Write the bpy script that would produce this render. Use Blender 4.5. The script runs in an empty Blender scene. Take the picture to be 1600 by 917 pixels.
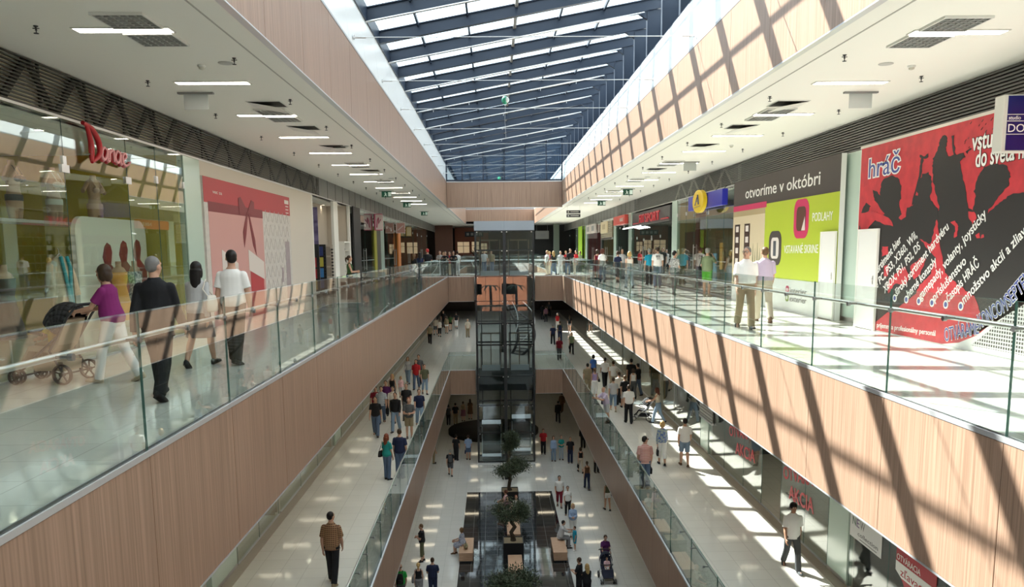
import bpy, bmesh, math, random
from mathutils import Vector, Matrix, Euler
import numpy as np
rnd = random.Random(7)
sc = bpy.context.scene
C = sc.collection
R = math.radians

# ------------------------------------------------------------------ camera
FPX, YAW, PIT, ROL, PPY = 1244.0, 0.0214, 0.1368, 0.01026, 561.4
EYE = Vector((0, 0, 14.02))
FW = Vector((math.sin(YAW)*math.cos(PIT), math.cos(YAW)*math.cos(PIT), -math.sin(PIT)))
_r0 = Vector((math.cos(YAW), -math.sin(YAW), 0)); _u0 = _r0.cross(FW)
RT = math.cos(ROL)*_r0 - math.sin(ROL)*_u0
UP = math.cos(ROL)*_u0 + math.sin(ROL)*_r0
cam_d = bpy.data.cameras.new('camera'); cam = bpy.data.objects.new('camera', cam_d); C.objects.link(cam)
cam_d.sensor_width = 36; cam_d.lens = 36*FPX/1600
cam_d.shift_y = (PPY-458.5)/1600
cam_d.clip_start = .05; cam_d.clip_end = 400
cam.matrix_world = Matrix(((RT.x, UP.x, -FW.x, EYE.x), (RT.y, UP.y, -FW.y, EYE.y), (RT.z, UP.z, -FW.z, EYE.z), (0, 0, 0, 1)))
sc.camera = cam
def ray(px, py): return FW + RT*((px-800)/FPX) + UP*((PPY-py)/FPX)
def G(px, py, z):
    d = ray(px, py); return EYE + d*((z-EYE.z)/d.z)
def onx(px, py, x):
    d = ray(px, py); return EYE + d*((x-EYE.x)/d.x)
def ony(px, py, y):
    d = ray(px, py); return EYE + d*((y-EYE.y)/d.y)

# ------------------------------------------------------------------ light
sc.view_settings.view_transform = 'Standard'; sc.view_settings.look = 'None'
sc.view_settings.gamma = 1; sc.view_settings.use_curve_mapping = False
sc.view_settings.exposure = 0.0
world = bpy.data.worlds.new('sky'); sc.world = world; world.use_nodes = True
bgn = world.node_tree.nodes['Background']
bgn.inputs[0].default_value = (.88, .95, 1, 1); bgn.inputs[1].default_value = 3.7
sun_d = bpy.data.lights.new('sun', 'SUN'); sun = bpy.data.objects.new('sun', sun_d); C.objects.link(sun)
sun_d.energy = 28.0; sun_d.angle = R(.55); sun_d.color = (1, .95, .87)
SUN = Vector((1, -1.252, -1.365)).normalized()
sun.rotation_euler = SUN.to_track_quat('-Z', 'Y').to_euler(); sun.location = (-30, 40, 50)
LAMP = 19.0          # strength of the strip lamps
cy = sc.cycles
cy.max_bounces = 8; cy.diffuse_bounces = 4; cy.glossy_bounces = 4; cy.transmission_bounces = 4
cy.transparent_max_bounces = 32; cy.sample_clamp_indirect = 6; cy.caustics_reflective = False; cy.caustics_refractive = False

# ------------------------------------------------------------------ materials
MATS = {}
def mat(name, col=(.8, .8, .8), rough=.5, metal=0, spec=.5, emit=None, es=0):
    if name in MATS: return MATS[name]
    m = bpy.data.materials.new(name); m.use_nodes = True
    b = m.node_tree.nodes['Principled BSDF']
    b.inputs['Base Color'].default_value = (*col, 1); b.inputs['Roughness'].default_value = rough
    b.inputs['Metallic'].default_value = metal; b.inputs['Specular IOR Level'].default_value = spec
    if emit: b.inputs['Emission Color'].default_value = (*emit, 1); b.inputs['Emission Strength'].default_value = es
    MATS[name] = m; return m
def nodes(m): return m.node_tree.nodes, m.node_tree.links, m.node_tree.nodes['Principled BSDF']
def srgb(r, g, b): return tuple((c/255/12.92 if c/255 <= .04045 else ((c/255+.055)/1.055)**2.4) for c in (r, g, b))
def noise_mat(name, c1, c2, scale, rough=.5, vec=(1, 1, 1), detail=3, spec=.5, space='pos'):
    if name in MATS: return MATS[name]
    m = mat(name, c1, rough, 0, spec); n, l, b = nodes(m)
    if space == 'pos':
        g = n.new('ShaderNodeNewGeometry'); src = g.outputs['Position']
    else:
        g = n.new('ShaderNodeTexCoord'); src = g.outputs['Object']
    mp = n.new('ShaderNodeMapping'); mp.inputs['Scale'].default_value = vec
    t = n.new('ShaderNodeTexNoise'); t.inputs['Scale'].default_value = scale; t.inputs['Detail'].default_value = detail
    r = n.new('ShaderNodeValToRGB'); r.color_ramp.elements[0].position = .3; r.color_ramp.elements[1].position = .7
    r.color_ramp.elements[0].color = (*c1, 1); r.color_ramp.elements[1].color = (*c2, 1)
    l.new(src, mp.inputs[0]); l.new(mp.outputs[0], t.inputs[0]); l.new(t.outputs[0], r.inputs[0]); l.new(r.outputs[0], b.inputs['Base Color'])
    return m
def tile_mat(name, c1, c2, joint, rough, size=.6, jw=.006, spec=.5):
    m = mat(name, c1, rough, 0, spec); n, l, b = nodes(m)
    g = n.new('ShaderNodeNewGeometry'); t = n.new('ShaderNodeTexBrick')
    t.offset = 0; t.squash = 1
    t.inputs['Scale'].default_value = 1; t.inputs['Brick Width'].default_value = size; t.inputs['Row Height'].default_value = size
    t.inputs['Mortar Size'].default_value = jw; t.inputs['Mortar Smooth'].default_value = .2; t.inputs['Bias'].default_value = 0
    t.inputs['Color1'].default_value = (*c1, 1); t.inputs['Color2'].default_value = (*c2, 1); t.inputs['Mortar'].default_value = (*joint, 1)
    l.new(g.outputs['Position'], t.inputs[0]); l.new(t.outputs[0], b.inputs['Base Color'])
    return m
def glass_mat(name, tint=(.9, .96, .94), f0=.045, rough=.0):
    if name in MATS: return MATS[name]
    m = bpy.data.materials.new(name); m.use_nodes = True; MATS[name] = m
    n, l = m.node_tree.nodes, m.node_tree.links
    n.remove(n['Principled BSDF'])
    tr = n.new('ShaderNodeBsdfTransparent'); tr.inputs[0].default_value = (*tint, 1)
    gl = n.new('ShaderNodeBsdfGlossy'); gl.inputs['Roughness'].default_value = rough; gl.inputs[0].default_value = (1, 1, 1, 1)
    lw = n.new('ShaderNodeLayerWeight'); lw.inputs[0].default_value = .5
    p = n.new('ShaderNodeMath'); p.operation = 'POWER'; p.inputs[1].default_value = 5
    q = n.new('ShaderNodeMath'); q.operation = 'MULTIPLY_ADD'; q.inputs[1].default_value = 1-f0; q.inputs[2].default_value = f0
    mx = n.new('ShaderNodeMixShader')
    l.new(lw.outputs['Facing'], p.inputs[0]); l.new(p.outputs[0], q.inputs[0]); l.new(q.outputs[0], mx.inputs[0])
    l.new(tr.outputs[0], mx.inputs[1]); l.new(gl.outputs[0], mx.inputs[2]); l.new(mx.outputs[0], n['Material Output'].inputs[0])
    return m
WOOD = noise_mat('laminate wood', (.235, .148, .100), (.41, .265, .19), 1.0, .32, (38, 38, .55), 4, .5)
WHITE = mat('white paint', (.80, .79, .75), .6)
CEIL = mat('ceiling paint', (.88, .865, .81), .7)
TILE = tile_mat('cream floor tile', (.74, .71, .645), (.71, .68, .615), (.52, .49, .44), .06)
TILE0 = tile_mat('dimmed cream floor tile', (.60, .60, .575), (.575, .575, .55), (.42, .42, .40), .06)  # greyer copy of the cream tile; dimmer lowest-level light put into the colour
BTILE = tile_mat('black floor tile', (.016, .017, .019), (.019, .02, .022), (.16, .16, .15), .05, .6, .008)
STEEL = mat('brushed steel', (.62, .62, .62), .28, 1)
CHROME = mat('chrome', (.8, .8, .8), .1, 1)
DSTEEL = mat('dark steel', (.035, .038, .042), .4, .3)
BLACK = mat('black', (.012, .012, .013), .5)
NAVY = mat('navy steel paint', (.014, .027, .052), .4)
GREYP = mat('grey paint', (.30, .30, .30), .5)
ALU = mat('aluminium trim', (.62, .63, .65), .35, .6)
BGLASS = glass_mat('balustrade glass', (.91, .955, .94), .055)
SGLASS = glass_mat('shopfront glass', (.90, .95, .93), .075)
RGLASS = glass_mat('roof glass', (.93, .97, .98), .04)
LGLASS = glass_mat('lift glass', (.76, .82, .83), .075)
GEDGE = mat('glass edge', (.07, .16, .135), .15)
GPALE = mat('frosted green glass', (.50, .63, .56), .18)
LAMPM = mat('lamp diffuser', (.9, .9, .85), .5, emit=(1, .92, .76), es=LAMP)
LAMPL = mat('lower lamp diffuser', (.9, .9, .85), .5, emit=(1, .88, .66), es=16)
LAMPG = mat('lowest lamp diffuser', (.9, .9, .85), .5, emit=(1, .86, .62), es=9)

# ------------------------------------------------------------------ mesh helper
ROOTM = {}
class MB:
    def __init__(s): s.v = []; s.f = []; s.m = []; s.sm = []
    def add(s, vs, fs, m=0, smooth=False):
        o = len(s.v); s.v += [Vector(p) for p in vs]
        for f in fs: s.f.append([i+o for i in f]); s.m.append(m); s.sm.append(smooth)
        return s
    def box(s, x0, x1, y0, y1, z0, z1, m=0, mats=None):
        if x0 > x1: x0, x1 = x1, x0
        if y0 > y1: y0, y1 = y1, y0
        if z0 > z1: z0, z1 = z1, z0
        vs = [(x0, y0, z0), (x1, y0, z0), (x1, y1, z0), (x0, y1, z0), (x0, y0, z1), (x1, y0, z1), (x1, y1, z1), (x0, y1, z1)]
        fs = [(0, 3, 2, 1), (4, 5, 6, 7), (0, 1, 5, 4), (1, 2, 6, 5), (2, 3, 7, 6), (3, 0, 4, 7)]
        if mats is None: return s.add(vs, fs, m)
        for f, k in zip(fs, mats): s.add([vs[i] for i in f], [(0, 1, 2, 3)], k)   # order: bottom top -y +x +y -x
        return s
    def obox(s, c, ax, ay, az, m=0):     # oriented box: centre, half-axis vectors
        c, ax, ay, az = map(Vector, (c, ax, ay, az))
        vs = [c-ax-ay-az, c+ax-ay-az, c+ax+ay-az, c-ax+ay-az, c-ax-ay+az, c+ax-ay+az, c+ax+ay+az, c-ax+ay+az]
        return s.add(vs, [(0, 3, 2, 1), (4, 5, 6, 7), (0, 1, 5, 4), (1, 2, 6, 5), (2, 3, 7, 6), (3, 0, 4, 7)], m)
    def bar(s, p, q, w, h, m=0, up=(0, 0, 1)):   # rectangular bar p->q, w sideways, h along up
        p, q = Vector(p), Vector(q); d = (q-p); L = d.length; d.normalize()
        u = Vector(up)
        if abs(d.dot(u)) > .99: u = Vector((0, 1, 0))
        side = d.cross(u).normalized(); u2 = side.cross(d).normalized()
        return s.obox((p+q)/2, d*L/2, side*w/2, u2*h/2, m)
    def tube(s, p, q, ra, rb=None, n=10, m=0, cap=True, smooth=True):
        rb = ra if rb is None else rb
        p, q = Vector(p), Vector(q); d = (q-p)
        if d.length < 1e-6: return s
        d.normalize(); u = Vector((0, 0, 1)) if abs(d.z) < .95 else Vector((1, 0, 0))
        a = d.cross(u).normalized(); b = d.cross(a)
        vs = [p+(a*math.cos(t)+b*math.sin(t))*ra for t in [2*math.pi*i/n for i in range(n)]]
        vs += [q+(a*math.cos(t)+b*math.sin(t))*rb for t in [2*math.pi*i/n for i in range(n)]]
        s.add(vs, [(i, (i+1) % n, n+(i+1) % n, n+i) for i in range(n)], m, smooth)
        if cap:
            s.add(vs[:n], [tuple(range(n))[::-1]], m); s.add(vs[n:], [tuple(range(n))], m)
        return s
    def path(s, pts, r, n=8, m=0):
        rs = r if isinstance(r, (list, tuple)) else [r]*len(pts)
        pts = [Vector(p) for p in pts]; rings = []
        prev = None
        for i, p in enumerate(pts):
            d = (pts[min(i+1, len(pts)-1)]-pts[max(i-1, 0)]).normalized()
            u = Vector((0, 0, 1)) if abs(d.z) < .9 else Vector((0, 1, 0))
            if prev is not None:
                a = (prev - d*prev.dot(d)).normalized()
            else: a = d.cross(u).normalized()
            prev = a; b = d.cross(a)
            rings.append([p+(a*math.cos(2*math.pi*k/n)+b*math.sin(2*math.pi*k/n))*rs[i] for k in range(n)])
        return s.loft(rings, m, True)
    def loft(s, rings, m=0, smooth=True, cap=True):
        n = len(rings[0]); vs = [p for r in rings for p in r]; fs = []
        for i in range(len(rings)-1):
            for k in range(n): fs.append((i*n+k, i*n+(k+1) % n, (i+1)*n+(k+1) % n, (i+1)*n+k))
        s.add(vs, fs, m, smooth)
        if cap: s.add(rings[0], [tuple(range(n))[::-1]], m); s.add(rings[-1], [tuple(range(n))], m)
        return s
    def ell(s, c, r, seg=14, rings=9, m=0, rot=None):
        c = Vector(c); r = r if isinstance(r, (tuple, list)) else (r, r, r)
        vs = []; fs = []
        for i in range(1, rings):
            t = math.pi*i/rings
            for k in range(seg):
                a = 2*math.pi*k/seg; p = Vector((r[0]*math.sin(t)*math.cos(a), r[1]*math.sin(t)*math.sin(a), r[2]*math.cos(t)))
                vs.append(c+(rot @ p if rot else p))
        top = len(vs); pt = Vector((0, 0, r[2])); vs.append(c+(rot @ pt if rot else pt)); vs.append(c-(rot @ pt if rot else pt))
        for i in range(rings-2):
            for k in range(seg): fs.append((i*seg+k, (i+1)*seg+k, (i+1)*seg+(k+1) % seg, i*seg+(k+1) % seg))
        for k in range(seg):
            fs.append((top, k, (k+1) % seg)); fs.append((top+1, (rings-2)*seg+(k+1) % seg, (rings-2)*seg+k))
        return s.add(vs, fs, m, True)
    def lathe(s, c, prof, n=20, m=0):
        c = Vector(c); return s.loft([[c+Vector((r*math.cos(2*math.pi*k/n), r*math.sin(2*math.pi*k/n), z)) for k in range(n)] for r, z in prof], m)
    def prism(s, pts, nrm, m=0):      # polygon of 3-D points extruded by vector
        nrm = Vector(nrm); n = len(pts); pts = [Vector(p) for p in pts]
        vs = pts+[p+nrm for p in pts]
        s.add(vs, [tuple(range(n))[::-1], tuple(range(n, 2*n))]+[(i, (i+1) % n, n+(i+1) % n, n+i) for i in range(n)], m); return s
    def build(s, name, mats, parent=None, bevel=0, origin=None, fixn=False):
        mats = mats if isinstance(mats, (list, tuple)) else [mats]
        if parent is not None: M = ROOTM[parent].inverted()
        else:
            if origin is None:
                xs = [p.x for p in s.v]; ys = [p.y for p in s.v]; zs = [p.z for p in s.v]
                origin = ((min(xs)+max(xs))/2, (min(ys)+max(ys))/2, min(zs))
            M = Matrix.Translation(-Vector(origin))
        me = bpy.data.meshes.new(name); me.from_pydata([M @ p for p in s.v], [], s.f)
        for x in mats: me.materials.append(x)
        me.polygons.foreach_set('material_index', s.m); me.polygons.foreach_set('use_smooth', s.sm)
        if fixn:
            bm = bmesh.new(); bm.from_mesh(me); bmesh.ops.recalc_face_normals(bm, faces=bm.faces); bm.to_mesh(me); bm.free()
        me.update(); o = bpy.data.objects.new(name, me); C.objects.link(o)
        if parent is not None: o.parent = parent; ROOTM[o] = ROOTM[parent]
        else: o.location = origin; ROOTM[o] = Matrix.Translation(Vector(origin))
        if bevel:
            b = o.modifiers.new('bevel', 'BEVEL'); b.width = bevel; b.segments = 2; b.limit_method = 'ANGLE'
        return o
def tag(o, label=None, cat=None, group=None, kind=None):
    if label: o['label'] = label
    if cat: o['category'] = cat
    if group: o['group'] = group
    if kind: o['kind'] = kind
    return o
def empty(name, loc, rz=0, label=None, cat=None, group=None, scale=None, rot=None):
    o = bpy.data.objects.new(name, None); C.objects.link(o); o.location = loc; o.rotation_euler = rot or (0, 0, rz); o.empty_display_size = .1
    if scale: o.scale = scale
    ROOTM[o] = Matrix.LocRotScale(Vector(loc), Euler(rot or (0, 0, rz)), Vector(scale or (1, 1, 1))); return tag(o, label, cat, group)
def struct(name, mb, mats, label=None, bevel=0):
    o = mb.build(name, mats, None, bevel); return tag(o, label, None, None, 'structure')
def kids(o): return [c for c in list(C.objects) if c.parent == o]
def copy_tree(o, loc, rz=None, label=None, scale=None):
    def rec(a, par):
        b = a.copy(); C.objects.link(b)
        if par is not None: b.parent = par
        for c in CH.get(a, ()): rec(c, b)
        return b
    CH = {}
    for c in C.objects:
        if c.parent: CH.setdefault(c.parent, []).append(c)
    r = rec(o, None); r.location = loc
    if rz is not None: r.rotation_euler = (0, 0, rz)
    if label: r['label'] = label
    if scale: r.scale = scale
    ROOTM[r] = Matrix.LocRotScale(Vector(loc), r.rotation_euler, r.scale)
    return r
ORD = ['nearest', 'second', 'third', 'fourth', 'fifth', 'sixth', 'seventh', 'eighth', 'ninth', 'tenth', 'eleventh', 'twelfth', 'thirteenth', 'fourteenth', 'fifteenth', 'sixteenth', 'seventeenth', 'eighteenth', 'nineteenth', 'twentieth']
def text(name, s, m, parent, p, q, h, ext=.006, shear=0, bold=0, nrm=None, upv=(0, 0, 1), fit=True):
    """lettering as a mesh: baseline from p to q (fitted to that width), capital height h"""
    cu = bpy.data.curves.new('t', 'FONT'); cu.body = s; cu.size = 1; cu.extrude = .5; cu.shear = shear; cu.resolution_u = 3
    to = bpy.data.objects.new('t', cu); C.objects.link(to)
    dg = bpy.context.evaluated_depsgraph_get(); xx = [c[0] for c in to.evaluated_get(dg).bound_box]
    if bold: cu.offset = bold; dg = bpy.context.evaluated_depsgraph_get()
    me = bpy.data.meshes.new_from_object(to.evaluated_get(dg))
    bpy.data.objects.remove(to); bpy.data.curves.remove(cu)
    n = len(me.vertices); co = np.empty(n*3); me.vertices.foreach_get('co', co); co = co.reshape(-1, 3)
    p, q = Vector(p), Vector(q); d = (q-p); W = d.length; d.normalize()
    u = Vector(upv); u = (u-d*u.dot(d)).normalized(); nn = Vector(nrm).normalized() if nrm is not None else d.cross(u)
    x0, x1 = min(xx), max(xx); sx = W/(x1-x0) if fit else h/.73
    sy = h/.73; M = ROOTM[parent].inverted()
    out = [M @ (p + d*((c[0]-x0)*sx) + u*(c[1]*sy) + nn*((c[2]+.5)*ext)) for c in co]
    for i, v in enumerate(out): me.vertices[i].co = v
    me.materials.clear(); me.materials.append(m)
    me.name = name; o = bpy.data.objects.new(name, me); C.objects.link(o); o.parent = parent; ROOTM[o] = ROOTM[parent]
    return o
XL, XR = -2.97, 4.45
Z0, Z1, Z2, ZC = 0.0, 6.15, 12.3, 16.81
WL, WR = -6.6, 8.15
YE = 52.0
MOD = 2.16
SEAMS = [6.72+MOD*k for k in range(-4, 22)]
# ------------------------------------------------------------------ the room shell
def slab(name, x0, x1, y0, y1, z1, th, m, label): return struct(name, MB().box(x0, x1, y0, y1, z1-th, z1, 0, [1, 0, 1, 1, 1, 1]), [m, CEIL], label)
struct('floor', MB().box(-12.5, 14.5, -10, 104, -.3, 0), TILE0, 'polished cream tiled floor of the lowest level')
struct('floor.001', MB().box(-1.73, 3.2, 20, 45.08, 0.0, .006), BTILE, 'black polished tile field in the middle of the lowest floor')
for z, nm in ((Z1, 'middle'), (Z2, 'upper')):
    slab('floor', -12.5, XL-.08, -10, 104, z, 1.6, TILE, f'cream tiled {nm} walkway on the left')
    slab('floor', XR+.08, 14.5, -10, 104, z, 1.6, TILE, f'cream tiled {nm} walkway on the right')
    slab('floor', XL-.08, XR+.08, 53.4, 57.92, z, 1.6, TILE, f'cream tiled {nm} bridge behind the lift')
    slab('floor', XL-.08, -1.34, YE+.08, 53.4, z, 1.6, TILE, f'cream tiled {nm} bridge left of the lift')
    slab('floor', 2.70, XR+.08, YE+.08, 53.4, z, 1.6, TILE, f'cream tiled {nm} bridge right of the lift')
    if z == Z1: slab('floor', XL-.08, XR+.08, 57.92, 88, z, 1.6, TILE, 'cream tiled middle floor beyond the lift')
    slab('floor', XL-.08, XR+.08, 88, 104, z, 1.6, TILE, f'cream tiled {nm} landing at the far end')
    slab('floor', XL-.08, XR+.08, -10, -.5, z, 1.6, TILE, f'cream tiled {nm} bridge at the near end')
slab('ceiling', -12.5, XL-.02, -10, 104, ZC+.3, .3, CEIL, 'white ceiling over the left upper walkway')
slab('ceiling', XR+.02, 14.5, -10, 104, ZC+.3, .3, CEIL, 'white ceiling over the right upper walkway')
slab('ceiling', XL-.02, XR+.02, 88, 104, ZC+.3, .3, CEIL, 'white ceiling at the far end')
slab('ceiling', XL-.02, XR+.02, -10, -.5, ZC+.3, .3, CEIL, 'white ceiling at the near end')
struct('wall_left', MB().box(-12.7, -12.5, -10, 104, -.3, ZC+.3), WHITE, 'outer wall behind the left shops')
struct('wall_right', MB().box(14.5, 14.7, -10, 104, -.3, ZC+.3), WHITE, 'outer wall behind the right shops')
struct('wall_back', MB().box(-12.7, -3.2, -10.2, -10, -.3, 21).box(4.7, 14.7, -10.2, -10, -.3, 21).box(-3.2, 4.7, -10.2, -10, -.3, 6.3).box(-3.2, 4.7, -10.2, -10, 10.6, 21), WHITE, 'end wall behind the viewer')
wm_ = MB().box(-3.2, 4.7, -10.12, -10.1, 6.3, 10.6)
for k in range(5): wm_.box(-3.2+k*1.95, -3.14+k*1.95, -10.15, -10.05, 6.3, 10.6, 1)
struct('window_1', wm_, [RGLASS, NAVY], 'glazed opening in the end wall behind the viewer')
of_ = MB().box(-40, 40, -27, -26, 0, 10.6)
for k in range(14): of_.box(-38+k*5.6, -35.6+k*5.6, -26.05, -26, 6.9, 8.6, 1)
tag(of_.build('neighbouring_building', [mat('terracotta render', (.50, .19, .10), .7), DSTEEL]), 'terracotta building standing outside behind the viewer', 'building')
struct('ground', MB().box(-60, 60, -60, -10.2, -.3, 0), mat('outdoor paving', (.35, .34, .32), .8), 'paving outside behind the viewer')
for k, x_ in enumerate((-6.5, -.6, 3.4, 8.5)):
    pt_ = empty('palm_tree', (x_, -22, 0), label=f'{ORD[k]} dark palm tree outside behind the viewer', cat='tree', group='palm trees outside')
    MB().path([(x_, -22, 0), (x_+.15, -22, 4), (x_, -22, 8.4)], [.3, .22, .2], 10).build('trunk', BLACK, pt_)
    pq_ = MB()
    for j in range(12):
        a_ = j*.524; pts_ = [Vector((x_+1.9*t*math.cos(a_), -22+1.9*t*math.sin(a_), 8.4+1.1*t-1.7*t*t)) for t in (0, .25, .5, .75, 1)]
        for t in range(4): sd_ = Vector((-math.sin(a_), math.cos(a_), 0))*(.22 if 0 < t < 3 else .12); pq_.add([pts_[t]-sd_, pts_[t]+sd_, pts_[t+1]+sd_*.8, pts_[t+1]-sd_*.8], [(0, 1, 2, 3)])
    pq_.build('fronds', mat('palm frond', (.02, .04, .02), .6), pt_)
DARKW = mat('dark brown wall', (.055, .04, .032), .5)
struct('wall_far', MB().box(-12.7, 14.7, 104, 104.2, -.3, 22), DARKW, 'dark far wall')
# thin light joint lines along the ceilings
for x, s in ((XL-.42, 1), (XR+.42, -1)):
    struct('trim_1', MB().box(x-.012, x+.012, -5, 100, ZC-.006, ZC+.001), mat('ceiling joint', (.45, .44, .41), .7), 'ceiling joint')

TN = [10]
def fascia_y(x, s, z0, z1, seams, label, y0, y1):
    """wood panels on a plane x=const, visible side towards s"""
    mb = MB(); xb = x-s*.07
    mb.box(xb-.035*1, xb+.035, y0, y1, z0+.02, z1-.04, 1)
    ed = [y0]+[q for q in seams if y0+.2 < q < y1-.2]+[y1]
    for a, b in zip(ed[:-1], ed[1:]): mb.box(x-s*.04, x, a+.006, b-.006, z0+.025, z1-.055, 0)
    mb.box(x-s*.1, x+s*.004, y0, y1, z1-.05, z1-.012, 2); mb.box(x-s*.012, x+s*.006, y0, y1, z1-.05, z1, 2)
    mb.box(x-s*.1, x+s*.004, y0, y1, z0, z0+.02, 2)
    TN[0] += 1
    return struct(f'trim_{TN[0]}', mb, [WOOD, BLACK, ALU], label)
def fascia_x(y, s, z0, z1, xs, label, x0, x1):
    mb = MB(); yb = y-s*.07
    mb.box(x0, x1, yb-.035, yb+.035, z0+.02, z1-.04, 1)
    ed = [x0]+xs+[x1]
    for a, b in zip(ed[:-1], ed[1:]): mb.box(a+.006, b-.006, y-s*.04, y, z0+.025, z1-.055, 0)
    mb.box(x0, x1, y-s*.1, y+s*.006, z1-.05, z1, 2); mb.box(x0, x1, y-s*.1, y+s*.004, z0, z0+.02, 2)
    TN[0] += 1
    return struct(f'trim_{TN[0]}', mb, [WOOD, BLACK, ALU], label)
S2 = [57.92+MOD*k for k in range(1, 14)]
SHAFT = (-1.22, 2.58)
for z, nm in ((Z1, 'middle'), (Z2, 'upper')):
    fascia_y(XL, 1, z-1.6, z+.05, SEAMS, f'wood panelled edge of the left {nm} walkway', -.5, YE)
    fascia_y(XR, -1, z-1.6, z+.05, SEAMS, f'wood panelled edge of the right {nm} walkway', -.5, YE)
    fascia_x(YE, -1, z-1.6, z+.05, [], f'wood panelled edge of the {nm} bridge left of the lift', XL, -1.3)
    fascia_x(YE, -1, z-1.6, z+.05, [], f'wood panelled edge of the {nm} bridge right of the lift', 2.66, XR)
    if z == Z1: continue
    fascia_x(57.92, 1, z-1.6, z+.05, [], f'wood panelled back edge of the {nm} bridge', XL, XR)
    fascia_x(88, -1, z-1.6, z+.05, [-1, 1, 3], f'wood panelled edge of the far {nm} landing', XL, XR)
    fascia_y(XL, 1, z-1.6, z+.05, S2, f'wood panelled edge of the left {nm} walkway beyond the lift', 57.92, 88)
    fascia_y(XR, -1, z-1.6, z+.05, S2, f'wood panelled edge of the right {nm} walkway beyond the lift', 57.92, 88)
ZW = 18.43
UP2 = [6.72+MOD*k for k in range(-4, 38)]
fascia_y(XL, 1, ZC-.005, ZW, UP2, 'wood panelled band below the skylight on the left', -.5, 88)
fascia_y(XR, -1, ZC-.005, ZW, UP2, 'wood panelled band below the skylight on the right', -.5, 88)
fascia_x(YE, -1, 16.70, 18.37, [-1.0, .7, 2.4], 'wood panelled cross beam below the glazed gable', XL+.01, XR-.01)
fascia_x(88, -1, ZC, ZW, [-1.6, -.2, 1.2, 2.6], 'wood panelled band above the far landing', XL+.01, XR-.01)
struct('trim_2', MB().box(XL-.02, XR+.02, YE+.11, YE+.4, 16.70, 18.37), WHITE, 'back of the cross beam')
# white wall strips between the wood band and the roof
ZRL, XRL = 19.61, -3.07     # left roof line
ZRR, XRR = 19.71, 4.68      # sill of the glazed side on the right
ZTR = 21.05                 # top of the glazed side
WP = mat('white metal panel', (.78, .80, .81), .32)
def wstrip(x0, z0, x1, z1, s, label):
    mb = MB(); ed = [-.5]+UP2[1:]+[88.0]
    ed = sorted(set([e for e in ed if -.5 <= e <= 88]))
    for a, b in zip(ed[:-1], ed[1:]):
        mb.prism([(x0, a+.004, z0), (x1, a+.004, z1), (x1-s*.2, a+.004, z1), (x0-s*.2, a+.004, z0)], (0, b-a-.008, 0))
    mb.prism([(x0-s*.02, -.5, z0), (x1-s*.02, -.5, z1), (x1-s*.25, -.5, z1), (x0-s*.25, -.5, z0)], (0, 88.5, 0), 1)
    TN[0] += 1
    o = mb.build(f'wall_{label}', [WP, GREYP], fixn=True); tag(o, f'white panelled strip above the wood band on the {label}', None, None, 'structure')
wstrip(XL, ZW, XRL, ZRL, 1, 'left'); wstrip(XR, ZW, XRR, ZRR, -1, 'right')
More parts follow.
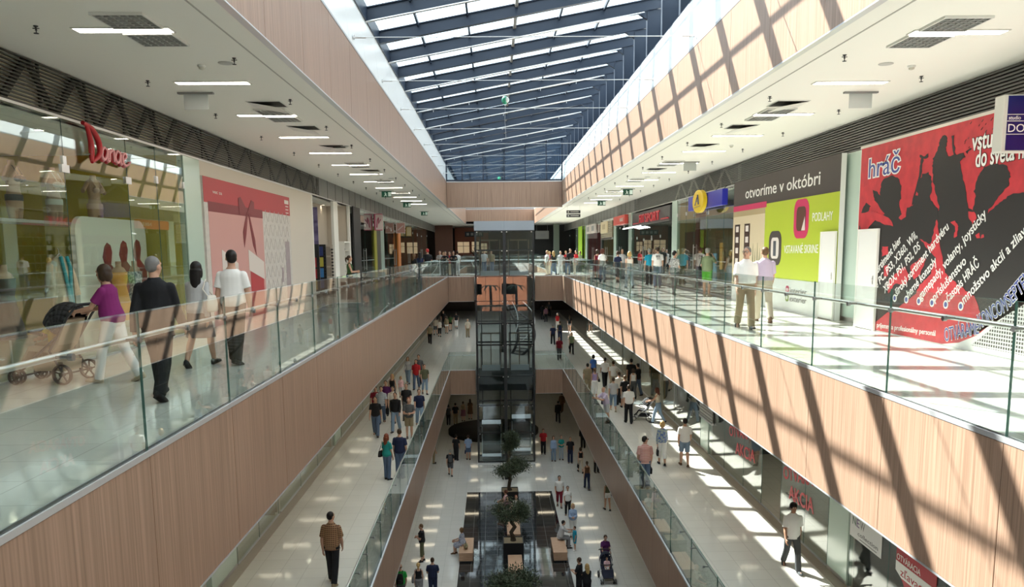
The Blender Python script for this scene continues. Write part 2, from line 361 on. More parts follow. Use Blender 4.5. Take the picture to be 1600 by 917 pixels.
# ------------------------------------------------------------------ glazed roof
def zr(x): return ZRL+(ZTR-ZRL)*(x-XRL)/(XRR-XRL)
PURL = [-1.97, -.63, .71, 2.05, 3.39]
BD = .33; PD = .72
def skylight(y0, y1, first, label, detail=True):
    root = empty('glazed_roof', (0, (y0+y1)/2, ZRL), label=label, cat='skylight')
    ys = []; y = first
    while y < y1-.3:
        if y > y0+.1: ys.append(y)
        y += MOD
    gp = None
    for i, y in enumerate(ys):
        b = MB()
        for (w, zo0, zo1) in ((.05, .02, BD-.02), (.17, 0, .025), (.17, BD-.025, BD)):
            b.prism([(XRL, y-w/2, ZRL+zo0), (XRR+PD, y-w/2, zr(XRR+PD)+zo0), (XRR+PD, y-w/2, zr(XRR+PD)+zo1), (XRL, y-w/2, ZRL+zo1)], (0, w, 0))
        b.build('rafter', NAVY, root, fixn=True)
        p = MB().box(XRR+.02, XRR+PD, y-.03, y+.03, ZRR, ZTR+.05).box(XRR, XRR+.02, y-.09, y+.09, ZRR, ZTR).box(XRR+PD, XRR+PD+.02, y-.09, y+.09, ZRR, ZTR)
        p.prism([(XRR, y-.06, ZTR-.25), (XRR-.3, y-.06, zr(XRR-.3)), (XRR, y-.06, ZTR)], (0, .12, 0))
        p.build('post', NAVY, root, fixn=True)
        if detail and i % 2 == 1:
            q = MB().path([(XRL-.05, y-.16, ZRL-.06), (XRR-.1, y-.16, zr(XRR-.1)-.06)], .028, 8)
            for k in range(5):
                xx = XRL+.7+k*1.45; q.tube((xx, y-.16, zr(xx)-.06), (xx, y-.16, zr(xx)-.16), .012, n=6)
            q.build('sprinkler_pipe', STEEL, root)
    for k, x in enumerate(PURL):
        w = .05 if k != 2 else .09
        pm = MB(); pm.box(x-w/2, x+w/2, y0, y1, zr(x)+BD-.09, zr(x)+BD+.01)
        pm.build('purlin', NAVY if k != 2 else GREYP, root)
    edges = [y0]+ys+[y1]
    xs = [XRL]+PURL+[XRR+PD+.02]
    for a, b in zip(edges[:-1], edges[1:]):
        g = MB()
        for u, v in zip(xs[:-1], xs[1:]):
            g.prism([(u+.02, a+.02, zr(u+.02)+BD+.012), (v-.02, a+.02, zr(v-.02)+BD+.012), (v-.02, a+.02, zr(v-.02)+BD+.03), (u+.02, a+.02, zr(u+.02)+BD+.03)], (0, b-a-.04, 0))
        g.build('roof_pane', RGLASS, root, fixn=True)
        s = MB().box(XRR+PD+.02, XRR+PD+.04, a+.02, b-.02, ZRR+.05, ZTR+.35)
        s.build('side_pane', RGLASS, root)
    f = MB()
    for k in range(1, 6): f.box(XRR+PD-.16, XRR+PD, y0, y1, ZRR+k*.22-.006, ZRR+k*.22+.006)
    if detail: f.build('side_louvre', GREYP, root)
    MB().box(XRR, XRR+PD+.06, y0, y1, ZRR-.05, ZRR+.03).box(XRL-.15, XRL+.04, y0, y1, ZRL-.02, ZRL+BD+.04).build('eaves_beam', NAVY, root)
    return root
skylight(-.5, YE+.3, 18.45-MOD*8, 'long glass roof on navy steel rafters over the near atrium')
skylight(YE+.3, 88, YE+.3+1.08, 'glass roof continuing beyond the glazed gable', False)
# glazed gable above the cross beam
gb = empty('gable_window', (.7, YE, 18.37), label='navy framed glass gable above the wood cross beam', cat='window')
m = MB(); zb = 18.40
m.box(XL, XR, YE-.05, YE+.05, zb-.02, zb+.08)
gx = [XL+.02+(XR-XL-.04)*k/5.5 for k in (0, .75, 1.75, 2.75, 3.75, 4.75, 5.5)]
for x in gx: m.box(x-.045, x+.045, YE-.05, YE+.05, zb, zr(x))
m.prism([(XL, YE-.05, zr(XL)-.12), (XR, YE-.05, zr(XR)-.12), (XR, YE-.05, zr(XR)+.02), (XL, YE-.05, zr(XL)+.02)], (0, .1, 0))
m.build('frame', NAVY, gb, fixn=True)
for a, b in zip(gx[:-1], gx[1:]):
    MB().prism([(a+.045, YE-.01, zb+.08), (b-.045, YE-.01, zb+.08), (b-.045, YE-.01, zr(b)-.1), (a+.045, YE-.01, zr(a)-.1)], (0, .02, 0)).build('pane', glass_mat('gable glass', (.62, .70, .74), .25), gb, fixn=True)
# tension cables across the atrium
for i, y in enumerate([13.6, 18.03, 22.5, 26.85, 31.2, 35.6, 40, 44.3, 48.7]):
    t = empty('tension_cable', ((XL+XR)/2, y, 18.59), label=f'{ORD[i]} thin steel tension cable stretched across the atrium below the roof', cat='cable', group='tension cables under the glass roof')
    MB().tube((XL, y, 18.59), (XR, y, 18.59), .009, n=6).build('wire', STEEL, t)
    MB().tube((XL, y, 18.59), (XL+.28, y, 18.59), .02, n=8).tube((XL, y, 18.59), (XL+.03, y, 18.59), .05, n=10).build('anchor', STEEL, t)
    MB().tube((XR, y, 18.59), (XR-.28, y, 18.59), .02, n=8).tube((XR, y, 18.59), (XR-.03, y, 18.59), .05, n=10).build('anchor', STEEL, t)
# stray balloon under the roof
d = ray(789.3, 156.5)
tt = 26.0; bp = EYE+d*tt
while bp.z < zr(bp.x)-.17: tt += .05; bp = EYE+d*tt
bl = empty('balloon', bp, label='green and white balloon caught under the glass roof', cat='balloon')
GRN = mat('balloon green', (.03, .32, .18), .25); MB().ell(bp, (.14, .14, .165), 18, 12).build('skin', GRN, bl)
MB().ell(bp+Vector((.075, -.065, .0)), (.09, .09, .115), 14, 10).build('white_patch', mat('balloon white', (.75, .8, .75), .3), bl)
MB().tube(bp-Vector((0, 0, .16)), bp-Vector((0, 0, .21)), .008, .03, 8).path([bp-Vector((0, 0, .21)), bp-Vector((.02, 0, .8)), bp-Vector((-.02, 0, 1.5))], .004, 5).build('string', mat('string', (.7, .7, .7), .6), bl)

# ------------------------------------------------------------------ glass balustrades
def balustrade(name_lab, pts_axis, fixed, s, z, y0, y1, seams, group=None):
    """pts_axis 'y': runs along y at x=fixed; s = direction of the walkway side"""
    if pts_axis == 'y': P = lambda a, o, zz: (fixed+s*o, a, zz)
    else: P = lambda a, o, zz: (a, fixed+s*o, zz)
    def bx(mb, a, b, o0, o1, za, zb, m=0, side=None):
        p, q = P(a, o0, za), P(b, o1, zb)
        mb.box(p[0], q[0], p[1], q[1], za, zb, m, side); return mb
    root = empty('glass_balustrade', P((y0+y1)/2, .05, z+.05), label=name_lab, cat='balustrade', group=group)
    ed = [y0]+[q for q in seams if y0+.15 < q < y1-.15]+[y1]
    sd = [1, 1, 1, 0, 1, 0] if pts_axis == 'y' else [1, 1, 0, 1, 0, 1]
    for a, b in zip(ed[:-1], ed[1:]):
        bx(MB(), a+.006, b-.006, .014, .032, z-.02, z+1.24, 0, sd).build('glass_panel', [BGLASS, GEDGE], root)
    rail = MB(); rail.tube(P(y0, .15, z+1.0), P(y1, .15, z+1.0), .024, n=12); rail.build('handrail', STEEL, root)
    for a, b in zip(ed[:-1], ed[1:]):
        for t in ((a, (a+b)/2) if b-a > 1 else (a,)):
            MB().tube(P(t, .004, z+1.0), P(t, .040, z+1.0), .027, n=14).tube(P(t, .045, z+1.0), P(t, .14, z+1.0), .012, n=8).build('rail_bracket', mat('grey steel', (.22, .22, .22), .3, .8), root)
    k = MB(); bx(k, y0, y1, .034, .075, z+.0, z+.045); k.build('base_channel', DSTEEL, root)
    return root
for z, nm in ((Z2, 'upper'), (Z1, 'middle')):
    balustrade(f'clear glass balustrade along the left {nm} walkway', 'y', XL, -1, z, 1.0, YE-.05, SEAMS)
    balustrade(f'clear glass balustrade along the right {nm} walkway', 'y', XR, 1, z, 1.0, YE-.05, SEAMS)
    balustrade(f'glass balustrade of the {nm} bridge left of the lift', 'x', YE, 1, z, XL-.05, SHAFT[0]-.05, [])
    balustrade(f'glass balustrade of the {nm} bridge right of the lift', 'x', YE, 1, z, SHAFT[1]+.05, XR+.05, [])
    if z == Z1: continue
    balustrade(f'glass balustrade on the back edge of the {nm} bridge', 'x', 57.92, -1, z, XL-.05, XR+.05, [-1, 1, 3])
    balustrade(f'glass balustrade along the left {nm} walkway beyond the lift', 'y', XL, -1, z, 57.9, 88, S2)
    balustrade(f'glass balustrade along the right {nm} walkway beyond the lift', 'y', XR, 1, z, 57.9, 88, S2)
    balustrade(f'glass balustrade of the far {nm} landing', 'x', 88, 1, z, XL-.05, XR+.05, [-1, 1, 3])
# ------------------------------------------------------------------ ceiling fittings
FR = mat('white lamp frame', (.75, .75, .72), .5)
GRL = mat('grey grille', (.42, .43, .42), .5)
VOID_SHADE = mat('ceiling opening shade', (.09, .09, .088), .8)  # dark sheet colour standing in for the shade inside grilles and vents
def lamp(x0, x1, y, z, label, group, lm=None):
    r = empty('ceiling_lamp', ((x0+x1)/2, y, z), label=label, cat='ceiling lamp', group=group)
    MB().box(x0, x1, y-.1, y+.1, z-.012, z-.004).build('diffuser', lm or LAMPM, r)
    MB().box(x0-.02, x1+.02, y-.12, y-.1, z-.016, z+.0).box(x0-.02, x1+.02, y+.1, y+.12, z-.016, z).box(x0-.02, x0, y-.1, y+.1, z-.016, z).box(x1, x1+.02, y-.1, y+.1, z-.016, z).build('frame', FR, r)
    return r
def grille(x0, y0, label, group, n=6, sz=.58):
    r = empty('ceiling_grille', (x0+sz/2, y0+sz/2, ZC), label=label, cat='vent grille', group=group)
    MB().box(x0, x0+sz, y0, y0+sz, ZC-.003, ZC-.001).build('dark_backing', VOID_SHADE, r)
    g = MB()
    for k in range(n+1):
        a = k*sz/n
        g.box(x0+a-.006, x0+a+.006, y0, y0+sz, ZC-.03, ZC-.003); g.box(x0, x0+sz, y0+a-.006, y0+a+.006, ZC-.03, ZC-.003)
    g.build('lattice', GRL, r)
    MB().box(x0-.02, x0, y0-.02, y0+sz+.02, ZC-.032, ZC).box(x0+sz, x0+sz+.02, y0-.02, y0+sz+.02, ZC-.032, ZC).box(x0, x0+sz, y0-.02, y0, ZC-.032, ZC).box(x0, x0+sz, y0+sz, y0+sz+.02, ZC-.032, ZC).build('frame', FR, r)
def sprinkler(x, y, label, group):
    r = empty('sprinkler', (x, y, ZC), label=label, cat='sprinkler', group=group)
    MB().lathe((x, y, ZC), [(.03, 0), (.027, -.01), (.011, -.016), (.011, -.05), (.015, -.055)], 12).build('body', DSTEEL, r)
    MB().tube((x-.04, y, ZC-.03), (x+.04, y, ZC-.03), .006, n=6).tube((x, y, ZC-.05), (x, y, ZC-.085), .006, n=6).lathe((x, y, ZC-.085), [(.002, 0), (.03, -.002), (.03, -.008), (.002, -.01)], 12).build('deflector', DSTEEL, r)
def detector(x, y, label):
    r = empty('smoke_detector', (x, y, ZC), label=label, cat='smoke detector', group='smoke detectors on the ceiling')
    MB().lathe((x, y, ZC), [(.06, 0), (.06, -.02), (.045, -.03)], 16).build('base', FR, r)
    MB().lathe((x, y, ZC-.03), [(.045, 0), (.04, -.025), (.015, -.035)], 16).build('sensor', mat('cream plastic', (.6, .58, .5), .5), r)
def speaker(x, y, label):
    tag(MB().lathe((x, y, ZC), [(.11, 0), (.11, -.008), (.10, -.012), (.02, -.012)], 24).build('ceiling_speaker', mat('speaker mesh', (.5, .5, .48), .7)), label, 'speaker', 'round speakers in the ceiling')
def flap(x, y, s, label):
    r = empty('ceiling_vent', (x, y, ZC), label=label, cat='vent', group='square flap vents in the ceiling')
    MB().box(x-.3, x+.3, y-.3, y+.3, ZC-.004, ZC-.001).build('opening_shade', VOID_SHADE, r)
    MB().box(x-.32, x-.3, y-.32, y+.32, ZC-.012, ZC).box(x+.3, x+.32, y-.32, y+.32, ZC-.012, ZC).box(x-.3, x+.3, y-.32, y-.3, ZC-.012, ZC).box(x-.3, x+.3, y+.3, y+.32, ZC-.012, ZC).build('frame', FR, r)
    MB().prism([(x-s*.3, y-.29, ZC-.014), (x+s*.3, y-.29, ZC-.12), (x+s*.3, y+.29, ZC-.12), (x-s*.3, y+.29, ZC-.014)], (0, 0, -.008)).build('flap', FR, r, fixn=True)
def glass_sign(x, y, label, m, w=.6, h=.3, arrow=True):
    r = empty('hanging_sign', (x, y, ZC), label=label, cat='sign', group='small hanging signs')
    MB().box(x-w/2-.1, x+w/2+.1, y-.04, y+.04, ZC-.03, ZC).build('mount', GREYP, r)
    MB().box(x-w/2, x+w/2, y-.008, y+.008, ZC-.03-h, ZC-.03).build('plate', m, r)
    return r
SIDE = (('left', -5.2, -4.02, XL, WL, 1), ('right', 5.55, 6.78, XR, WR, -1))
for nm, xa, xb, xe, xw, s in SIDE:
    off = 0 if nm == 'left' else .28
    for i in range(13):
        y = 10.58+3.2*i+off
        lamp(xa, xb, y, ZC, f'{ORD[i]} glowing strip lamp in the {nm} ceiling' if i else f'nearest glowing strip lamp in the {nm} ceiling', 'strip lamps in the ceiling')
    gi = 0
    for i in (0, 2, 5, 7, 9):
        y = 10.58+3.2*i+off
        gx = xb-.64 if nm == 'left' else xa+.04
        for dy, w in ((-.72, 'before'), (.14, 'behind')):
            grille(gx, y+dy, f'dark egg-crate grille just {w} the {ORD[i]} strip lamp of the {nm} ceiling', 'egg-crate grilles in the ceiling')
    for i, (k, yy) in enumerate(((1, 15.75), (2, 18.7), (3, 22.0), (5, 28.5))):
        flap((xa+xb)/2+s*.35, yy+off, s, f'{ORD[i]} square vent with a slanted flap in the {nm} ceiling')
    n = 0
    for i in range(12):
        y = 8.9+3.2*i
        for x, w in ((xe-s*.75, 'atrium side'), (xw+s*1.0, 'shop side')):
            sprinkler(x, y+(0 if 'atr' in w else 1.5), f'{ORD[i]} small sprinkler head on the {w} of the {nm} ceiling', 'sprinklers in the ceiling')
    for i, yy in enumerate((12.55, 22.1, 31.8)):
        detector(xb-.33 if nm == 'left' else xb-.2, yy+off, f'{ORD[i]} round smoke detector in the {nm} ceiling')
        speaker(xb+.08 if nm == 'left' else xa+.55, yy-.15+off, f'{ORD[i]} round flush speaker in the {nm} ceiling')
SP = mat('grey sign plate', (.52, .55, .55), .4)
for px, py, yy, nm in ((306, 150, 14.6, 'left'), (1345, 145, 14.9, 'right'), (426, 260, 27, 'left'), (1078, 258, 26.5, 'right')):
    x = ony(px, py, yy).x
    glass_sign(x, yy, f'pale grey hanging plate, {"nearer" if yy < 20 else "farther"} of the two on the {nm} ceiling', SP, .42, .26)
EXG = mat('exit sign green', (.008, .06, .04), .4, emit=(.0, .25, .12), es=.08); EXW = mat('exit sign white', (.8, .9, .85), .4, emit=(.7, 1, .85), es=.12)
for i, (px, py, yy) in enumerate(((604, 307, 38), (636, 323, 47), (981, 303, 38), (940, 320, 47), (663, 338, 58))):
    x = ony(px, py, yy).x; nm = 'left' if x < 0 else 'right'
    r = glass_sign(x, yy, f'green exit sign hanging from the {nm} ceiling, {("nearest", "second", "nearest", "second", "third")[i]} along', EXG, .46, .27)
    z0 = ZC-.3
    MB().box(x+.08, x+.22, yy-.014, yy-.008, z0+.04, z0+.23).build('door_symbol', EXW, r)
    mm = MB(); mm.ell((x-.06, yy-.011, z0+.2), (.022, .003, .022), 8, 5).bar((x-.06, yy-.011, z0+.17), (x-.04, yy-.011, z0+.1), .004, .045).bar((x-.04, yy-.011, z0+.1), (x-.11, yy-.011, z0+.05), .004, .025).bar((x-.04, yy-.011, z0+.1), (x+.02, yy-.011, z0+.05), .004, .025).bar((x-.05, yy-.011, z0+.16), (x+.02, yy-.011, z0+.14), .004, .02).build('running_figure', EXW, r)
# two dark direction signs under the right ceiling
for k, (py, lab) in enumerate(((331, 'upper'), (337, 'lower'))):
    yy = 52.5; p = ony(896, py, yy); r = empty('direction_sign', p, label=f'{lab} dark direction board hanging under the right ceiling', cat='sign', group='pair of direction boards')
    MB().box(p.x-.45, p.x+.45, yy-.03, yy+.03, p.z-.1, p.z+.1).build('board', DSTEEL, r)
    MB().box(p.x-.38, p.x-.28, yy-.036, yy-.03, p.z-.05, p.z+.05).bar((p.x-.2, yy-.033, p.z), (p.x+.35, yy-.033, p.z), .006, .05).build('arrow_mark', FR, r)
    if k == 0: MB().tube((p.x-.4, yy, p.z+.1), (p.x-.4, yy, ZC), .008, n=6).tube((p.x+.4, yy, p.z+.1), (p.x+.4, yy, ZC), .008, n=6).build('hanger', STEEL, r)
    else: MB().tube((p.x-.4, yy, p.z+.1), (p.x-.4, yy, p.z+.2), .008, n=6).tube((p.x+.4, yy, p.z+.1), (p.x+.4, yy, p.z+.2), .008, n=6).build('hanger', STEEL, r)
# lamps under the two lower ceilings
for z, lv, n0 in ((Z2-1.6, 'middle', 6), (Z1-1.6, 'lowest', 8)):
    for nm, xa, xb, xe, xw, s in SIDE:
        for i in range(11):
            y = 20+3.2*i if lv == 'middle' else 30.5+2.6*i
            lamp(xa, xb, y, z, f'{ORD[i]} strip lamp in the {nm} ceiling of the {lv} level', 'strip lamps of the lower ceilings', LAMPL if lv == 'middle' else LAMPG)
for i in range(8):  # extra lamps, added to brighten the dark floor beyond the lift
    for nm, xa in (('left', -2.3), ('right', 2.9)):
        lamp(xa, xa+1.18, 54.6+4.2*i, Z1-1.6, f'{ORD[i]} added strip lamp on the {nm} of the low ceiling beyond the lift', 'strip lamps of the lower ceilings', LAMPG)
# ------------------------------------------------------------------ louvre bands over the shops
SLAT = mat('louvre slat', (.10, .10, .095), .45, .2); SLATD = mat('dark louvre slat', (.045, .047, .04), .45, .2)
ZL0, ZL1 = 16.12, ZC
def louvre(nm, xw, s, y0, y1, sm, n, back, label, depth=.04, fr=.8, bd=.3):
    r = empty('louvre_band', (xw, (y0+y1)/2, ZL0), label=label, cat='louvre')
    p = (ZL1-ZL0)/n
    for k in range(n): MB().box(xw, xw-s*depth, y0, y1, ZL0+p*k+p*.25, ZL0+p*k+p*fr).build('slat', sm, r)
    MB().box(xw+s*.01, xw-s*.06, y0, y1, ZL0-.035, ZL0+.005).build('bottom_rail', ALU, r)
    if back: MB().box(xw-s*bd, xw-s*(bd+.02), y0, y1, ZL0, ZL1).build('backing', back, r)
    return r
def truss(r, xw, s, y0, y1, step, m, w=.075):
    y = y0; up = True
    while y < y1-.1:
        yy = min(y+step, y1); a, b = (ZL0, ZL1) if up else (ZL1, ZL0)
        MB().bar((xw-s*.075, y, a), (xw-s*.075, yy, b), w*1.5, .04, up=(1, 0, 0)).build('truss_diagonal', m, r)
        if not up: MB().bar((xw-s*.12, yy-step*.45, ZL0), (xw-s*.12, yy-step*.45, ZL1), .03, .05).build('truss_post', m, r)
        y += step; up = not up
OLIVE = mat('olive yellow wall', (.52, .43, .07), .6)
PLEN = mat('plenum board', (.20, .19, .15), .8)
l1 = louvre('left', WL, 1, 2, 17.5, SLATD, 13, mat('pale board for plenum light', (.62, .58, .46), .8), 'dark slatted louvre with zigzag truss over the yellow lingerie shop', .03, .66, .17)  # pale board added behind the slats, its colour standing in for light there
truss(l1, WL, 1, 3.2, 17.5, .68, BLACK)
l2 = louvre('left', WL, 1, 17.5, 31, SLAT, 13, PLEN, 'grey slatted louvre with dark truss bars over the pink poster', .03, .7, .17)
truss(l2, WL, 1, 17.6, 31, .95, BLACK, .06)
def ribbed(nm, xw, s, y0, y1, label):
    r = empty('louvre_band', (xw, (y0+y1)/2, ZL0), label=label, cat='louvre')
    MB().box(xw-s*.02, xw-s*.08, y0, y1, ZL0, ZL1).build('panel', GREYP, r)
    for k in range(13): z = ZL0+.03+k*.051; MB().box(xw-s*.02, xw-s*.005, y0, y1, z, z+.028).build('slat', mat('light louvre slat', (.22, .22, .21), .5), r)
    m = MB(); y = y0
    while y < y1: m.box(xw, xw-s*.02, y-.02, y+.02, ZL0, ZL1); y += 1.6
    m.build('joint_strip', mat('mid grey', (.13, .13, .125), .5), r)
    MB().box(xw+s*.01, xw-s*.06, y0, y1, ZL0-.03, ZL0+.0).build('bottom_rail', ALU, r)
ribbed('left', WL, 1, 31, 62, 'grey ribbed metal band over the far left shops')
ribbed('left', WL, 1, 62, 100, 'grey ribbed metal band over the last left shops')
# ------------------------------------------------------------------ generic shop boxes
SHLAMP = mat('shop spotlight', (.9, .9, .8), .4, emit=(1, .88, .68), es=45)
def shopbox(side, y0, y1, z, h, depth, wm, label, lamps=2, back=True, lampm=None):
    s = 1 if side == 'left' else -1; xw = WL if side == 'left' else WR
    xb = xw-s*depth
    m = MB()
    m.box(xb, xb-s*.1, y0, y1, z, z+h)
    m.box(xw-s*.12, xb, y0, y0+.06, z, z+h); m.box(xw-s*.12, xb, y1-.06, y1, z, z+h)
    o = m.build(f'wall_{side}', wm); tag(o, f'inner walls of {label}', None, None, 'structure')
    o = MB().box(xw-s*.34, xb, y0+.06, y1-.06, z+h, z+h+.05).build('ceiling', CEIL); tag(o, f'ceiling of {label}', None, None, 'structure')
    nx, ny = 2, max(1, int((y1-y0)/2.2)); c = 0
    for i in range(ny):
        for j in range(nx):
            x = xw-s*(.9+j*(depth-1.6)); y = y0+(i+.5)*(y1-y0)/ny
            r = empty('spotlight', (x, y, z+h), label=f'small ceiling spotlight of {label}', cat='spotlight', group=f'spotlights in {label}')
            MB().lathe((x, y, z+h), [(.09, 0), (.09, -.02), (.07, -.025), (.07, -.008)], 14).build('ring', FR, r)
            MB().lathe((x, y, z+h), [(.07, -.006), (.07, -.01), (.01, -.012)], 12).build('lens', lampm or SHLAMP, r)
    return xw, s, xb
def front(side, y0, y1, z, h, joints, label, door=None, m=None, handle=True, gap=None, ajar=0):
    """glass shopfront: panes between the joints, an optional door (index of the bay), patch fittings"""
    s = 1 if side == 'left' else -1; xw = WL if side == 'left' else WR
    r = empty('shopfront', (xw, (y0+y1)/2, z), label=label, cat='shopfront')
    ed = [y0]+joints+[y1]
    sd = [1, 1, 1, 0, 1, 0]
    for i, (a, b) in enumerate(zip(ed[:-1], ed[1:])):
        if i == gap: continue
        if door is not None and i == door:
            zt = z+h-.75
            L_ = b-a-.024; aj = R(ajar)
            MB().prism([(xw-s*L_*math.sin(aj), b-.012-L_*math.cos(aj), z+.02), (xw, b-.012, z+.02), (xw, b-.012, zt), (xw-s*L_*math.sin(aj), b-.012-L_*math.cos(aj), zt)], (-s*.012, 0, 0)).build('door', [m or SGLASS, GEDGE], r, fixn=True)
            d = [o for o in C.objects if o.parent == r][-1]
            if handle: MB().tube((xw+s*.06, b-.2, z+.75), (xw+s*.06, b-.2, z+1.85), .016, n=10).tube((xw+s*.06, b-.2, z+.85), (xw, b-.2, z+.85), .01, n=8).tube((xw+s*.06, b-.2, z+1.75), (xw, b-.2, z+1.75), .01, n=8).build('door_handle', STEEL, d)
            MB().box(xw, xw-s*.012, a+.004, b-.004, zt+.012, z+h, 0, sd).build('transom', [m or SGLASS, GEDGE], r)
            for yy in (a, b): MB().box(xw+s*.02, xw-s*.03, yy-.11, yy+.11, zt-.06, zt+.06).build('hinge_patch', STEEL, r)
        else:
            MB().box(xw, xw-s*.012, a+.004, b-.004, z+.01, z+h, 0, sd).build('glass_panel', [m or SGLASS, GEDGE], r)
            MB().box(xw+s*.015, xw-s*.03, b-.05, b+.05, z+h-.7, z+h-.56).build('glass_clamp', STEEL, r)
    MB().box(xw+s*.03, xw-s*.04, y0, y1, z, z+.03).build('floor_channel', ALU, r)
    return r
def pilaster(side, y0, y1, z, h, label, m=None, dx=.12):
    s = 1 if side == 'left' else -1; xw = WL if side == 'left' else WR
    r = empty('glass_pilaster', (xw, (y0+y1)/2, z), label=label, cat='pilaster', group='pale green glass pilasters')
    MB().box(xw+s*.02, xw-s*dx, y0+.01, y1-.01, z, z+h).build('glass_cladding', m or GPALE, r, bevel=.006)
    MB().box(xw-s*dx, xw-s*(dx+.3), y0+.02, y1-.02, z, z+h).build('column_core', WHITE, r)
    MB().box(xw+s*.025, xw+s*.02, y0+.02, y1-.02, z, z+.1).build('kick_plate', STEEL, r)
# printed shapes and lettering on boards: pixel -> point on the board's plane
def pr(parent, name, pts, x, s, m, lay=1):
    P = [onx(a, b, x) for a, b in pts]
    P = [(x+s*.003*(lay-1)+s*.0005, p.y, p.z) for p in P]
    return MB().prism(P, (s*.003, 0, 0)).build(name, m, parent, fixn=True)
def prq(parent, name, y0, y1, z0, z1, x, s, m, lay=1):
    return MB().box(x+s*.003*(lay-1)+s*.0005, x+s*.003*lay, y0, y1, z0, z1).build(name, m, parent)
def prt(parent, txt, a, b, h, x, s, m, lay=2, bold=0, shear=0, upx=None):
    p, q = onx(*a, x), onx(*b, x); p.x = q.x = x+s*.003*(lay-1)
    return text('lettering', txt, m, parent, p, q, h, .003, shear, bold, nrm=(s, 0, 0), upv=upx or (0, 0, 1))
# ------------------------------------------------------------------ upper left: the yellow lingerie shop
ZS = Z2; HS = ZL0-.04-Z2
xw, s, xb = shopbox('left', 5.0, 17.5, Z2, HS, 4.2, OLIVE, 'the yellow lingerie shop')
front('left', 5.0, 17.5, Z2, HS, [8.2, 10.5, 12.72, 14.86, 16.12], 'frameless glass front of the yellow lingerie shop', door=3, handle=False, ajar=11)
LW = mat('white display panel', (.74, .72, .64), .5); SILR = mat('dark red print', (.22, .018, .016), .5)
def round_panel(x, y0, y1, z0, z1, r=.3):
    pts = [(x, y0, z0), (x, y1, z0)]
    for cyy, a0 in ((y1-r, 0), (y0+r, 90)):
        for k in range(9): a = R(a0+k*11.25); pts.append((x, cyy+r*math.cos(a), z1-r+r*math.sin(a)))
    return pts
ZPT = onx(180, 342, WL-.75).z
def disp_panel(y0, y1, label, sil=True):
    rr = empty('display_screen', (WL-.75, (y0+y1)/2, Z2), label=label, cat='display screen', group='white round-cornered display screens')
    MB().prism(round_panel(WL-.75, y0, y1, Z2, ZPT), (-.08, 0, 0)).build('board', LW, rr, fixn=True)
    MB().box(WL-.66, WL-.92, y0+.1, y1-.1, Z2, Z2+.03).build('foot', STEEL, rr)
    if sil:
        for px, py in ((167, 388), (192, 384), (213, 382)):
            c = onx(px+1, py+3, WL-.745); m = MB(); c.x = WL-.748
            pts = [(c.x, c.y+dy*1.5, c.z-.04+dz*1.15) for dy, dz in ((-.07, .1), (0, .16), (.09, .12), (.12, 0), (.09, -.12), (.07, -.2), (.16, -.28), (.26, -.36), (.26, -.75), (-.24, -.75), (-.24, -.4), (-.12, -.32), (-.09, -.22), (-.14, -.08))]
            m.prism(pts, (.004, 0, 0)).build('silhouette', SILR, rr, fixn=True)
disp_panel(onx(122, 420, WL-.75).y, 17.2, 'wide white rounded display screen with red head silhouettes behind the glass door')
disp_panel(9.2, 11.1, 'white rounded display screen at the left edge of the lingerie shop window', False)
# shop sign in red script
sg = empty('shop_sign', (WL+.1, 14, 15.5), label='red and pink script shop sign on the lingerie shop glass', cat='shop sign')
RED = mat('sign red', (.42, .012, .02), .3); PINK = mat('sign pink', (.75, .33, .35), .4)
def script(parent, strokes, x, y0, z0, w, h, r, m, name):
    """brush lettering: strokes are point lists in unit coordinates"""
    mm = MB()
    for st in strokes:
        pts = []
        for i in range(len(st)-1):
            for k in range(4):
                t = k/4; p0 = st[max(i-1, 0)]; p1 = st[i]; p2 = st[i+1]; p3 = st[min(i+2, len(st)-1)]
                pts.append(tuple(.5*((2*p1[j])+(-p0[j]+p2[j])*t+(2*p0[j]-5*p1[j]+4*p2[j]-p3[j])*t*t+(-p0[j]+3*p1[j]-3*p2[j]+p3[j])*t**3) for j in (0, 1)))
        pts.append(st[-1]); n = len(pts)
        mm.path([(x, y0+u*w, z0+v*h) for u, v in pts], [r*(.55+.45*math.sin(math.pi*min(1, max(.08, i/(n-1))))) for i in range(n)], 8)
    return mm.build(name, m, parent)
DST = [[(.04, 1.0), (.10, .6), (.10, .25), (.09, .02)], [(-.04, 1.05), (.14, .95), (.27, .62), (.26, .25), (.09, .0)]]
AST = [[(.44, .33), (.38, .38), (.32, .2), (.36, .05), (.43, .16), (.46, .37)], [(.46, .38), (.445, .14), (.455, .03), (.50, .06)],
       [(.50, .36), (.50, .06)], [(.50, .22), (.56, .36), (.60, .3), (.60, .05)],
       [(.75, .33), (.69, .38), (.63, .2), (.67, .05), (.735, .16), (.765, .37)], [(.765, .38), (.75, .14), (.76, .03), (.80, .06)],
       [(.82, .16), (.90, .26), (.88, .36), (.82, .3), (.81, .12), (.86, .02), (.95, .08), (1.0, .16)]]
script(sg, DST, WL+.1, 13.25, 15.50, 1.55, .56, .05, RED, 'initial_letter')
script(sg, AST, WL+.1, 13.25, 15.55, 1.55, .62, .024, PINK, 'lettering')
script(sg, AST, WL+.06, 13.26, 15.54, 1.55, .62, .033, RED, 'lettering_backing')
for yy in (13.35, 14.0, 14.6): MB().tube((WL, yy, 15.62), (WL+.1, yy, 15.62), .01, n=6).build('stud', STEEL, sg)
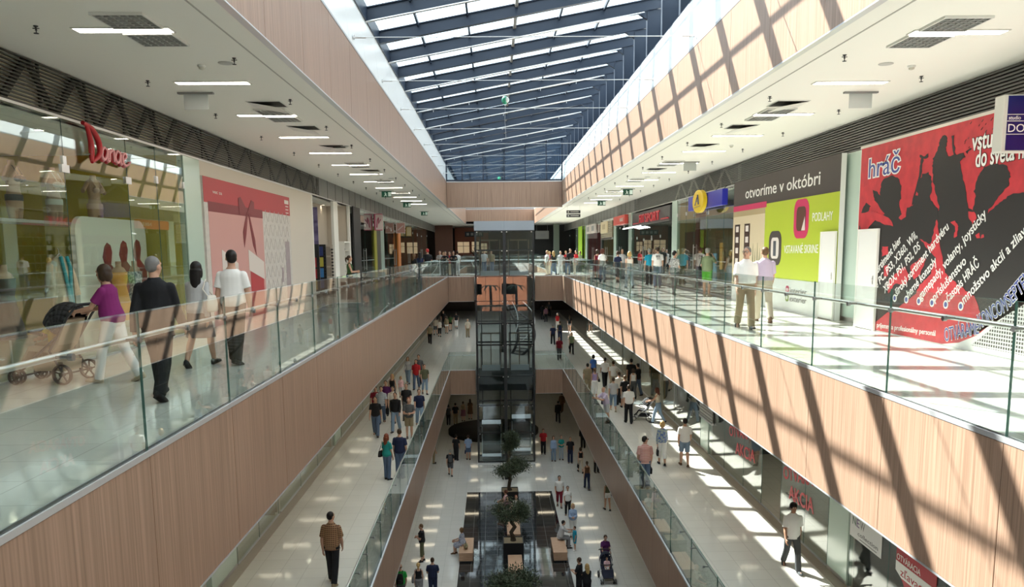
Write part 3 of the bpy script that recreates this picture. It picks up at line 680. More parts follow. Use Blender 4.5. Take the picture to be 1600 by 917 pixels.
# torso mannequins in lingerie on the sill above the racks
SKINM = mat('mannequin skin', (.42, .26, .16), .5)
def torso(x, y, z, label, cm, hgt=.95, rz=0, legs=True):
    r = empty('torso_mannequin', (x, y, z), rz, label, 'mannequin', 'torso mannequins in the lingerie shop')
    M = ROOTM[r]; T = lambda a, b, c: M @ Vector((a, b, c))
    def ring(cx, cyy, zz, rx, ry, n=14): return [T(cx+rx*math.cos(2*math.pi*k/n), cyy+ry*math.sin(2*math.pi*k/n), zz) for k in range(n)]
    b = MB(); L = [(0, .16, .115), (.12, .165, .12), (.2, .15, .11), (.32, .115, .09), (.42, .135, .1), (.5, .15, .105), (.6, .17, .09), (.66, .15, .07), (.69, .07, .05), (.76, .055, .05)]
    b.loft([ring(0, 0, .18+z_*1.0, rx, ry) for z_, rx, ry in L])
    for sx in (-1, 1):
        b.loft([ring(sx*.085, 0, .02, .062, .07, 10), ring(sx*.085, 0, .12, .075, .085, 10), ring(sx*.08, 0, .26, .08, .1, 10)])
        b.loft([[T(sx*(.17+.14*t), 0, .79-.16*t) + (M.to_3x3() @ Vector((0, .045*math.cos(a), .045*math.sin(a)))) for a in [2*math.pi*k/10 for k in range(10)]] for t in (0, .5, 1)])
        b.ell(T(sx*.075, .1, .66), (.065, .05, .06), 10, 7)
    b.build('body', SKINM, r, fixn=True)
    u = MB(); 
    for sx in (-1, 1):
        u.ell(T(sx*.075, .104, .655), (.069, .054, .058), 12, 7)
        u.path([T(sx*.09, .13, .7), T(sx*.1, .05, .85), T(sx*.1, -.06, .82)], .007, 6)
    u.build('bra', cm, r)
    MB().loft([ring(0, 0, .3, .172, .126), ring(0, 0, .36, .174, .128), ring(0, 0, .4, .168, .124)]).build('briefs', cm, r)
    MB().lathe(M @ Vector((0, 0, 0)), [(.14, 0), (.14, .015), (.015, .02), (.015, .25)], 14).build('stand', STEEL, r)
    return r
sill = empty('display_shelf', (WL-1.1, 11.7, 14.95-.06), label='long pale display shelf across the lingerie shop window', cat='shelf')
ZSH = onx(60, 345, WL-1.0).z
MB().box(WL-.85, WL-1.4, 5.06, 17.44, ZSH-.05, ZSH).build('board', LW, sill)
MB().box(WL-.84, WL-.85, 5.06, 17.44, ZSH-.05, ZSH).build('edge_strip', STEEL, sill)
NUDE = mat('beige lace', (.62, .43, .34), .6)
for px, cm, lab, rz in ((24, BLACK, 'torso mannequin in black lingerie at the left of the shelf', -80), (86, mat('white lace', (.7, .68, .64), .6), 'torso mannequin in white lingerie on the window shelf', -90), (149, NUDE, 'torso mannequin in nude pink lingerie above the white panel', -100)):
    torso(WL-1.1, onx(px, 330, WL-1.1).y, ZSH, lab, cm, rz=R(rz))
# busts and clothes in the window
def bust(x, y, z0, label, cm, rz, dress=True, hem=.55):
    r = empty('dress_form', (x, y, z0), rz, label, 'mannequin', 'dress forms in the lingerie shop window')
    M = ROOTM[r]; T = lambda a, b, c: M @ Vector((a, b, c))
    ring = lambda zz, rx, ry, n=16: [T(rx*math.cos(2*math.pi*k/n), ry*math.sin(2*math.pi*k/n), zz) for k in range(n)]
    MB().loft([ring(1.0, .13, .1), ring(1.15, .12, .09), ring(1.3, .16, .11), ring(1.4, .18, .09), ring(1.46, .12, .07), ring(1.48, .055, .05), ring(1.58, .05, .05)]).build('body', SKINM, r)
    g = []; n = 20
    for t, (zz, rx) in enumerate(((hem, .26), (hem+.2, .23), (.85, .19), (1.0, .165), (1.12, .14), (1.28, .175), (1.38, .18))):
        f = max(0, (1.0-zz)*.12)
        g.append([T((rx+f*math.cos(6*2*math.pi*k/n)*.4)*math.cos(2*math.pi*k/n), (rx*.72+f*math.cos(6*2*math.pi*k/n)*.4)*math.sin(2*math.pi*k/n), zz) for k in range(n)])
    MB().loft(g).build('dress', cm, r)
    MB().tube(T(0, 0, .03), T(0, 0, 1.0), .016, n=8).lathe(T(0, 0, 0), [(.17, 0), (.17, .02), (.02, .035)], 16).build('stand', STEEL, r)
bust(WL-.35, onx(186, 430, WL-.35).y, Z2, 'dress form in an orange dress in front of the red silhouettes', mat('orange cloth', (.72, .33, .06), .7), R(-100), True, .5)
bust(WL-.35, onx(211, 430, WL-.35).y, Z2, 'dress form in a white and black flowered dress by the silhouettes', noise_mat('flowered cloth', (.75, .75, .74), (.08, .07, .08), 26, .7), R(-80), True, .6)
bust(WL-.5, onx(6, 430, WL-.5).y, Z2, 'dress form in a dark dress at the left edge of the shop window', mat('dark cloth', (.03, .025, .025), .8), R(-90), True, .5)
rk = empty('garment_rack', (WL-1.7, 12.0, Z2), label='steel garment rail behind the lingerie shop window', cat='garment rack')
MB().tube((WL-1.7, 9.4, Z2+1.72), (WL-1.7, 13.3, Z2+1.72), .015, n=8).build('rail', STEEL, rk)
for yy in (9.4, 13.3): MB().tube((WL-1.7, yy, Z2), (WL-1.7, yy, Z2+1.74), .018, n=8).lathe((WL-1.7, yy, Z2), [(.15, 0), (.15, .02), (.02, .03)], 12).build('upright', STEEL, rk)
def robe(x, y, z1, length, cm, tm, label, rz=0, w=.24):
    r = empty('hanging_garment', (x, y, z1-length), rz, label, 'garment', 'clothes hanging in the lingerie shop')
    if tm: MB().tube((x, y, Z2), (x, y, z1), .014, n=8).lathe((x, y, Z2), [(.16, 0), (.16, .02), (.02, .03)], 14).build('stand', STEEL, r)
    M = ROOTM[r]; T = lambda a, b, c: M @ Vector((a, b, c)); n = 18; L = length
    ring = lambda zz, rx, ry, f=0: [T((rx+f*math.cos(5*2*math.pi*k/n))*math.cos(2*math.pi*k/n), (ry+f*math.cos(7*2*math.pi*k/n))*math.sin(2*math.pi*k/n), zz) for k in range(n)]
    MB().loft([ring(0, w*1.15, .13, .02), ring(L*.3, w, .12, .015), ring(L*.6, w*.8, .1, .01), ring(L*.85, w*.85, .09), ring(L*.95, w*.75, .06), ring(L, .07, .03)]).build('cloth', cm, r)
    for sx in (-1, 1):
        MB().path([T(sx*w*.75, 0, L*.92), T(sx*w*1.25, .0, L*.72), T(sx*w*1.4, .02, L*.5)], [.07, .075, .085], 10).build('sleeve', cm, r)
        if tm: MB().path([T(sx*.09, .07, L*.99), T(sx*.10, .11, L*.85), T(sx*.035, .125, L*.6), T(sx*.03, .15, L*.35), T(sx*.06, .17, 0.05)], .028, 8).build('trim_band', tm, r)
    MB().path([T(-.16, 0, L*.95), T(0, 0, L+.03), T(.16, 0, L*.95)], .008, 6).path([T(0, 0, L+.03), T(0, 0, L+.09), T(.03, 0, L+.12)], .004, 6).build('hanger', STEEL, r)
robe(WL-.35, onx(95, 430, WL-.35).y, Z2+1.7, 1.3, noise_mat('cream robe cloth', (.50, .44, .30), (.42, .36, .24), 30, .8), mat('turquoise cloth', (.03, .33, .38), .7), 'cream robe with turquoise edging hanging in the shop window', R(-90), .26)
gcol = [(.08, .07, .07), (.45, .42, .38), (.5, .48, .45), (.22, .03, .05), (.6, .57, .5), (.05, .05, .06), (.40, .2, .2)]
gnm = ['black', 'grey', 'pale grey', 'wine red', 'cream', 'charcoal', 'dusty pink']
for i in range(7):
    robe(WL-1.7, 9.75+i*.5, Z2+1.70, .8+.1*(i % 3), mat('garment '+gnm[i], gcol[i], .8), None, f'{gnm[i]} garment hanging on the rail of the lingerie shop', R(0), .14)
# back wall shelves with folded stock
def shelf_unit(side, x, y0, y1, z, rows, label, dz=.42, d=.35, m=None):
    s = 1 if side == 'left' else -1
    r = empty('shelf_unit', (x, (y0+y1)/2, z), label=label, cat='shelf unit')
    for k in range(rows): MB().box(x, x+s*d, y0, y1, z+.35+k*dz, z+.38+k*dz).build('shelf', m or LW, r)
    for yy in (y0, (y0+y1)/2, y1): MB().box(x, x+s*.03, yy-.02, yy+.02, z, z+.45+rows*dz).build('upright', STEEL, r)
    return [z+.38+k*dz for k in range(rows)]
pal = {'black': (.02, .02, .022), 'white': (.7, .7, .68), 'red': (.42, .03, .04), 'tan': (.42, .28, .16), 'navy': (.03, .04, .10), 'beige': (.5, .42, .32), 'brown': (.12, .06, .035), 'grey': (.28, .28, .28), 'pink': (.6, .3, .32), 'green': (.08, .25, .12)}
def CM(c): return mat('cloth '+c, pal[c], .75)
def stock(side, x, y0, y1, zs, kind, place, step=.5, cols=('black', 'white', 'red', 'beige', 'grey')):
    s = 1 if side == 'left' else -1; q = 0
    for zi, z in enumerate(zs):
        y = y0+.2
        while y < y1-.15:
            c = cols[(q*7+zi*3) % len(cols)]; q += 1
            if kind == 'bag':
                o = empty('handbag', (x+s*.16, y, z), label=f'{c} handbag on a shelf in {place}', cat='bag', group=f'stock on the shelves in {place}')
                MB().prism([(x+s*.08, y-.15, z), (x+s*.08, y+.15, z), (x+s*.08, y+.12, z+.2), (x+s*.08, y-.12, z+.2)], (s*.12, 0, 0)).build('body', CM(c), o, fixn=True)
                MB().path([(x+s*.14, y-.08, z+.2), (x+s*.14, y-.05, z+.29), (x+s*.14, y+.05, z+.29), (x+s*.14, y+.08, z+.2)], .01, 6).build('handle', CM(c), o)
            elif kind == 'shoe':
                o = empty('shoe', (x+s*.16, y, z), label=f'{c} shoe on a shelf in {place}', cat='shoe', group=f'stock on the shelves in {place}')
                MB().loft([[(x+s*(.05+.26*t), y+w*math.cos(a), z+.03+max(0, h*math.sin(a))) for a in [2*math.pi*k/10 for k in range(10)]] for t, w, h in ((0, .03, .06), (.15, .045, .09), (.45, .045, .07), (.8, .05, .04), (1, .03, .02))]).build('upper', CM(c), o)
                MB().box(x+s*.05, x+s*.31, y-.045, y+.045, z, z+.03).build('sole', CM('white'), o, bevel=.008)
            else:
                h = .08+.05*((q*5) % 3)
                o = MB(); 
                for k in range(3): o.box(x+s*.04, x+s*.3, y-.13+.004*k, y+.13-.004*k, z+h*k/3+.002, z+h*(k+1)/3-.003)
                tag(o.build('folded_garments', CM(c), bevel=.01), f'{c} folded stack on a shelf in {place}', 'clothes', f'stock on the shelves in {place}')
            y += step
zs = shelf_unit('left', xb, 6.2, 16.8, Z2, 4, 'pale wall shelves at the back of the lingerie shop')
stock('left', xb, 6.2, 16.8, zs, 'fold', 'the lingerie shop', .62)
pilaster('left', 17.5, 18.45, Z2, HS, 'pale green glass pilaster left of the pink poster')
# ------------------------------------------------------------------ upper left: pink gift poster
XP = WL+.05
BEI = mat('beige board', (.60, .55, .49), .7)
tag(MB().box(WL+.0, WL-.12, 18.46, 29.6, Z2, ZL0-.03).build('wall_left', BEI), 'beige boarding around the pink poster', None, None, 'structure')
po = empty('poster', (XP, 22.4, Z2), label='large red and pink gift poster on the beige boarding', cat='poster')
MB().box(WL+.001, XP, 18.5, 26.2, Z2, 15.75).build('board', noise_mat('pale patterned print', (.60, .57, .54), (.50, .47, .45), 9, .6), po)
PR = mat('print red', (.42, .035, .045), .5); PPK = mat('print pink', (.56, .30, .28), .6); PDR = mat('print dark red', (.20, .02, .028), .5); PWH = mat('print white', (.66, .60, .57), .6)
prq(po, 'red_band', 18.5, 26.2, 15.17, 15.75, XP, 1, PR, 1)
prq(po, 'pink_field', 18.75, 23.1, Z2, 15.17, XP, 1, PPK, 1)
prq(po, 'ribbon', 18.75, 23.1, 14.97, 15.2, XP, 1, PDR, 2)
b0 = Vector((XP+.009, 21.7, 15.1))
for nm_, pts in (('bow_loop', [(0, 0), (-.55, .35), (-.75, .3), (-.7, -.1), (-.35, -.12)]), ('bow_loop', [(0, 0), (.35, .32), (.62, .28), (.6, .02), (.3, -.08)]), ('ribbon_tail', [(-.05, 0), (.05, 0), (-.2, -.6), (-.42, -.95), (-.48, -.55)]), ('ribbon_tail', [(0, 0), (.12, -.02), (.55, -.75), (.62, -1.15), (.35, -.9)])):
    MB().prism([b0+Vector((0, a, b)) for a, b in pts], (.003, 0, 0)).build(nm_, PDR, po, fixn=True)
for y0, w in ((19.5, 1.2), (21.6, 1.4)):
    MB().prism([(XP+.006, y0, Z2+1.25), (XP+.006, y0, Z2+1.8), (XP+.006, y0+w, Z2+1.45), (XP+.006, y0+w, Z2+.95)], (.003, 0, 0)).build('gift_lid', PWH, po, fixn=True)
    MB().prism([(XP+.006, y0+.1, Z2), (XP+.006, y0+.1, Z2+1.22), (XP+.006, y0+w-.1, Z2+.98), (XP+.006, y0+w-.1, Z2)], (.003, 0, 0)).build('gift_box', PR, po, fixn=True)
MB().box(XP+.006, XP+.009, 25.55, 26.05, 15.52, 15.64).build('white_tab', PWH, po)
for k in range(3): MB().box(XP+.006, XP+.009, 25.65, 26.0, 15.43-.1*k, 15.46-.1*k).build('text_line', PWH, po)
text('lettering', 'vec sa', PWH, po, (XP+.004, 19.1, 15.4), (XP+.004, 19.75, 15.4), .09, .004, nrm=(1, 0, 0))
PGR = mat('print grey line', (.49, .45, .435), .6)
g = MB()
for j in range(7):
    for i in range(6):
        y, z = 23.4+i*.47, Z2+.4+j*.4
        g.bar((XP+.004, y-.2, z-.2), (XP+.004, y, z+.12), .016, .004, up=(1, 0, 0)).bar((XP+.004, y, z+.12), (XP+.004, y+.2, z-.2), .016, .004, up=(1, 0, 0))
g.build('line_pattern', PGR, po)
MB().box(XP+.003, XP+.006, 25.45, 25.95, Z2, Z2+2.05).build('printed_door', mat('print mauve', (.36, .30, .32), .6), po)
MB().box(XP+.003, XP+.006, 24.9, 25.1, Z2+.8, Z2+1.25).build('printed_vase', mat('print mauve', (.36, .30, .32), .6), po)
# ------------------------------------------------------------------ upper left: open white shop, dark shops behind
BEW = mat('beige shop wall', (.55, .49, .42), .7)
shopbox('left', 29.7, 37.2, Z2, HS, 4.5, BEW, 'the white open shop')
for y0, y1, lab in ((29.61, 29.69, 'thin white post at the near side of the open shop'), (33.5, 34.4, 'broad white post in the middle of the open shop'), (37.1, 37.28, 'thin white post at the far side of the open shop')):
    tag(MB().box(WL+.02, WL-.1, y0, y1, Z2, Z2+HS).build('shop_post', WHITE, bevel=.01), lab, 'post', 'white posts of the open shop')
tag(MB().box(WL-1.0, WL-1.1, 34.4, 37.1, Z2, Z2+HS).build('wall_left', BEW), 'beige inner screen of the open shop', None, None, 'structure')
fp = empty('hanging_poster', (WL-.6, 30.9, Z2+1.9), label='tall dark violet poster hanging in the open shop', cat='poster')
MB().box(WL-.3, WL-.9, 31.9, 31.93, Z2+1.75, Z2+3.45).build('sheet', noise_mat('violet print', (.05, .04, .12), (.25, .22, .42), 1.6, .4, (1, 1, 2)), fp)
MB().tube((WL-.3, 31.915, Z2+3.46), (WL-.9, 31.915, Z2+3.46), .015, n=8).build('rod', STEEL, fp)
MB().tube((WL-.6, 31.915, Z2+3.46), (WL-.6, 31.915, Z2+HS), .006, n=6).build('hanging_wire', STEEL, fp)
def rack(x, y, label, cm, panels):
    r = empty('display_rack', (x, y, Z2), label=label, cat='display rack')
    MB().box(x-.3, x+.3, y-.25, y+.25, Z2, Z2+.12).build('base', BLACK, r, bevel=.01)
    MB().box(x-.28, x+.28, y-.03, y+.03, Z2+.12, Z2+2.0).build('back_board', cm, r)
    for k, c in enumerate(panels):
        MB().box(x-.18, x+.18, y-.045, y-.03, Z2+.3+k*.42, Z2+.66+k*.42).build('poster_card', mat(f'card {k} {label}', c, .5), r)
    g = MB()
    for k in range(12): g.box(x-.3, x-.22, y-.1, y-.03, Z2+.35+k*.13, Z2+.4+k*.13).box(x+.22, x+.3, y-.1, y-.03, Z2+.35+k*.13, Z2+.4+k*.13)
    g.build('pegged_goods', DSTEEL, r)
rack(WL-.25, 30.4, 'tall rack with red and black cards at the open shop', DSTEEL, [(.5, .35, .05), (.35, .02, .03), (.4, .02, .03), (.02, .02, .02)])
rack(WL-.25, 31.6, 'tall rack with blue and yellow cards at the open shop', BLACK, [(.03, .1, .3), (.05, .2, .5), (.55, .5, .08), (.03, .05, .2)])
rack(WL-.25, 33.0, 'tall pale rack with small goods beside the broad white post', BEW, [(.35, .3, .25)]*4)
wc = empty('display_cabinet', (WL-.1, 36.0, Z2), label='white display cabinet with sunglasses in the open shop', cat='display cabinet')
MB().box(WL+.1, WL-.4, 35.2, 35.26, Z2, Z2+2.1).box(WL+.1, WL-.4, 36.5, 36.56, Z2, Z2+2.1).box(WL+.1, WL-.4, 35.2, 36.56, Z2+2.1, Z2+2.16).box(WL-.36, WL-.4, 35.2, 36.56, Z2, Z2+2.1).box(WL+.1, WL-.4, 35.2, 36.56, Z2, Z2+.4).build('carcass', WHITE, wc)
for k in range(4): MB().box(WL+.08, WL-.36, 35.26, 36.5, Z2+.75+k*.33, Z2+.77+k*.33).build('shelf', LW, wc)
for k in range(4):
    for j in range(3):
        x_, y_, z_ = WL-.1, 35.5+j*.38, Z2+.77+k*.33
        o = empty('sunglasses', (x_, y_, z_), label='dark pair of sunglasses in the white display cabinet', cat='sunglasses', group='sunglasses in the white cabinet')
        for d_ in (-1, 1): MB().ell((x_, y_+d_*.07, z_+.06), (.012, .055, .045), 10, 6).build('lens', BLACK, o)
        MB().tube((x_, y_-.02, z_+.07), (x_, y_+.02, z_+.07), .006, n=6).tube((x_, y_-.12, z_+.07), (x_-.12, y_-.12, z_+.05), .005, n=6).tube((x_, y_+.12, z_+.07), (x_-.12, y_+.12, z_+.05), .005, n=6).tube((x_-.03, y_, z_), (x_-.03, y_, z_+.06), .01, n=6).build('frame', DSTEEL, o)
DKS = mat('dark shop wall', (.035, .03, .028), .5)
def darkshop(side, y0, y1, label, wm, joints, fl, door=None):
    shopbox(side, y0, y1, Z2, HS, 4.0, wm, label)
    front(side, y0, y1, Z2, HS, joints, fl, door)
darkshop('left', 37.3, 44.6, 'the dark shop', DKS, [39.5, 41.6], 'glass front of the dark shop with black panels', 1)
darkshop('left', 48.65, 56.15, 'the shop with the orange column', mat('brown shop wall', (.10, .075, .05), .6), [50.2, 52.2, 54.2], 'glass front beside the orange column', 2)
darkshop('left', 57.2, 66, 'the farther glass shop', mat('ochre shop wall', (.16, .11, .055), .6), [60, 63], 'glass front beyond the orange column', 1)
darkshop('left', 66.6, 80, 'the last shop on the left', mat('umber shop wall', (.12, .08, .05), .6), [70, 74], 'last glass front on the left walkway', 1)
tag(MB().box(WL+.16, WL+.08, 37.4, 39.3, Z2, Z2+HS).build('black_panel', BLACK, bevel=.01), 'wide black panel at the dark shop front', 'panel')
tag(MB().box(WL+.03, WL-.2, 44.7, 45.5, Z2, Z2+HS-.7).build('olive_upright', mat('olive panel', (.32, .30, .02), .5), bevel=.01), 'narrow olive yellow upright panel below the pink sign', 'panel')
tag(MB().box(WL+.02, WL-.2, 45.52, 47.18, Z2, Z2+HS).build('dark_panel', mat('dark umber', (.05, .045, .035), .5), bevel=.01), 'dark upright panel right of the olive panel', 'panel')
pilaster('left', 47.2, 48.6, Z2, HS, 'pale green glass pilaster right of the olive panel')
pilaster('left', 56.2, 57.2, Z2, HS, 'pale green glass pilaster beyond the orange column')
tag(MB().box(WL+.16, WL+.05, 54.6, 56.0, Z2, Z2+HS-.3).build('orange_column', mat('orange panel', (.55, .17, .03), .5), bevel=.01), 'tall orange column panel on the left shop row', 'panel')
def blade(side, y, x0, x1, z0, z1, label, m1, m2, mk=None):
    r = empty('blade_sign', ((x0+x1)/2, y, z0), label=label, cat='shop sign')
    MB().box(x0, x1, y-.08, y+.08, z0, z1).build('box', m1, r, bevel=.01)
    MB().box(x0+.08*(1 if x1 > x0 else -1), x1, y-.086, y-.08, z0+.04, z1-.04).build('face', m2, r)
    s = 1 if side == 'left' else -1; xw = WL if side == 'left' else WR
    MB().tube((xw, y, (z0+z1)/2+.1), (x1 if side == 'right' else x0, y, (z0+z1)/2+.1), .02, n=8).build('arm', STEEL, r)
    if mk: mk(r)
PKS = mat('pink sign face', (.55, .10, .20), .4); WHF = mat('white sign face', (.75, .62, .62), .4)
blade('left', 44.6, WL+.05, WL+.5, 15.15, 16.05, 'pink and white hanging shop sign above the olive panel', PKS, WHF, lambda r: MB().path([(WL+.2, 44.5, 15.3), (WL+.24, 44.5, 15.7), (WL+.3, 44.5, 15.85), (WL+.3, 44.5, 15.5), (WL+.42, 44.5, 15.75)], .03, 6).build('mark', PKS, r))
blade('left', 54.4, WL+.05, WL+.65, 15.2, 15.9, 'pale pink hanging shop sign beside the orange column', WHF, mat('salmon sign face', (.6, .32, .28), .4), lambda r: MB().bar((WL+.2, 54.3, 15.4), (WL+.55, 54.3, 15.7), .01, .06).build('mark', WHF, r))
blade('left', 60.5, WL+.05, WL+.45, 15.1, 15.8, 'small amber hanging shop sign far along the left row', mat('amber sign', (.45, .28, .06), .4), mat('cream sign face', (.6, .5, .3), .4))
# plant and counter by the dark shop
# ------------------------------------------------------------------ upper right
HSR = HS
SLR = mat('grey louvre blade', (.17, .17, .165), .45, .2)
louvre('right', WR, -1, 6, 27.5, SLR, 12, BLACK, 'dark slatted louvre over the red and green hoardings', .05)
l4 = louvre('right', WR, -1, 27.5, 46.5, mat('mid louvre blade', (.26, .26, .25), .45, .2), 12, mat('plenum grey', (.10, .10, .095), .8), 'grey slatted louvre with truss behind over the blue and yellow sign', .03, .68, .17)
truss(l4, WR, -1, 27.6, 36.5, 1.1, mat('pale truss', (.62, .60, .54), .5), .06)
ribbed('right', WR, -1, 46.5, 66, 'grey ribbed metal band over the sports shop row')
ribbed('right', WR, -1, 66, 100, 'grey ribbed metal band over the last right shops')
# ---- red hoarding
XH = 7.78
HR = noise_mat('print crimson', (.60, .035, .05), (.44, .022, .035), 5, .45); HB = mat('print black', (.018, .016, .016), .45); HW = mat('print pure white', (.85, .85, .83), .5); HBL = mat('print blue', (.045, .07, .30), .45); HWB = mat('white board', (.80, .80, .79), .55)
hd = empty('hoarding', (XH+.06, 13, Z2), label='huge red and black printed hoarding with slanted white writing', cat='hoarding')
MB().box(XH, XH+.12, 8.0, 17.03, Z2, 16.04).build('board', HWB, hd)
MB().box(XH-.02, XH+.12, 8.0, 17.05, 16.04, 16.09).build('top_frame', mat('pale frame', (.7, .66, .6), .5), hd)
c1 = lambda a, b: (1340+a/5.096, 170+b/5.096)
c2 = lambda a, b: (1340+a/4.365, 330+b/4.365)
Q1 = lambda L: [c1(*p) for p in L]; Q2 = lambda L: [c2(*p) for p in L]
# red field with the curved lower edge
edge = [(17.03, Z2+.02), (13.6, Z2+.02), (13.1, Z2+.10), (12.6, Z2+.28), (12.1, Z2+.6), (11.6, Z2+1.05), (11.0, Z2+1.75), (10.2, Z2+2.6)]
MB().prism([(XH-.0005, y, z) for y, z in edge]+[(XH-.0005, 8.0, Z2+3.2), (XH-.0005, 8.0, 16.04), (XH-.0005, 17.03, 16.04)], (-.003, 0, 0)).build('red_field', HR, hd, fixn=True)
black_low = [(16.99, 14.45), (16.2, 14.55), (15.6, 14.75), (15.0, 14.55), (14.3, 14.5), (13.6, 14.75), (13.0, 14.6), (12.4, 14.35), (11.8, 14.5), (11.2, 14.7), (8.0, 14.9), (8.0, Z2+3.15), (10.2, Z2+2.62), (11.0, Z2+1.78), (11.6, Z2+1.08), (12.1, Z2+.63), (12.6, Z2+.31), (13.1, Z2+.2), (14, Z2+.3), (15.4, Z2+.5), (16.0, Z2+.2), (16.99, Z2+.15)]
MB().prism([(XH-.003, y, z) for y, z in black_low], (-.003, 0, 0)).build('black_field', HB, hd, fixn=True)
lowred = [(230, 800), (236, 700), (300, 640), (400, 565), (430, 500), (500, 430), (536, 320), (470, 240), (432, 190), (500, 225), (520, 150), (545, 55), (556, 180), (585, 320), (600, 420), (650, 470), (740, 540), (800, 580), (840, 690), (850, 735), (740, 815), (600, 868), (560, 880), (400, 850)]
def rough(L, amp, n=5):
    out = []
    for i, a in enumerate(L):
        b = L[(i+1) % len(L)]; d = math.hypot(b[0]-a[0], b[1]-a[1]); k = max(1, min(n, int(d/14)))
        for j in range(k): t = j/k; out.append((a[0]+(b[0]-a[0])*t+rnd.uniform(-amp, amp), a[1]+(b[1]-a[1])*t+rnd.uniform(-amp, amp)))
    return out
pr(hd, 'red_patch', Q2(rough(lowred, 5)), XH, -1, HR, 3.2)
for L in ([(20, 10), (110, 0), (215, 40), (250, 100), (190, 90), (120, 60), (60, 130), (25, 210)], [(280, 40), (330, 0), (335, 40), (300, 60)], [(170, 240), (210, 235), (220, 290), (172, 305)], [(640, 70), (670, 60), (690, 100), (685, 170), (660, 185), (672, 120)], [(760, 0), (800, 0), (820, 50), (790, 85), (765, 50)], [(265, 420), (330, 375), (355, 440), (330, 500), (260, 490), (210, 560), (215, 480)], [(360, 380), (440, 310), (470, 330), (430, 430), (385, 470)], [(185, 370), (212, 365), (208, 440), (186, 450)], [(812, 160), (830, 150), (835, 185), (818, 185)], [(845, 160), (865, 158), (868, 182), (848, 182)]):
    pr(hd, 'red_patch', Q2(rough(L, 5)), XH, -1, HR, 3.3)
figs = [[(190, 600), (215, 550), (265, 530), (320, 550), (345, 600), (350, 680), (335, 760), (350, 860), (390, 880), (400, 960), (200, 960), (250, 870), (140, 730), (122, 650), (150, 655), (178, 690)],
        [(20, 960), (35, 800), (70, 750), (105, 770), (90, 830), (160, 825), (120, 860), (95, 960)],
        [(480, 600), (520, 520), (570, 505), (590, 560), (590, 650), (575, 710), (640, 790), (660, 960), (370, 960), (395, 790), (440, 770), (455, 690), (485, 690), (470, 650)],
        [(600, 470), (605, 400), (640, 330), (655, 260), (680, 210), (715, 215), (720, 260), (705, 320), (720, 380), (760, 370), (850, 350), (860, 380), (815, 420), (845, 560), (875, 700), (890, 870), (930, 960), (640, 960), (655, 780), (620, 640), (600, 560)],
        [(495, 370), (540, 375), (570, 360), (565, 385), (530, 400), (515, 500), (450, 750), (435, 770), (500, 470), (510, 410)],
        [(750, 215), (768, 215), (785, 370), (768, 372)], [(860, 345), (900, 310), (910, 320), (875, 355)],
        [(960, 540), (1010, 460), (1100, 435), (1190, 450), (1220, 520), (1205, 610), (1130, 700), (1050, 800), (1000, 960), (930, 960), (925, 800), (940, 700), (930, 660)],
        [(1040, 830), (1120, 760), (1200, 700), (1260, 670), (1420, 660), (1500, 960), (960, 960)]]
for i, L in enumerate(figs): pr(hd, 'dark_figure', Q1(rough(L, 6)), XH, -1, HB, 2.15+.06*i)
for k in range(26):
    a, b = 1030+rnd.uniform(-220, 110), 130+rnd.uniform(-70, 190); l = rnd.uniform(8, 34)
    if b > 200 and a > 900: continue
    pr(hd, 'ink_fleck', Q1([(a, b), (a+l*.5, b-l*.7), (a+l*.6, b-l*.62), (a+l*.12, b+4)]), XH, -1, HB, 2)
def slant(txt, a, b, m=HW, h=.17, f=c2): return prt(hd, txt, f(*a), f(*b), h, XH, -1, m, 5, .012)
for t_, a_, b_ in (('sortiment hier', (130, 440), (304, 205)), ('pre PC, PS3, X360, Wii,', (110, 560), (412, 172)), ('XBOX, PS1, PS2, DS', (190, 560), (434, 252)), ('široký sortiment hardvéru', (272, 580), (628, 118)), ('herné konzoly', (352, 592), (546, 352)), ('gamepady, volanty, joysticky', (436, 606), (886, 30)), ('príslušenstvo', (530, 616), (748, 352)), ('časopis HRÁČ', (624, 624), (838, 370)), ('množstvo akcií a zliav', (732, 634), (1160, 150))): slant(t_, a_, b_)
for a, b in ((258, 592), (337, 602), (422, 613), (512, 624), (606, 636), (709, 648)):
    c = onx(*c2(a, b), XH)
    for rr, m_, ly in ((.075, HW, 4), (.045, HBL, 5)):
        MB().tube((XH-.003*ly, c.y, c.z), (XH-.003*ly-.003, c.y, c.z), rr, n=16).build('bullet_dot', m_, hd)
prt(hd, 'príjemný a profesionálny personál', c2(135, 790), c2(535, 850), .10, XH, -1, HW, 5, .01)
for t_, a_, b_ in (('OTVÁRAME', (600, 888), (832, 835)), ('KONCOM', (838, 800), (1030, 672)), ('SEPTEMBRA', (1042, 655), (1300, 360))):
    prt(hd, t_, c2(*a_), c2(*b_), .24, XH, -1, HW, 4, .035); prt(hd, t_, c2(*a_), c2(*b_), .24, XH, -1, HBL, 5, .0)
for bold, m_, ly in ((.05, HW, 4), (.0, HBL, 5)): prt(hd, 'hráč', c1(92, 550), c1(338, 500), .40, XH, -1, m_, ly, bold)
for t_, a_, b_ in (('vstupná', (915, 332), (1235, 272)), ('do sveta hier', (945, 465), (1450, 365))):
    prt(hd, t_, c1(*a_), c1(*b_), .30, XH, -1, HB, 4, .04); prt(hd, t_, c1(*a_), c1(*b_), .30, XH, -1, HW, 5, .015)
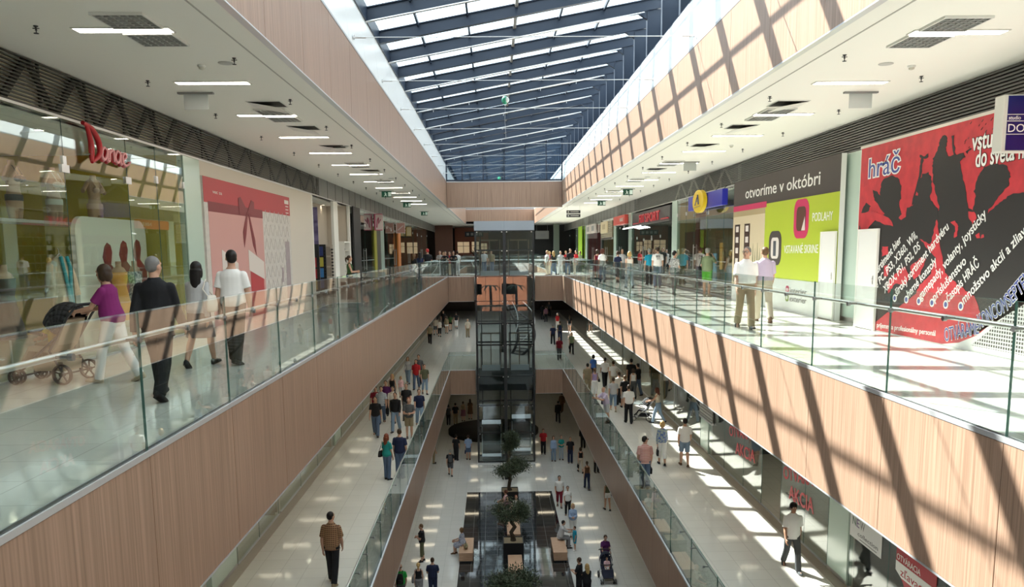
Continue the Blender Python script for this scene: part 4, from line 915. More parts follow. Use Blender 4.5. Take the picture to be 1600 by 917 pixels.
# dotted mesh in the lower corner
DOT = mat('dotted print', (.8, .8, .8), .5); n, l, b = nodes(DOT)
g = n.new('ShaderNodeNewGeometry'); sx_ = n.new('ShaderNodeSeparateXYZ'); cx_ = n.new('ShaderNodeCombineXYZ'); t = n.new('ShaderNodeTexBrick'); t.offset = 0
t.inputs['Scale'].default_value = 1; t.inputs['Brick Width'].default_value = .06; t.inputs['Row Height'].default_value = .06; t.inputs['Mortar Size'].default_value = .012
t.inputs['Color1'].default_value = t.inputs['Color2'].default_value = (.04, .04, .04, 1); t.inputs['Mortar'].default_value = (.75, .75, .74, 1)
l.new(g.outputs['Position'], sx_.inputs[0]); l.new(sx_.outputs[1], cx_.inputs[0]); l.new(sx_.outputs[2], cx_.inputs[1]); l.new(cx_.outputs[0], t.inputs[0]); l.new(t.outputs[0], b.inputs['Base Color'])
MB().prism([(XH-.0005, y, z) for y, z in [(12.75, Z2+.1), (12.55, Z2+.22), (12.05, Z2+.55), (11.55, Z2+1.0), (10.9, Z2+1.75), (8.0, Z2+3.1), (8.0, Z2+.1)]], (-.003, 0, 0)).build('dotted_corner', DOT, hd, fixn=True)
def hdoor(y0, y1, label, x):
    r = empty('hoarding_door', (x-.02, (y0+y1)/2, Z2), label=label, cat='door', group='plain white doors in the hoardings')
    MB().box(x-.05, x-.018, y0+.05, y1-.05, Z2+.02, Z2+2.02).build('leaf', HWB, r, bevel=.004)
    MB().box(x-.06, x-.016, y0, y0+.05, Z2, Z2+2.07).box(x-.06, x-.016, y1-.05, y1, Z2, Z2+2.07).box(x-.06, x-.016, y0+.05, y1-.05, Z2+2.02, Z2+2.07).build('frame', WHITE, r)
    MB().lathe((x-.055, y0+.14, Z2+1.05), [(.001, -.015), (.018, -.012), (.018, .012), (.001, .015)], 10).box(x-.056, x-.05, y0+.12, y0+.16, Z2+.95, Z2+1.12).build('knob', STEEL, r)
hdoor(16.02, 16.92, 'plain white door in the red hoarding', XH)
# ---- blue blade sign at the frame edge
bs = empty('blade_sign', (7.65, 11.42, 15.32), label='dark blue blade sign with white serif letters at the right edge', cat='shop sign')
BLU = mat('deep blue', (.010, .012, .12), .3)
MB().box(7.18, 8.05, 11.38, 11.6, 15.32, 16.10).build('box', mat('pale grey casing', (.6, .6, .56), .5), bs, bevel=.008)
MB().box(7.235, 8.05, 11.374, 11.381, 15.34, 16.085).build('face', BLU, bs)
for z in (15.83, 15.74, 15.56): MB().box(7.235, 8.05, 11.370, 11.374, z-.004, z+.004).build('white_line', HW, bs)
text('lettering', 'studio', HW, bs, (7.255, 11.373, 15.76), (7.425, 11.373, 15.76), .055, .003, nrm=(0, -1, 0))
text('lettering', 'DOMO', HW, bs, (7.255, 11.373, 15.59), (7.75, 11.373, 15.59), .115, .003, nrm=(0, -1, 0))
MB().box(8.05, WR+.1, 11.44, 11.54, 15.6, 15.9).build('wall_bracket', STEEL, bs)
# ---- green hoarding
XG = 7.93
tag(MB().box(8.02, 8.2, 17.1, 17.58, Z2, ZL0).build('wall_right', WHITE), 'white return beside the red hoarding', None, None, 'structure')
pilaster('right', 17.6, 19.5, Z2, HS+.04, 'pale green glass pilaster between the red and the green hoardings')
gh = empty('hoarding', (XG+.06, 22.4, Z2), label='lime green and brown printed hoarding with white doors and writing', cat='hoarding')
MB().box(XG, XG+.12, 18.36, 26.5, Z2, 16.12).build('board', HWB, gh)
LIME = mat('print lime', (.42, .52, .025), .5); BRN = mat('print dark brown', (.055, .042, .04), .5); MAG = mat('print magenta', (.55, .02, .11), .5); CRM = mat('print cream', (.62, .52, .36), .5)
prq(gh, 'brown_band', 18.36, 26.5, 15.27, 16.12, XG, -1, BRN)
prq(gh, 'lime_field', 18.36, 23.4, Z2+.85, 15.27, XG, -1, LIME)
prq(gh, 'room_photo', 23.4, 26.5, Z2+.5, 15.27, XG, -1, CRM)
prq(gh, 'magenta_strip', 23.3, 26.5, 15.17, 15.34, XG, -1, MAG, 2)
prq(gh, 'photo_shade', 23.4, 26.5, 15.0, 15.17, XG, -1, mat('print tan', (.40, .32, .18), .5), 2)
for y0 in (25.75, 24.75):
    prq(gh, 'printed_door', y0, y0+.55, Z2+.6, 14.75, XG, -1, mat('print wenge', (.045, .02, .015), .4), 2)
    for k in range(5): prq(gh, 'printed_pane', y0+.14, y0+.42, Z2+.85+k*.34, Z2+1.03+k*.34, XG, -1, PWH, 3)
for k in range(4):
    y0 = 23.75+k*.2; MB().prism([(XG-.004, y0, Z2+1.1), (XG-.004, y0+.1, Z2+1.1), (XG-.004, y0+.05, Z2+1.7+.15*(k % 2))], (-.003, 0, 0)).build('printed_cactus', mat('print sage', (.10, .13, .06), .5), gh, fixn=True)
cg = lambda a, b: (1130+a/3.9875, 200+b/3.9875)
def rrect(cyy, cz, w, h, r, x):
    pts = []
    for (sx1, sz1, a0) in ((1, 1, 0), (-1, 1, 90), (-1, -1, 180), (1, -1, 270)):
        for k in range(6): a = R(a0+k*18); pts.append((x, cyy+sx1*(w/2-r)+r*math.cos(a), cz+sz1*(h/2-r)+r*math.sin(a)))
    return pts
for (a, b, w, h, m1, nm_) in ((487, 565, 1.0, 1.0, MAG, 'magenta'), (323, 748, 1.0, .95, BRN, 'brown')):
    c = onx(*cg(a, b), XG)
    MB().prism(rrect(c.y, c.z, w, h, .28, XG-.004), (-.004, 0, 0)).build('rounded_frame', m1, gh, fixn=True)
    MB().prism(rrect(c.y, c.z, w*.62, h*.62, .15, XG-.009), (-.003, 0, 0)).build('picture', mat('print wood brown', (.11, .04, .025), .4) if nm_ == 'magenta' else PWH, gh, fixn=True)
    if nm_ == 'brown': MB().box(XG-.015, XG-.012, c.y-.1, c.y+.12, c.z-.22, c.z+.2).build('picture_detail', mat('print slate', (.08, .09, .11), .4), gh)
    else: MB().prism([(XG-.015, c.y-.3, c.z-.3), (XG-.015, c.y-.05, c.z-.3), (XG-.015, c.y-.26, c.z+.05)], (.003, 0, 0)).build('picture_detail', PWH, gh, fixn=True)
prt(gh, 'otvoríme v októbri', cg(140, 440), cg(605, 350), .34, XG, -1, HW, 3, .005)
prt(gh, 'PODLAHY', cg(557, 582), cg(683, 573), .22, XG, -1, HW, 3)
prt(gh, 'VSTAVANÉ SKRINE', cg(380, 780), cg(592, 778), .22, XG, -1, HW, 3)
prt(gh, 'DVERE', (1178, 433), (1210, 433), .22, XG, -1, HW, 3)
for k, (t_, z, m_) in enumerate((('interier', Z2+.50, MAG), ('exterier', Z2+.28, mat('print olive green', (.2, .3, .03), .5)))):
    y1 = onx(1234, 470, XG).y
    text('lettering', t_, mat('print grey', (.12, .12, .12), .5), gh, (XG-.004, y1, z), (XG-.004, y1-1.15, z), .16, .003, nrm=(-1, 0, 0))
    MB().prism(rrect(y1+.2, z+.08, .22, .2, .06, XG-.004), (-.003, 0, 0)).build('logo_ring', m_, gh, fixn=True)
    MB().prism(rrect(y1+.2, z+.08, .1, .09, .03, XG-.0075), (-.003, 0, 0)).build('logo_core', HWB, gh, fixn=True)
hdoor(18.38, 19.24, 'plain white door in the lime green hoarding', XG)
# ---- shop with the blue and yellow sign
YSH = mat('straw shop wall', (.40, .34, .16), .6)
xw, s, xb = shopbox('right', 26.6, 35.6, Z2, HS, 5.0, YSH, 'the shop with the blue and yellow sign', lamps=3)
front('right', 26.6, 35.6, Z2, HS, [28.4, 30.6, 32.6, 34.0], 'glass front below the blue and yellow sign', door=2)
tag(MB().box(WR+.3, WR+.4, 33.0, 35.4, Z2, Z2+2.4).build('brown_screen', mat('wenge board', (.05, .022, .012), .4), bevel=.01), 'dark brown wooden screen behind the shop glass', 'screen')
tag(MB().box(WR+.12, WR+.4, 32.3, 32.8, Z2, Z2+HS).build('maroon_column', mat('maroon panel', (.13, .035, .03), .4), bevel=.01), 'maroon column behind the glass under the blue sign', 'column')
tag(MB().box(WR+1.6, WR+1.8, 26.8, 32.0, Z2+2.15, Z2+2.5).build('stripe_band', mat('dark red band', (.25, .03, .05), .5), bevel=.01), 'dark red band over the goods inside the shop', 'panel')
si = empty('shop_sign', (7.95, 29.9, 15.46), label='blue box sign with a yellow oval and a letter A', cat='shop sign')
SBL = mat('sign royal blue', (.025, .03, .42), .35); YEL = mat('sign yellow', (.80, .56, .01), .35)
MB().box(7.82, 8.02, 27.5, 32.3, 15.47, 16.02).build('box', SBL, si, bevel=.015)
MB().loft([[(x_, 30.15+.80*k_*math.cos(a), 15.74+.42*k_*math.sin(a)) for a in [2*math.pi*i/28 for i in range(28)]] for x_, k_ in ((7.8, .95), (7.8, 1), (7.66, 1), (7.655, .95))], smooth=False).build('oval', YEL, si, fixn=True)
SB2 = mat('sign ink blue', (.08, .09, .22), .4)
MB().bar((7.65, 30.5, 15.6), (7.65, 30.1, 15.98), .008, .06, up=(1, 0, 0)).bar((7.65, 30.1, 15.98), (7.65, 29.95, 15.62), .008, .09, up=(1, 0, 0)).bar((7.65, 30.35, 15.74), (7.65, 30.0, 15.76), .008, .04, up=(1, 0, 0)).bar((7.65, 30.65, 15.52), (7.65, 29.75, 15.56), .008, .03, up=(1, 0, 0)).build('letter', SB2, si)
for yy in (27.9, 29.0, 31.2, 32.0): MB().tube((7.95, yy, 16.0), (8.1, yy, 16.15), .012, n=6).build('stay', DSTEEL, si)
zs = shelf_unit('right', xb, 27, 35.2, Z2, 4, 'pale shelves at the back of the shop with the blue sign')
stock('right', xb, 27, 35.2, zs, 'fold', 'the shop with the blue sign', .55, ('white', 'navy', 'red', 'tan', 'grey'))
for i in range(9):
    y = 27.2+i*.42; c = ['navy', 'red', 'grey', 'black', 'brown'][i % 5]
    o = empty('hanging_garment', (WR+1.9, y, Z2+1.35), label=f'{c} garment hanging below the dark red band', cat='garment', group='clothes hanging in the shop with the blue sign')
    MB().loft([[(WR+1.9+.1*math.cos(a), y+w*math.sin(a), z) for a in [2*math.pi*k/10 for k in range(10)]] for z, w in ((Z2+1.35, .17), (Z2+1.7, .16), (Z2+1.95, .18), (Z2+2.03, .05))]).build('cloth', CM(c), o)
    MB().tube((WR+1.9, y, Z2+2.03), (WR+1.9, y, Z2+2.15), .006, n=6).build('hanger', STEEL, o)
st = empty('display_stand', (WR+.5, 31.2, Z2), label='amber and blue card display stand inside the shop window', cat='display stand')
MB().box(WR+.35, WR+.65, 30.9, 31.5, Z2, Z2+.1).build('base', BLACK, st); MB().box(WR+.48, WR+.52, 30.95, 31.45, Z2+.1, Z2+1.5).build('blue_card', mat('pale blue card', (.25, .45, .6), .5), st); MB().box(WR+.42, WR+.47, 29.9, 30.3, Z2+.9, Z2+1.9).build('amber_card', mat('amber card', (.65, .33, .04), .5), st); MB().box(WR+.44, WR+.5, 30.25, 31.0, Z2+1.0, Z2+1.05).build('arm', STEEL, st)
pilaster('right', 35.6, 36.6, Z2, HS+.04, 'pale green glass pilaster left of the sports shop')
# ---- sports shop
xw, s, xb = shopbox('right', 36.6, 47.4, Z2, HS-.1, 4.5, mat('shop grey wall', (.16, .165, .16), .6), 'the sports shop', lamps=4)
front('right', 36.6, 47.4, Z2, HS-.85, [39.2, 41.4, 43.6, 45.6], 'glass front of the sports shop', door=2)
fs = empty('shop_sign', (WR-.1, 42, 15.25), label='dark fascia sign with red capital letters over the sports shop', cat='shop sign')
MB().box(WR+.02, WR-.1, 36.7, 46.6, 15.28, 15.98).build('board', mat('dark mauve grey', (.07, .065, .07), .4), fs, bevel=.01)
RD2 = mat('sign bright red', (.62, .04, .06), .35)
text('lettering', 'FIT', RD2, fs, (WR-.1, 44.2, 15.42), (WR-.1, 42.75, 15.42), .44, .05, nrm=(-1, 0, 0), bold=.02)
text('lettering', 'SPORT', RD2, fs, (WR-.1, 42.5, 15.40), (WR-.1, 38.9, 15.40), .46, .05, nrm=(-1, 0, 0), bold=.02)
for y0, y1 in ((36.9, 38.6), (44.6, 46.3)): MB().box(WR-.1, WR-.13, y0, y1, 15.38, 15.44).build('red_line', RD2, fs)
zs = shelf_unit('right', WR+2.6, 37, 43, Z2, 6, 'tall shelves of bags and shoes inside the sports shop', .45)
stock('right', WR+2.6, 37, 43, zs[3:], 'bag', 'the sports shop', .7, ('red', 'black', 'navy', 'brown'))
stock('right', WR+2.6, 37, 43, zs[:3], 'shoe', 'the sports shop', .4, ('black', 'white', 'navy', 'red', 'grey'))
zs = shelf_unit('right', WR+3.2, 43.5, 47, Z2, 5, 'cream lit shelves at the far side of the sports shop', .45, .35, mat('cream shelf', (.6, .54, .4), .5))
stock('right', WR+3.2, 43.5, 47, zs, 'bag', 'the cream shelves of the sports shop', .6, ('brown', 'tan', 'black'))
for i in range(6):
    y = 44.2+i*.62; r = empty('strip_light', (WR-.25, y, 15.1), label=f'{ORD[i]} slanted little tube light under the sports shop sign', cat='light', group='slanted tube lights at the sports shop')
    MB().tube((WR-.5, y+.25, 15.16), (WR-.05, y-.1, 15.26), .03, n=8).build('tube', mat('tube light', (.9, .9, .9), .4, emit=(1, 1, 1), es=2.5), r)
    MB().tube((WR-.06, y-.09, 15.25), (WR-.06, y-.09, 15.285), .012, n=6).build('stem', STEEL, r)
pilaster('right', 47.4, 48.4, Z2, HS+.04, 'pale green glass pilaster right of the sports shop sign')
rs = empty('shop_sign', (WR-.14, 50.6, 15.5), label='red box sign with white letters beyond the sports shop', cat='shop sign')
MB().box(WR-.035, WR-.25, 48.45, 53.0, 15.52, 16.06).build('box', mat('sign coral red', (.68, .075, .06), .4), rs, bevel=.01)
text('lettering', 'NIKE', HW, rs, (WR-.252, 50.3, 15.68), (WR-.252, 49.0, 15.68), .22, .01, nrm=(-1, 0, 0))
GRS = mat('slate shop wall', (.11, .12, .125), .5)
darkshop('right', 48.4, 53.4, 'the slate grey shop', GRS, [50.2, 51.8], 'glass front below the red box sign', 1)
pilaster('right', 53.4, 54.4, Z2, HS+.04, 'pale green glass pilaster right of the red box sign')
darkshop('right', 54.4, 60.2, 'the shop with the shutter', mat('caramel shop wall', (.36, .24, .12), .6), [56.4, 58.2], 'glass front beside the roller shutter', 1)
sh = empty('roller_shutter', (WR-.03, 57.3, Z2+2.5), label='ribbed roller shutter box over the caramel shop', cat='shutter')
for k in range(9): MB().box(WR-.07, WR-.11, 54.5, 60.1, Z2+2.5+k*.13, Z2+2.6+k*.13).build('slat', mat('tan shutter', (.34, .30, .22), .5), sh)
MB().box(WR-.065, WR-.12, 54.5, 60.1, Z2+2.38, Z2+2.5).build('bottom_bar', STEEL, sh)
cs = empty('shop_sign', (WR-.2, 57.5, 15.2), label='square cream shop sign hung before the roller shutter', cat='shop sign')
MB().box(WR-.12, WR-.22, 56.4, 59.6, 15.15, 15.95).build('box', mat('sign cream', (.72, .62, .42), .4), cs, bevel=.01)
for k in range(3): MB().box(WR-.22, WR-.23, 57.2+.5*k, 57.5+.5*k, 15.4, 15.75).build('letter_block', mat('sign beige', (.45, .36, .22), .4), cs)
pilaster('right', 60.2, 61.0, Z2, HS+.04, 'pale green glass pilaster right of the shutter', DSTEEL)
darkshop('right', 61.0, 70.0, 'the red lit shop', mat('wine shop wall', (.26, .02, .03), .5), [63.5, 66], 'glass front with red inside far along the right', 1)
ws = empty('shop_sign', (WR-.2, 66, 15.3), label='pair of square white signs on the far right shop', cat='shop sign')
for y0 in (63.2, 66.4): MB().box(WR-.05, WR-.2, y0, y0+2.6, 15.3, 16.0).build('sign_panel', PWH, ws, bevel=.01); MB().box(WR-.2, WR-.21, y0+.5, y0+2.0, 15.45, 15.85).build('dark_mark', GREYP, ws)
pilaster('right', 70.0, 71.2, Z2, HS+.04, 'pale green glass pilaster at the far end of the right row')
darkshop('right', 71.2, 86, 'the last shop on the right', DKS, [75, 79], 'last glass front on the right walkway', 1)
tag(MB().box(WR-.08, WR-.14, 73.0, 76.0, Z2, Z2+HS).build('lime_panel', mat('lime panel', (.35, .60, .03), .5), bevel=.01), 'bright lime upright panel far along the right row', 'panel')
# ------------------------------------------------------------------ glass lift
LX0, LX1, LY0, LY1 = -1.22, 2.58, 51.4, 53.2; LXM = (LX0+LX1)/2
lf = empty('glass_lift_shaft', (LXM, (LY0+LY1)/2, 0), label='tall twin glass lift shaft with dark steel frame and grey cap', cat='lift shaft')
for x in (LX0, LXM, LX1):
    for y in (LY0, LY1): MB().box(x-.09 if x != LX0 else x, x+.09 if x != LX1 else x, y if y == LY0 else y-.16, y+.16 if y == LY0 else y, 0, 15.25).build('column', DSTEEL, lf)
ZB = [.1, 2.05, 3.9, 5.85, 7.9, 9.3, 10.75, 12.32, 14.0, 15.2]
for z in ZB:
    MB().box(LX0, LX1, LY0+.01, LY0+.09, z-.05, z+.05).box(LX0, LX1, LY1-.09, LY1-.01, z-.05, z+.05).box(LX0+.01, LX0+.09, LY0, LY1, z-.05, z+.05).box(LX1-.09, LX1-.01, LY0, LY1, z-.05, z+.05).build('cross_beam', DSTEEL, lf)
for a, b in zip(ZB[:-1], ZB[1:]):
    for x0, x1 in ((LX0+.1, LXM-.1), (LXM+.1, LX1-.1)):
        MB().box(x0, x1, LY0-.035, LY0-.02, a+.02, b-.02).build('glass_panel', LGLASS, lf)
        m = MB()
        for xx in (x0+.06, x1-.06): m.tube((xx, LY0-.06, b-.05), (xx, LY0, b-.05), .035, n=10)
        m.build('glass_fitting', STEEL, lf)
    for x in (LX0, LX1): MB().box(x-.012 if x == LX0 else x, x if x == LX0 else x+.012, LY0+.02, LY1-.02, a+.02, b-.02).build('glass_panel', LGLASS, lf)
CAPM = mat('grey blue cladding', (.36, .40, .45), .4)
for z in (Z1, Z2): MB().box(LX0+.1, LX1-.1, LY1-.08, LY1-.02, z-1.55, z-.02).build('rear_panel', mat('slate panel', (.03, .034, .04), .5), lf)
MB().box(LX0-.05, LX1+.05, LY0-.08, LY1, .0, .06).build('base_plinth', ALU, lf)
MB().box(LX0-.02, LXM-.005, LY0-.06, LY1+.05, 15.25, 15.84).box(LXM+.005, LX1+.02, LY0-.06, LY1+.05, 15.25, 15.84).build('cap', CAPM, lf)
for x0, x1 in ((LX0+.25, LXM-.25), (LXM+.25, LX1-.25)):
    for xx in (x0+.1, x1-.1): MB().box(xx-.03, xx+.03, LY1-.35, LY1-.28, .1, 15.1).build('guide_rail', DSTEEL, lf)
    for z in (Z1, Z2): MB().box(x0+.1, x1-.1, LY0+.4, LY0+.5, z+.02, z+.38).build('landing_plate', mat('pale plate', (.5, .52, .53), .5), lf)
    for z in (0, Z1, Z2): MB().box(x0, x0+.06, LY1-.2, LY1-.1, z, z+2.3).box(x1-.06, x1, LY1-.2, LY1-.1, z, z+2.3).box((x0+x1)/2-.03, (x0+x1)/2+.03, LY1-.2, LY1-.1, z, z+2.3).box(x0, x1, LY1-.2, LY1-.1, z+2.3, z+2.4).build('landing_door_frame', mat('bronze frame', (.30, .22, .16), .35, .3), lf)
def car(xc, z, label):
    r = empty('lift_car', (xc, LY0+.75, z+.15), label=label, cat='lift car')
    x0, x1, y0, y1 = xc-.62, xc+.62, LY0+.2, LY0+1.25
    MB().box(x0, x1, y0, y1, z+.15, z+.25).build('floor_plate', GREYP, r); MB().box(x0, x1, y0, y1, z+2.45, z+2.62).build('roof_plate', DSTEEL, r)
    WB = mat('white band', (.75, .76, .75), .4)
    MB().box(x0-.01, x1+.01, y0-.02, y0, z+2.62, z+2.9).build('upper_band', mat('white band with own glow', (.75, .76, .75), .4, emit=(.9, .95, 1), es=.28), r); MB().box(x0-.01, x1+.01, y0-.02, y0, z+.42, z+.62).build('lower_band', mat('white band with own glow', (.75, .76, .75), .4, emit=(.9, .95, 1), es=.28), r)  # bands glow by themselves, standing in for light from the car
    for x in (x0, x1): MB().box(x-.03, x+.03, y0, y0+.06, z+.25, z+2.45).build('corner_post', STEEL, r)
    MB().box(x0+.03, x1-.03, y0, y0+.012, z+.72, z+2.2).build('glass_wall', LGLASS, r)
    MB().tube((x0+.05, y0+.1, z+1.25), (x1-.05, y0+.1, z+1.25), .02, n=8).build('handrail', CHROME, r)
    MB().box(x0, x1, y1-.03, y1, z+.25, z+2.45).build('back_panel', mat('dark car panel', (.06, .055, .05), .4), r)
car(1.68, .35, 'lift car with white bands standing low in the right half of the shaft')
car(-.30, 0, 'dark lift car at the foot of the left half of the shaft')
# ------------------------------------------------------------------ round basin and spiral stair behind the lift
BC = (-.2, 60.6)
tag(MB().lathe((BC[0], BC[1], 0), [(3.5, 0), (3.5, .26), (3.46, .3), (.02, .3)], 48).build('round_basin', mat('matt black stone', (.012, .011, .010), .7, 0, .2)), 'large round black basin on the floor behind the lift', 'basin')
def spiral(z, label):
    r = empty('spiral_stair', (BC[0]+.9, 61.4, z), label=label, cat='staircase')
    cx, cy_ = BC[0]+.9, 61.4; n = 30; H = 6.1
    pos = lambda i, rad, dz: (cx+rad*math.cos(R(-60+240*i/n)), cy_+rad*math.sin(R(-60+240*i/n)), z+H*i/n+dz)
    st = MB()
    for i in range(n): st.prism([pos(i, 1.1, 0), pos(i, 2.4, 0), pos(i+1, 2.4, -H/n), pos(i+1, 1.1, -H/n)], (0, 0, .05))
    st.build('treads', DSTEEL, r, fixn=True)
    for rad in (1.1, 2.4):
        MB().path([pos(i, rad, -.1) for i in range(n+1)], .1, 8).build('stringer', BLACK, r)
        MB().path([pos(i, rad, 1.0) for i in range(n+1)], .035, 8).build('handrail', mat('white handrail', (.8, .8, .8), .3), r)
        b = MB()
        for i in range(0, n+1, 3): b.tube(pos(i, rad, -.1), pos(i, rad, 1.0), .015, n=6)
        b.build('balusters', DSTEEL, r)
    MB().tube((cx, cy_, z), (cx, cy_, z+H), .22, n=20).build('centre_column', DSTEEL, r)
spiral(Z1, 'dark spiral stair with white handrail rising from the middle floor')
# ------------------------------------------------------------------ trees, planters, benches on the lowest floor
WBENCH = noise_mat('bench wood', (.44, .27, .17), (.55, .36, .24), 1.0, .45, (4, 30, 30), 3)
def bench(x0, x1, y0, y1, label):
    r = empty('bench', ((x0+x1)/2, (y0+y1)/2, .006), label=label, cat='bench', group='block benches on the black tiles')
    MB().box(x0, x1, y0, y1, .40, .46).build('seat', WBENCH, r, bevel=.008)
    MB().box(x0+.01, x1-.01, y0+.01, y1-.01, .07, .40).build('body', WBENCH, r, bevel=.006)
    MB().box(x0+.05, x1-.05, y0+.05, y1-.05, .006, .07).build('plinth', BLACK, r)
bench(-1.76, -1.12, 34.5, 36.45, 'wooden block bench on the left side of the black tiles with the floral woman')
bench(2.52, 3.16, 34.37, 36.3, 'wooden block bench on the right edge of the black tiles')
bench(.47, 1.12, 36.8, 38.64, 'wooden block bench behind the middle planter')
bench(.45, 1.08, 32.2, 34.2, 'wooden block bench in front of the middle planter')
bench(.45, 1.08, 29.0, 30.84, 'wooden block bench nearest the camera on the black tiles')
bench(.45, 1.08, 39.9, 41.6, 'wooden block bench in front of the farther planter')
SAND = noise_mat('sandy soil', (.36, .29, .19), (.44, .36, .25), 14, .9)
BARK = noise_mat('olive bark', (.055, .042, .030), (.11, .085, .06), 8, .9, (1, 1, .4))
LEAF = noise_mat('olive leaf', (.030, .050, .024), (.075, .095, .050), 5, .6)
def planter(x, y, label, s=.47, h=.75):
    r = empty('planter', (x, y, .006), label=label, cat='planter', group='black planters')
    m = MB().box(x-s, x+s, y-s, y-s+.04, .006, h).box(x-s, x+s, y+s-.04, y+s, .006, h).box(x-s, x-s+.04, y-s+.04, y+s-.04, .006, h).box(x+s-.04, x+s, y-s+.04, y+s-.04, .006, h).box(x-s+.04, x+s-.04, y-s+.04, y+s-.04, .006, .05)
    m.build('box', BLACK, r); MB().box(x-s+.04, x+s-.04, y-s+.04, y+s-.04, .05, h-.04).build('soil', SAND, r)
def olive(x, y, z, label, hgt, cr, seed, clusters=9, slim=False, leaves=1500):
    q = random.Random(seed); r = empty('olive_tree', (x, y, z), label=label, cat='tree', group='small trees in planters')
    pts = [Vector((x, y, z-.03))]; bx = q.uniform(-.12, .12)
    for k in range(1, 6): pts.append(Vector((x+bx*math.sin(k*1.2)*.9+.04*k*q.uniform(-1, 1), y+.10*math.sin(k*1.7+seed), z+hgt*.5*k/5)))
    MB().path(pts, [.14, .10, .095, .10, .085, .06], 10).build('trunk', BARK, r)
    top = pts[-1]; cl = []; bm_ = MB()
    for k in range(clusters):
        a = q.uniform(0, 6.28); e = q.uniform(-.25, .9); d = cr*q.uniform(.45, 1.0)
        c = top+Vector((math.cos(a)*d*(.45 if slim else 1), math.sin(a)*d*(.45 if slim else 1), hgt*.12+e*cr*(1.2 if slim else .6)))
        bm_.path([top-Vector((0, 0, .08)), (top+c)/2+Vector((0, 0, .05)), c], [.04, .025, .008], 6); cl.append(c)
    bm_.build('branches', BARK, r)
    f = MB()
    for k in range(leaves):
        c = cl[k % len(cl)]; o = Vector((q.gauss(0, 1), q.gauss(0, 1), q.gauss(0, .75)))*(cr*.26)
        p = c+o; d = (o+Vector((q.gauss(0, .3), q.gauss(0, .3), q.gauss(0, .3)))*cr*.3).normalized(); sd = d.cross(Vector((q.gauss(0, 1), q.gauss(0, 1), q.gauss(0, 1)))).normalized()
        L, w = q.uniform(.07, .12), q.uniform(.018, .030)
        up_ = d.cross(sd)*.006
        f.add([p, p+d*L*.5+sd*w+up_, p+d*L, p+d*L*.5-sd*w+up_], [(0, 1, 2, 3)])
    f.build('foliage', LEAF, r)
for y, lab, sd, h in ((27.5, 'nearest small olive tree, at the bottom of the photo', 3, 1.9), (35.3, 'small olive tree with a bent trunk in the middle planter', 8, 2.1), (43.1, 'small olive tree in the farther planter before the lift', 21, 1.9)):
    planter(.73, y, {27.5: 'nearest black square planter', 35.3: 'middle black square planter between two benches', 43.1: 'farther black square planter before the lift'}[y])
    olive(.73, y, .72, lab, h, .66, sd, 16, leaves=4200)
planter(.70, 47.75, 'slim tall black planter right in front of the lift', .19, .95)
olive(.70, 47.75, .92, 'slim bushy green shrub in front of the lift', 1.9, .6, 5, 14, True, 3600)
# ------------------------------------------------------------------ middle level shops
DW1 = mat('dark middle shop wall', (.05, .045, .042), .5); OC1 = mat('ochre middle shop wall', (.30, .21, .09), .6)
H1 = 4.3
def mid(side, y0, y1, joints, wm, lab, door=None, depth=3.5, gap=None):
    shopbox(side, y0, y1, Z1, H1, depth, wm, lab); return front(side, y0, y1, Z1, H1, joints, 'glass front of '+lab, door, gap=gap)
KERB = mat('beige stone kerb', (.36, .31, .25), .35)
for side, xw, s in (('left', WL, 1), ('right', WR, -1)):
    struct('baseboard_'+side, MB().box(xw, xw+s*.28, 8, 100, Z1, Z1+.015), KERB, f'stone border along the {side} shops of the middle level')
    for z, nm in ((Z1, 'middle'), (Z2, 'upper')):
        struct('trim_3', MB().box(xw-s*.02, xw-s*.3, 4, 100, z+(H1 if z == Z1 else HS+.68+.04), z+4.55), WHITE, f'bulkhead over the {side} {nm} shops') if z == Z1 else None
mid('right', 12.5, 17.5, [13.6, 15.7], DW1, 'the near shop with the white and red posters', None)
pilaster('right', 17.55, 18.65, Z1, H1, 'pale green glass pilaster on the right of the middle level')
mid('right', 18.7, 29.6, [20.2, 21.95, 23.6, 25.4, 27.6], DW1, 'the shop with red slanted lettering', None, 3.5, 2)
mid('right', 30.9, 38, [33, 35.5], DW1, 'the third shop on the right of the middle level', 1)
pilaster('right', 29.7, 30.8, Z1, H1, 'pale green glass pilaster beside the middle shutter', GPALE)
mid('right', 38.4, 50, [41, 44, 47], OC1, 'the warm shop on the right of the middle level', 1)
mid('right', 50.5, 70, [55, 60, 65], OC1, 'the far shop on the right of the middle level', 1)
pilaster('left', 17.6, 19.4, Z1, H1, 'pale green glass pilaster at the lower left')
mid('left', 19.5, 23.4, [21.4], OC1, 'the near shop on the left of the middle level')
mid('left', 23.6, 31.8, [26.2, 28.8], OC1, 'the warm shop on the left of the middle level', 0)
pilaster('left', 32, 33.2, Z1, H1, 'pale green glass pilaster farther along the lower left')
mid('left', 33.4, 46, [36, 39, 42.5], OC1, 'the long warm shop on the left of the middle level', 1)
mid('left', 46.5, 70, [52, 58, 64], OC1, 'the far shop on the left of the middle level', 1)
RDL = mat('red vinyl lettering', (.50, .05, .06), .5)
def vinyl(y0, z, label, lines):
    r = empty('window_lettering', (WR-.02, y0, z), label=label, cat='lettering', group='red window lettering on the middle level')
    for t_, yy, w, h, dz, sl in lines: text('lettering', t_, RDL, r, (WR-.004, y0+yy, z+dz), (WR-.004, y0+yy-w, z+dz+sl), h, .004, nrm=(-1, 0, 0), bold=.02)
vinyl(21.75, Z1+.95, 'red slanted lettering on the glass nearer the boy in white', [('OTVÁRACIA', .0, 2.9, .36, .42, .55), ('AKCIA', -.45, 1.7, .40, -.02, .12)])
vinyl(27.0, Z1+.95, 'red slanted lettering on the farther glass by the dark doorway', [('OTVÁRACIA', .0, 3.2, .36, .42, .55), ('AKCIA', -.75, 2.0, .40, -.02, .2)])
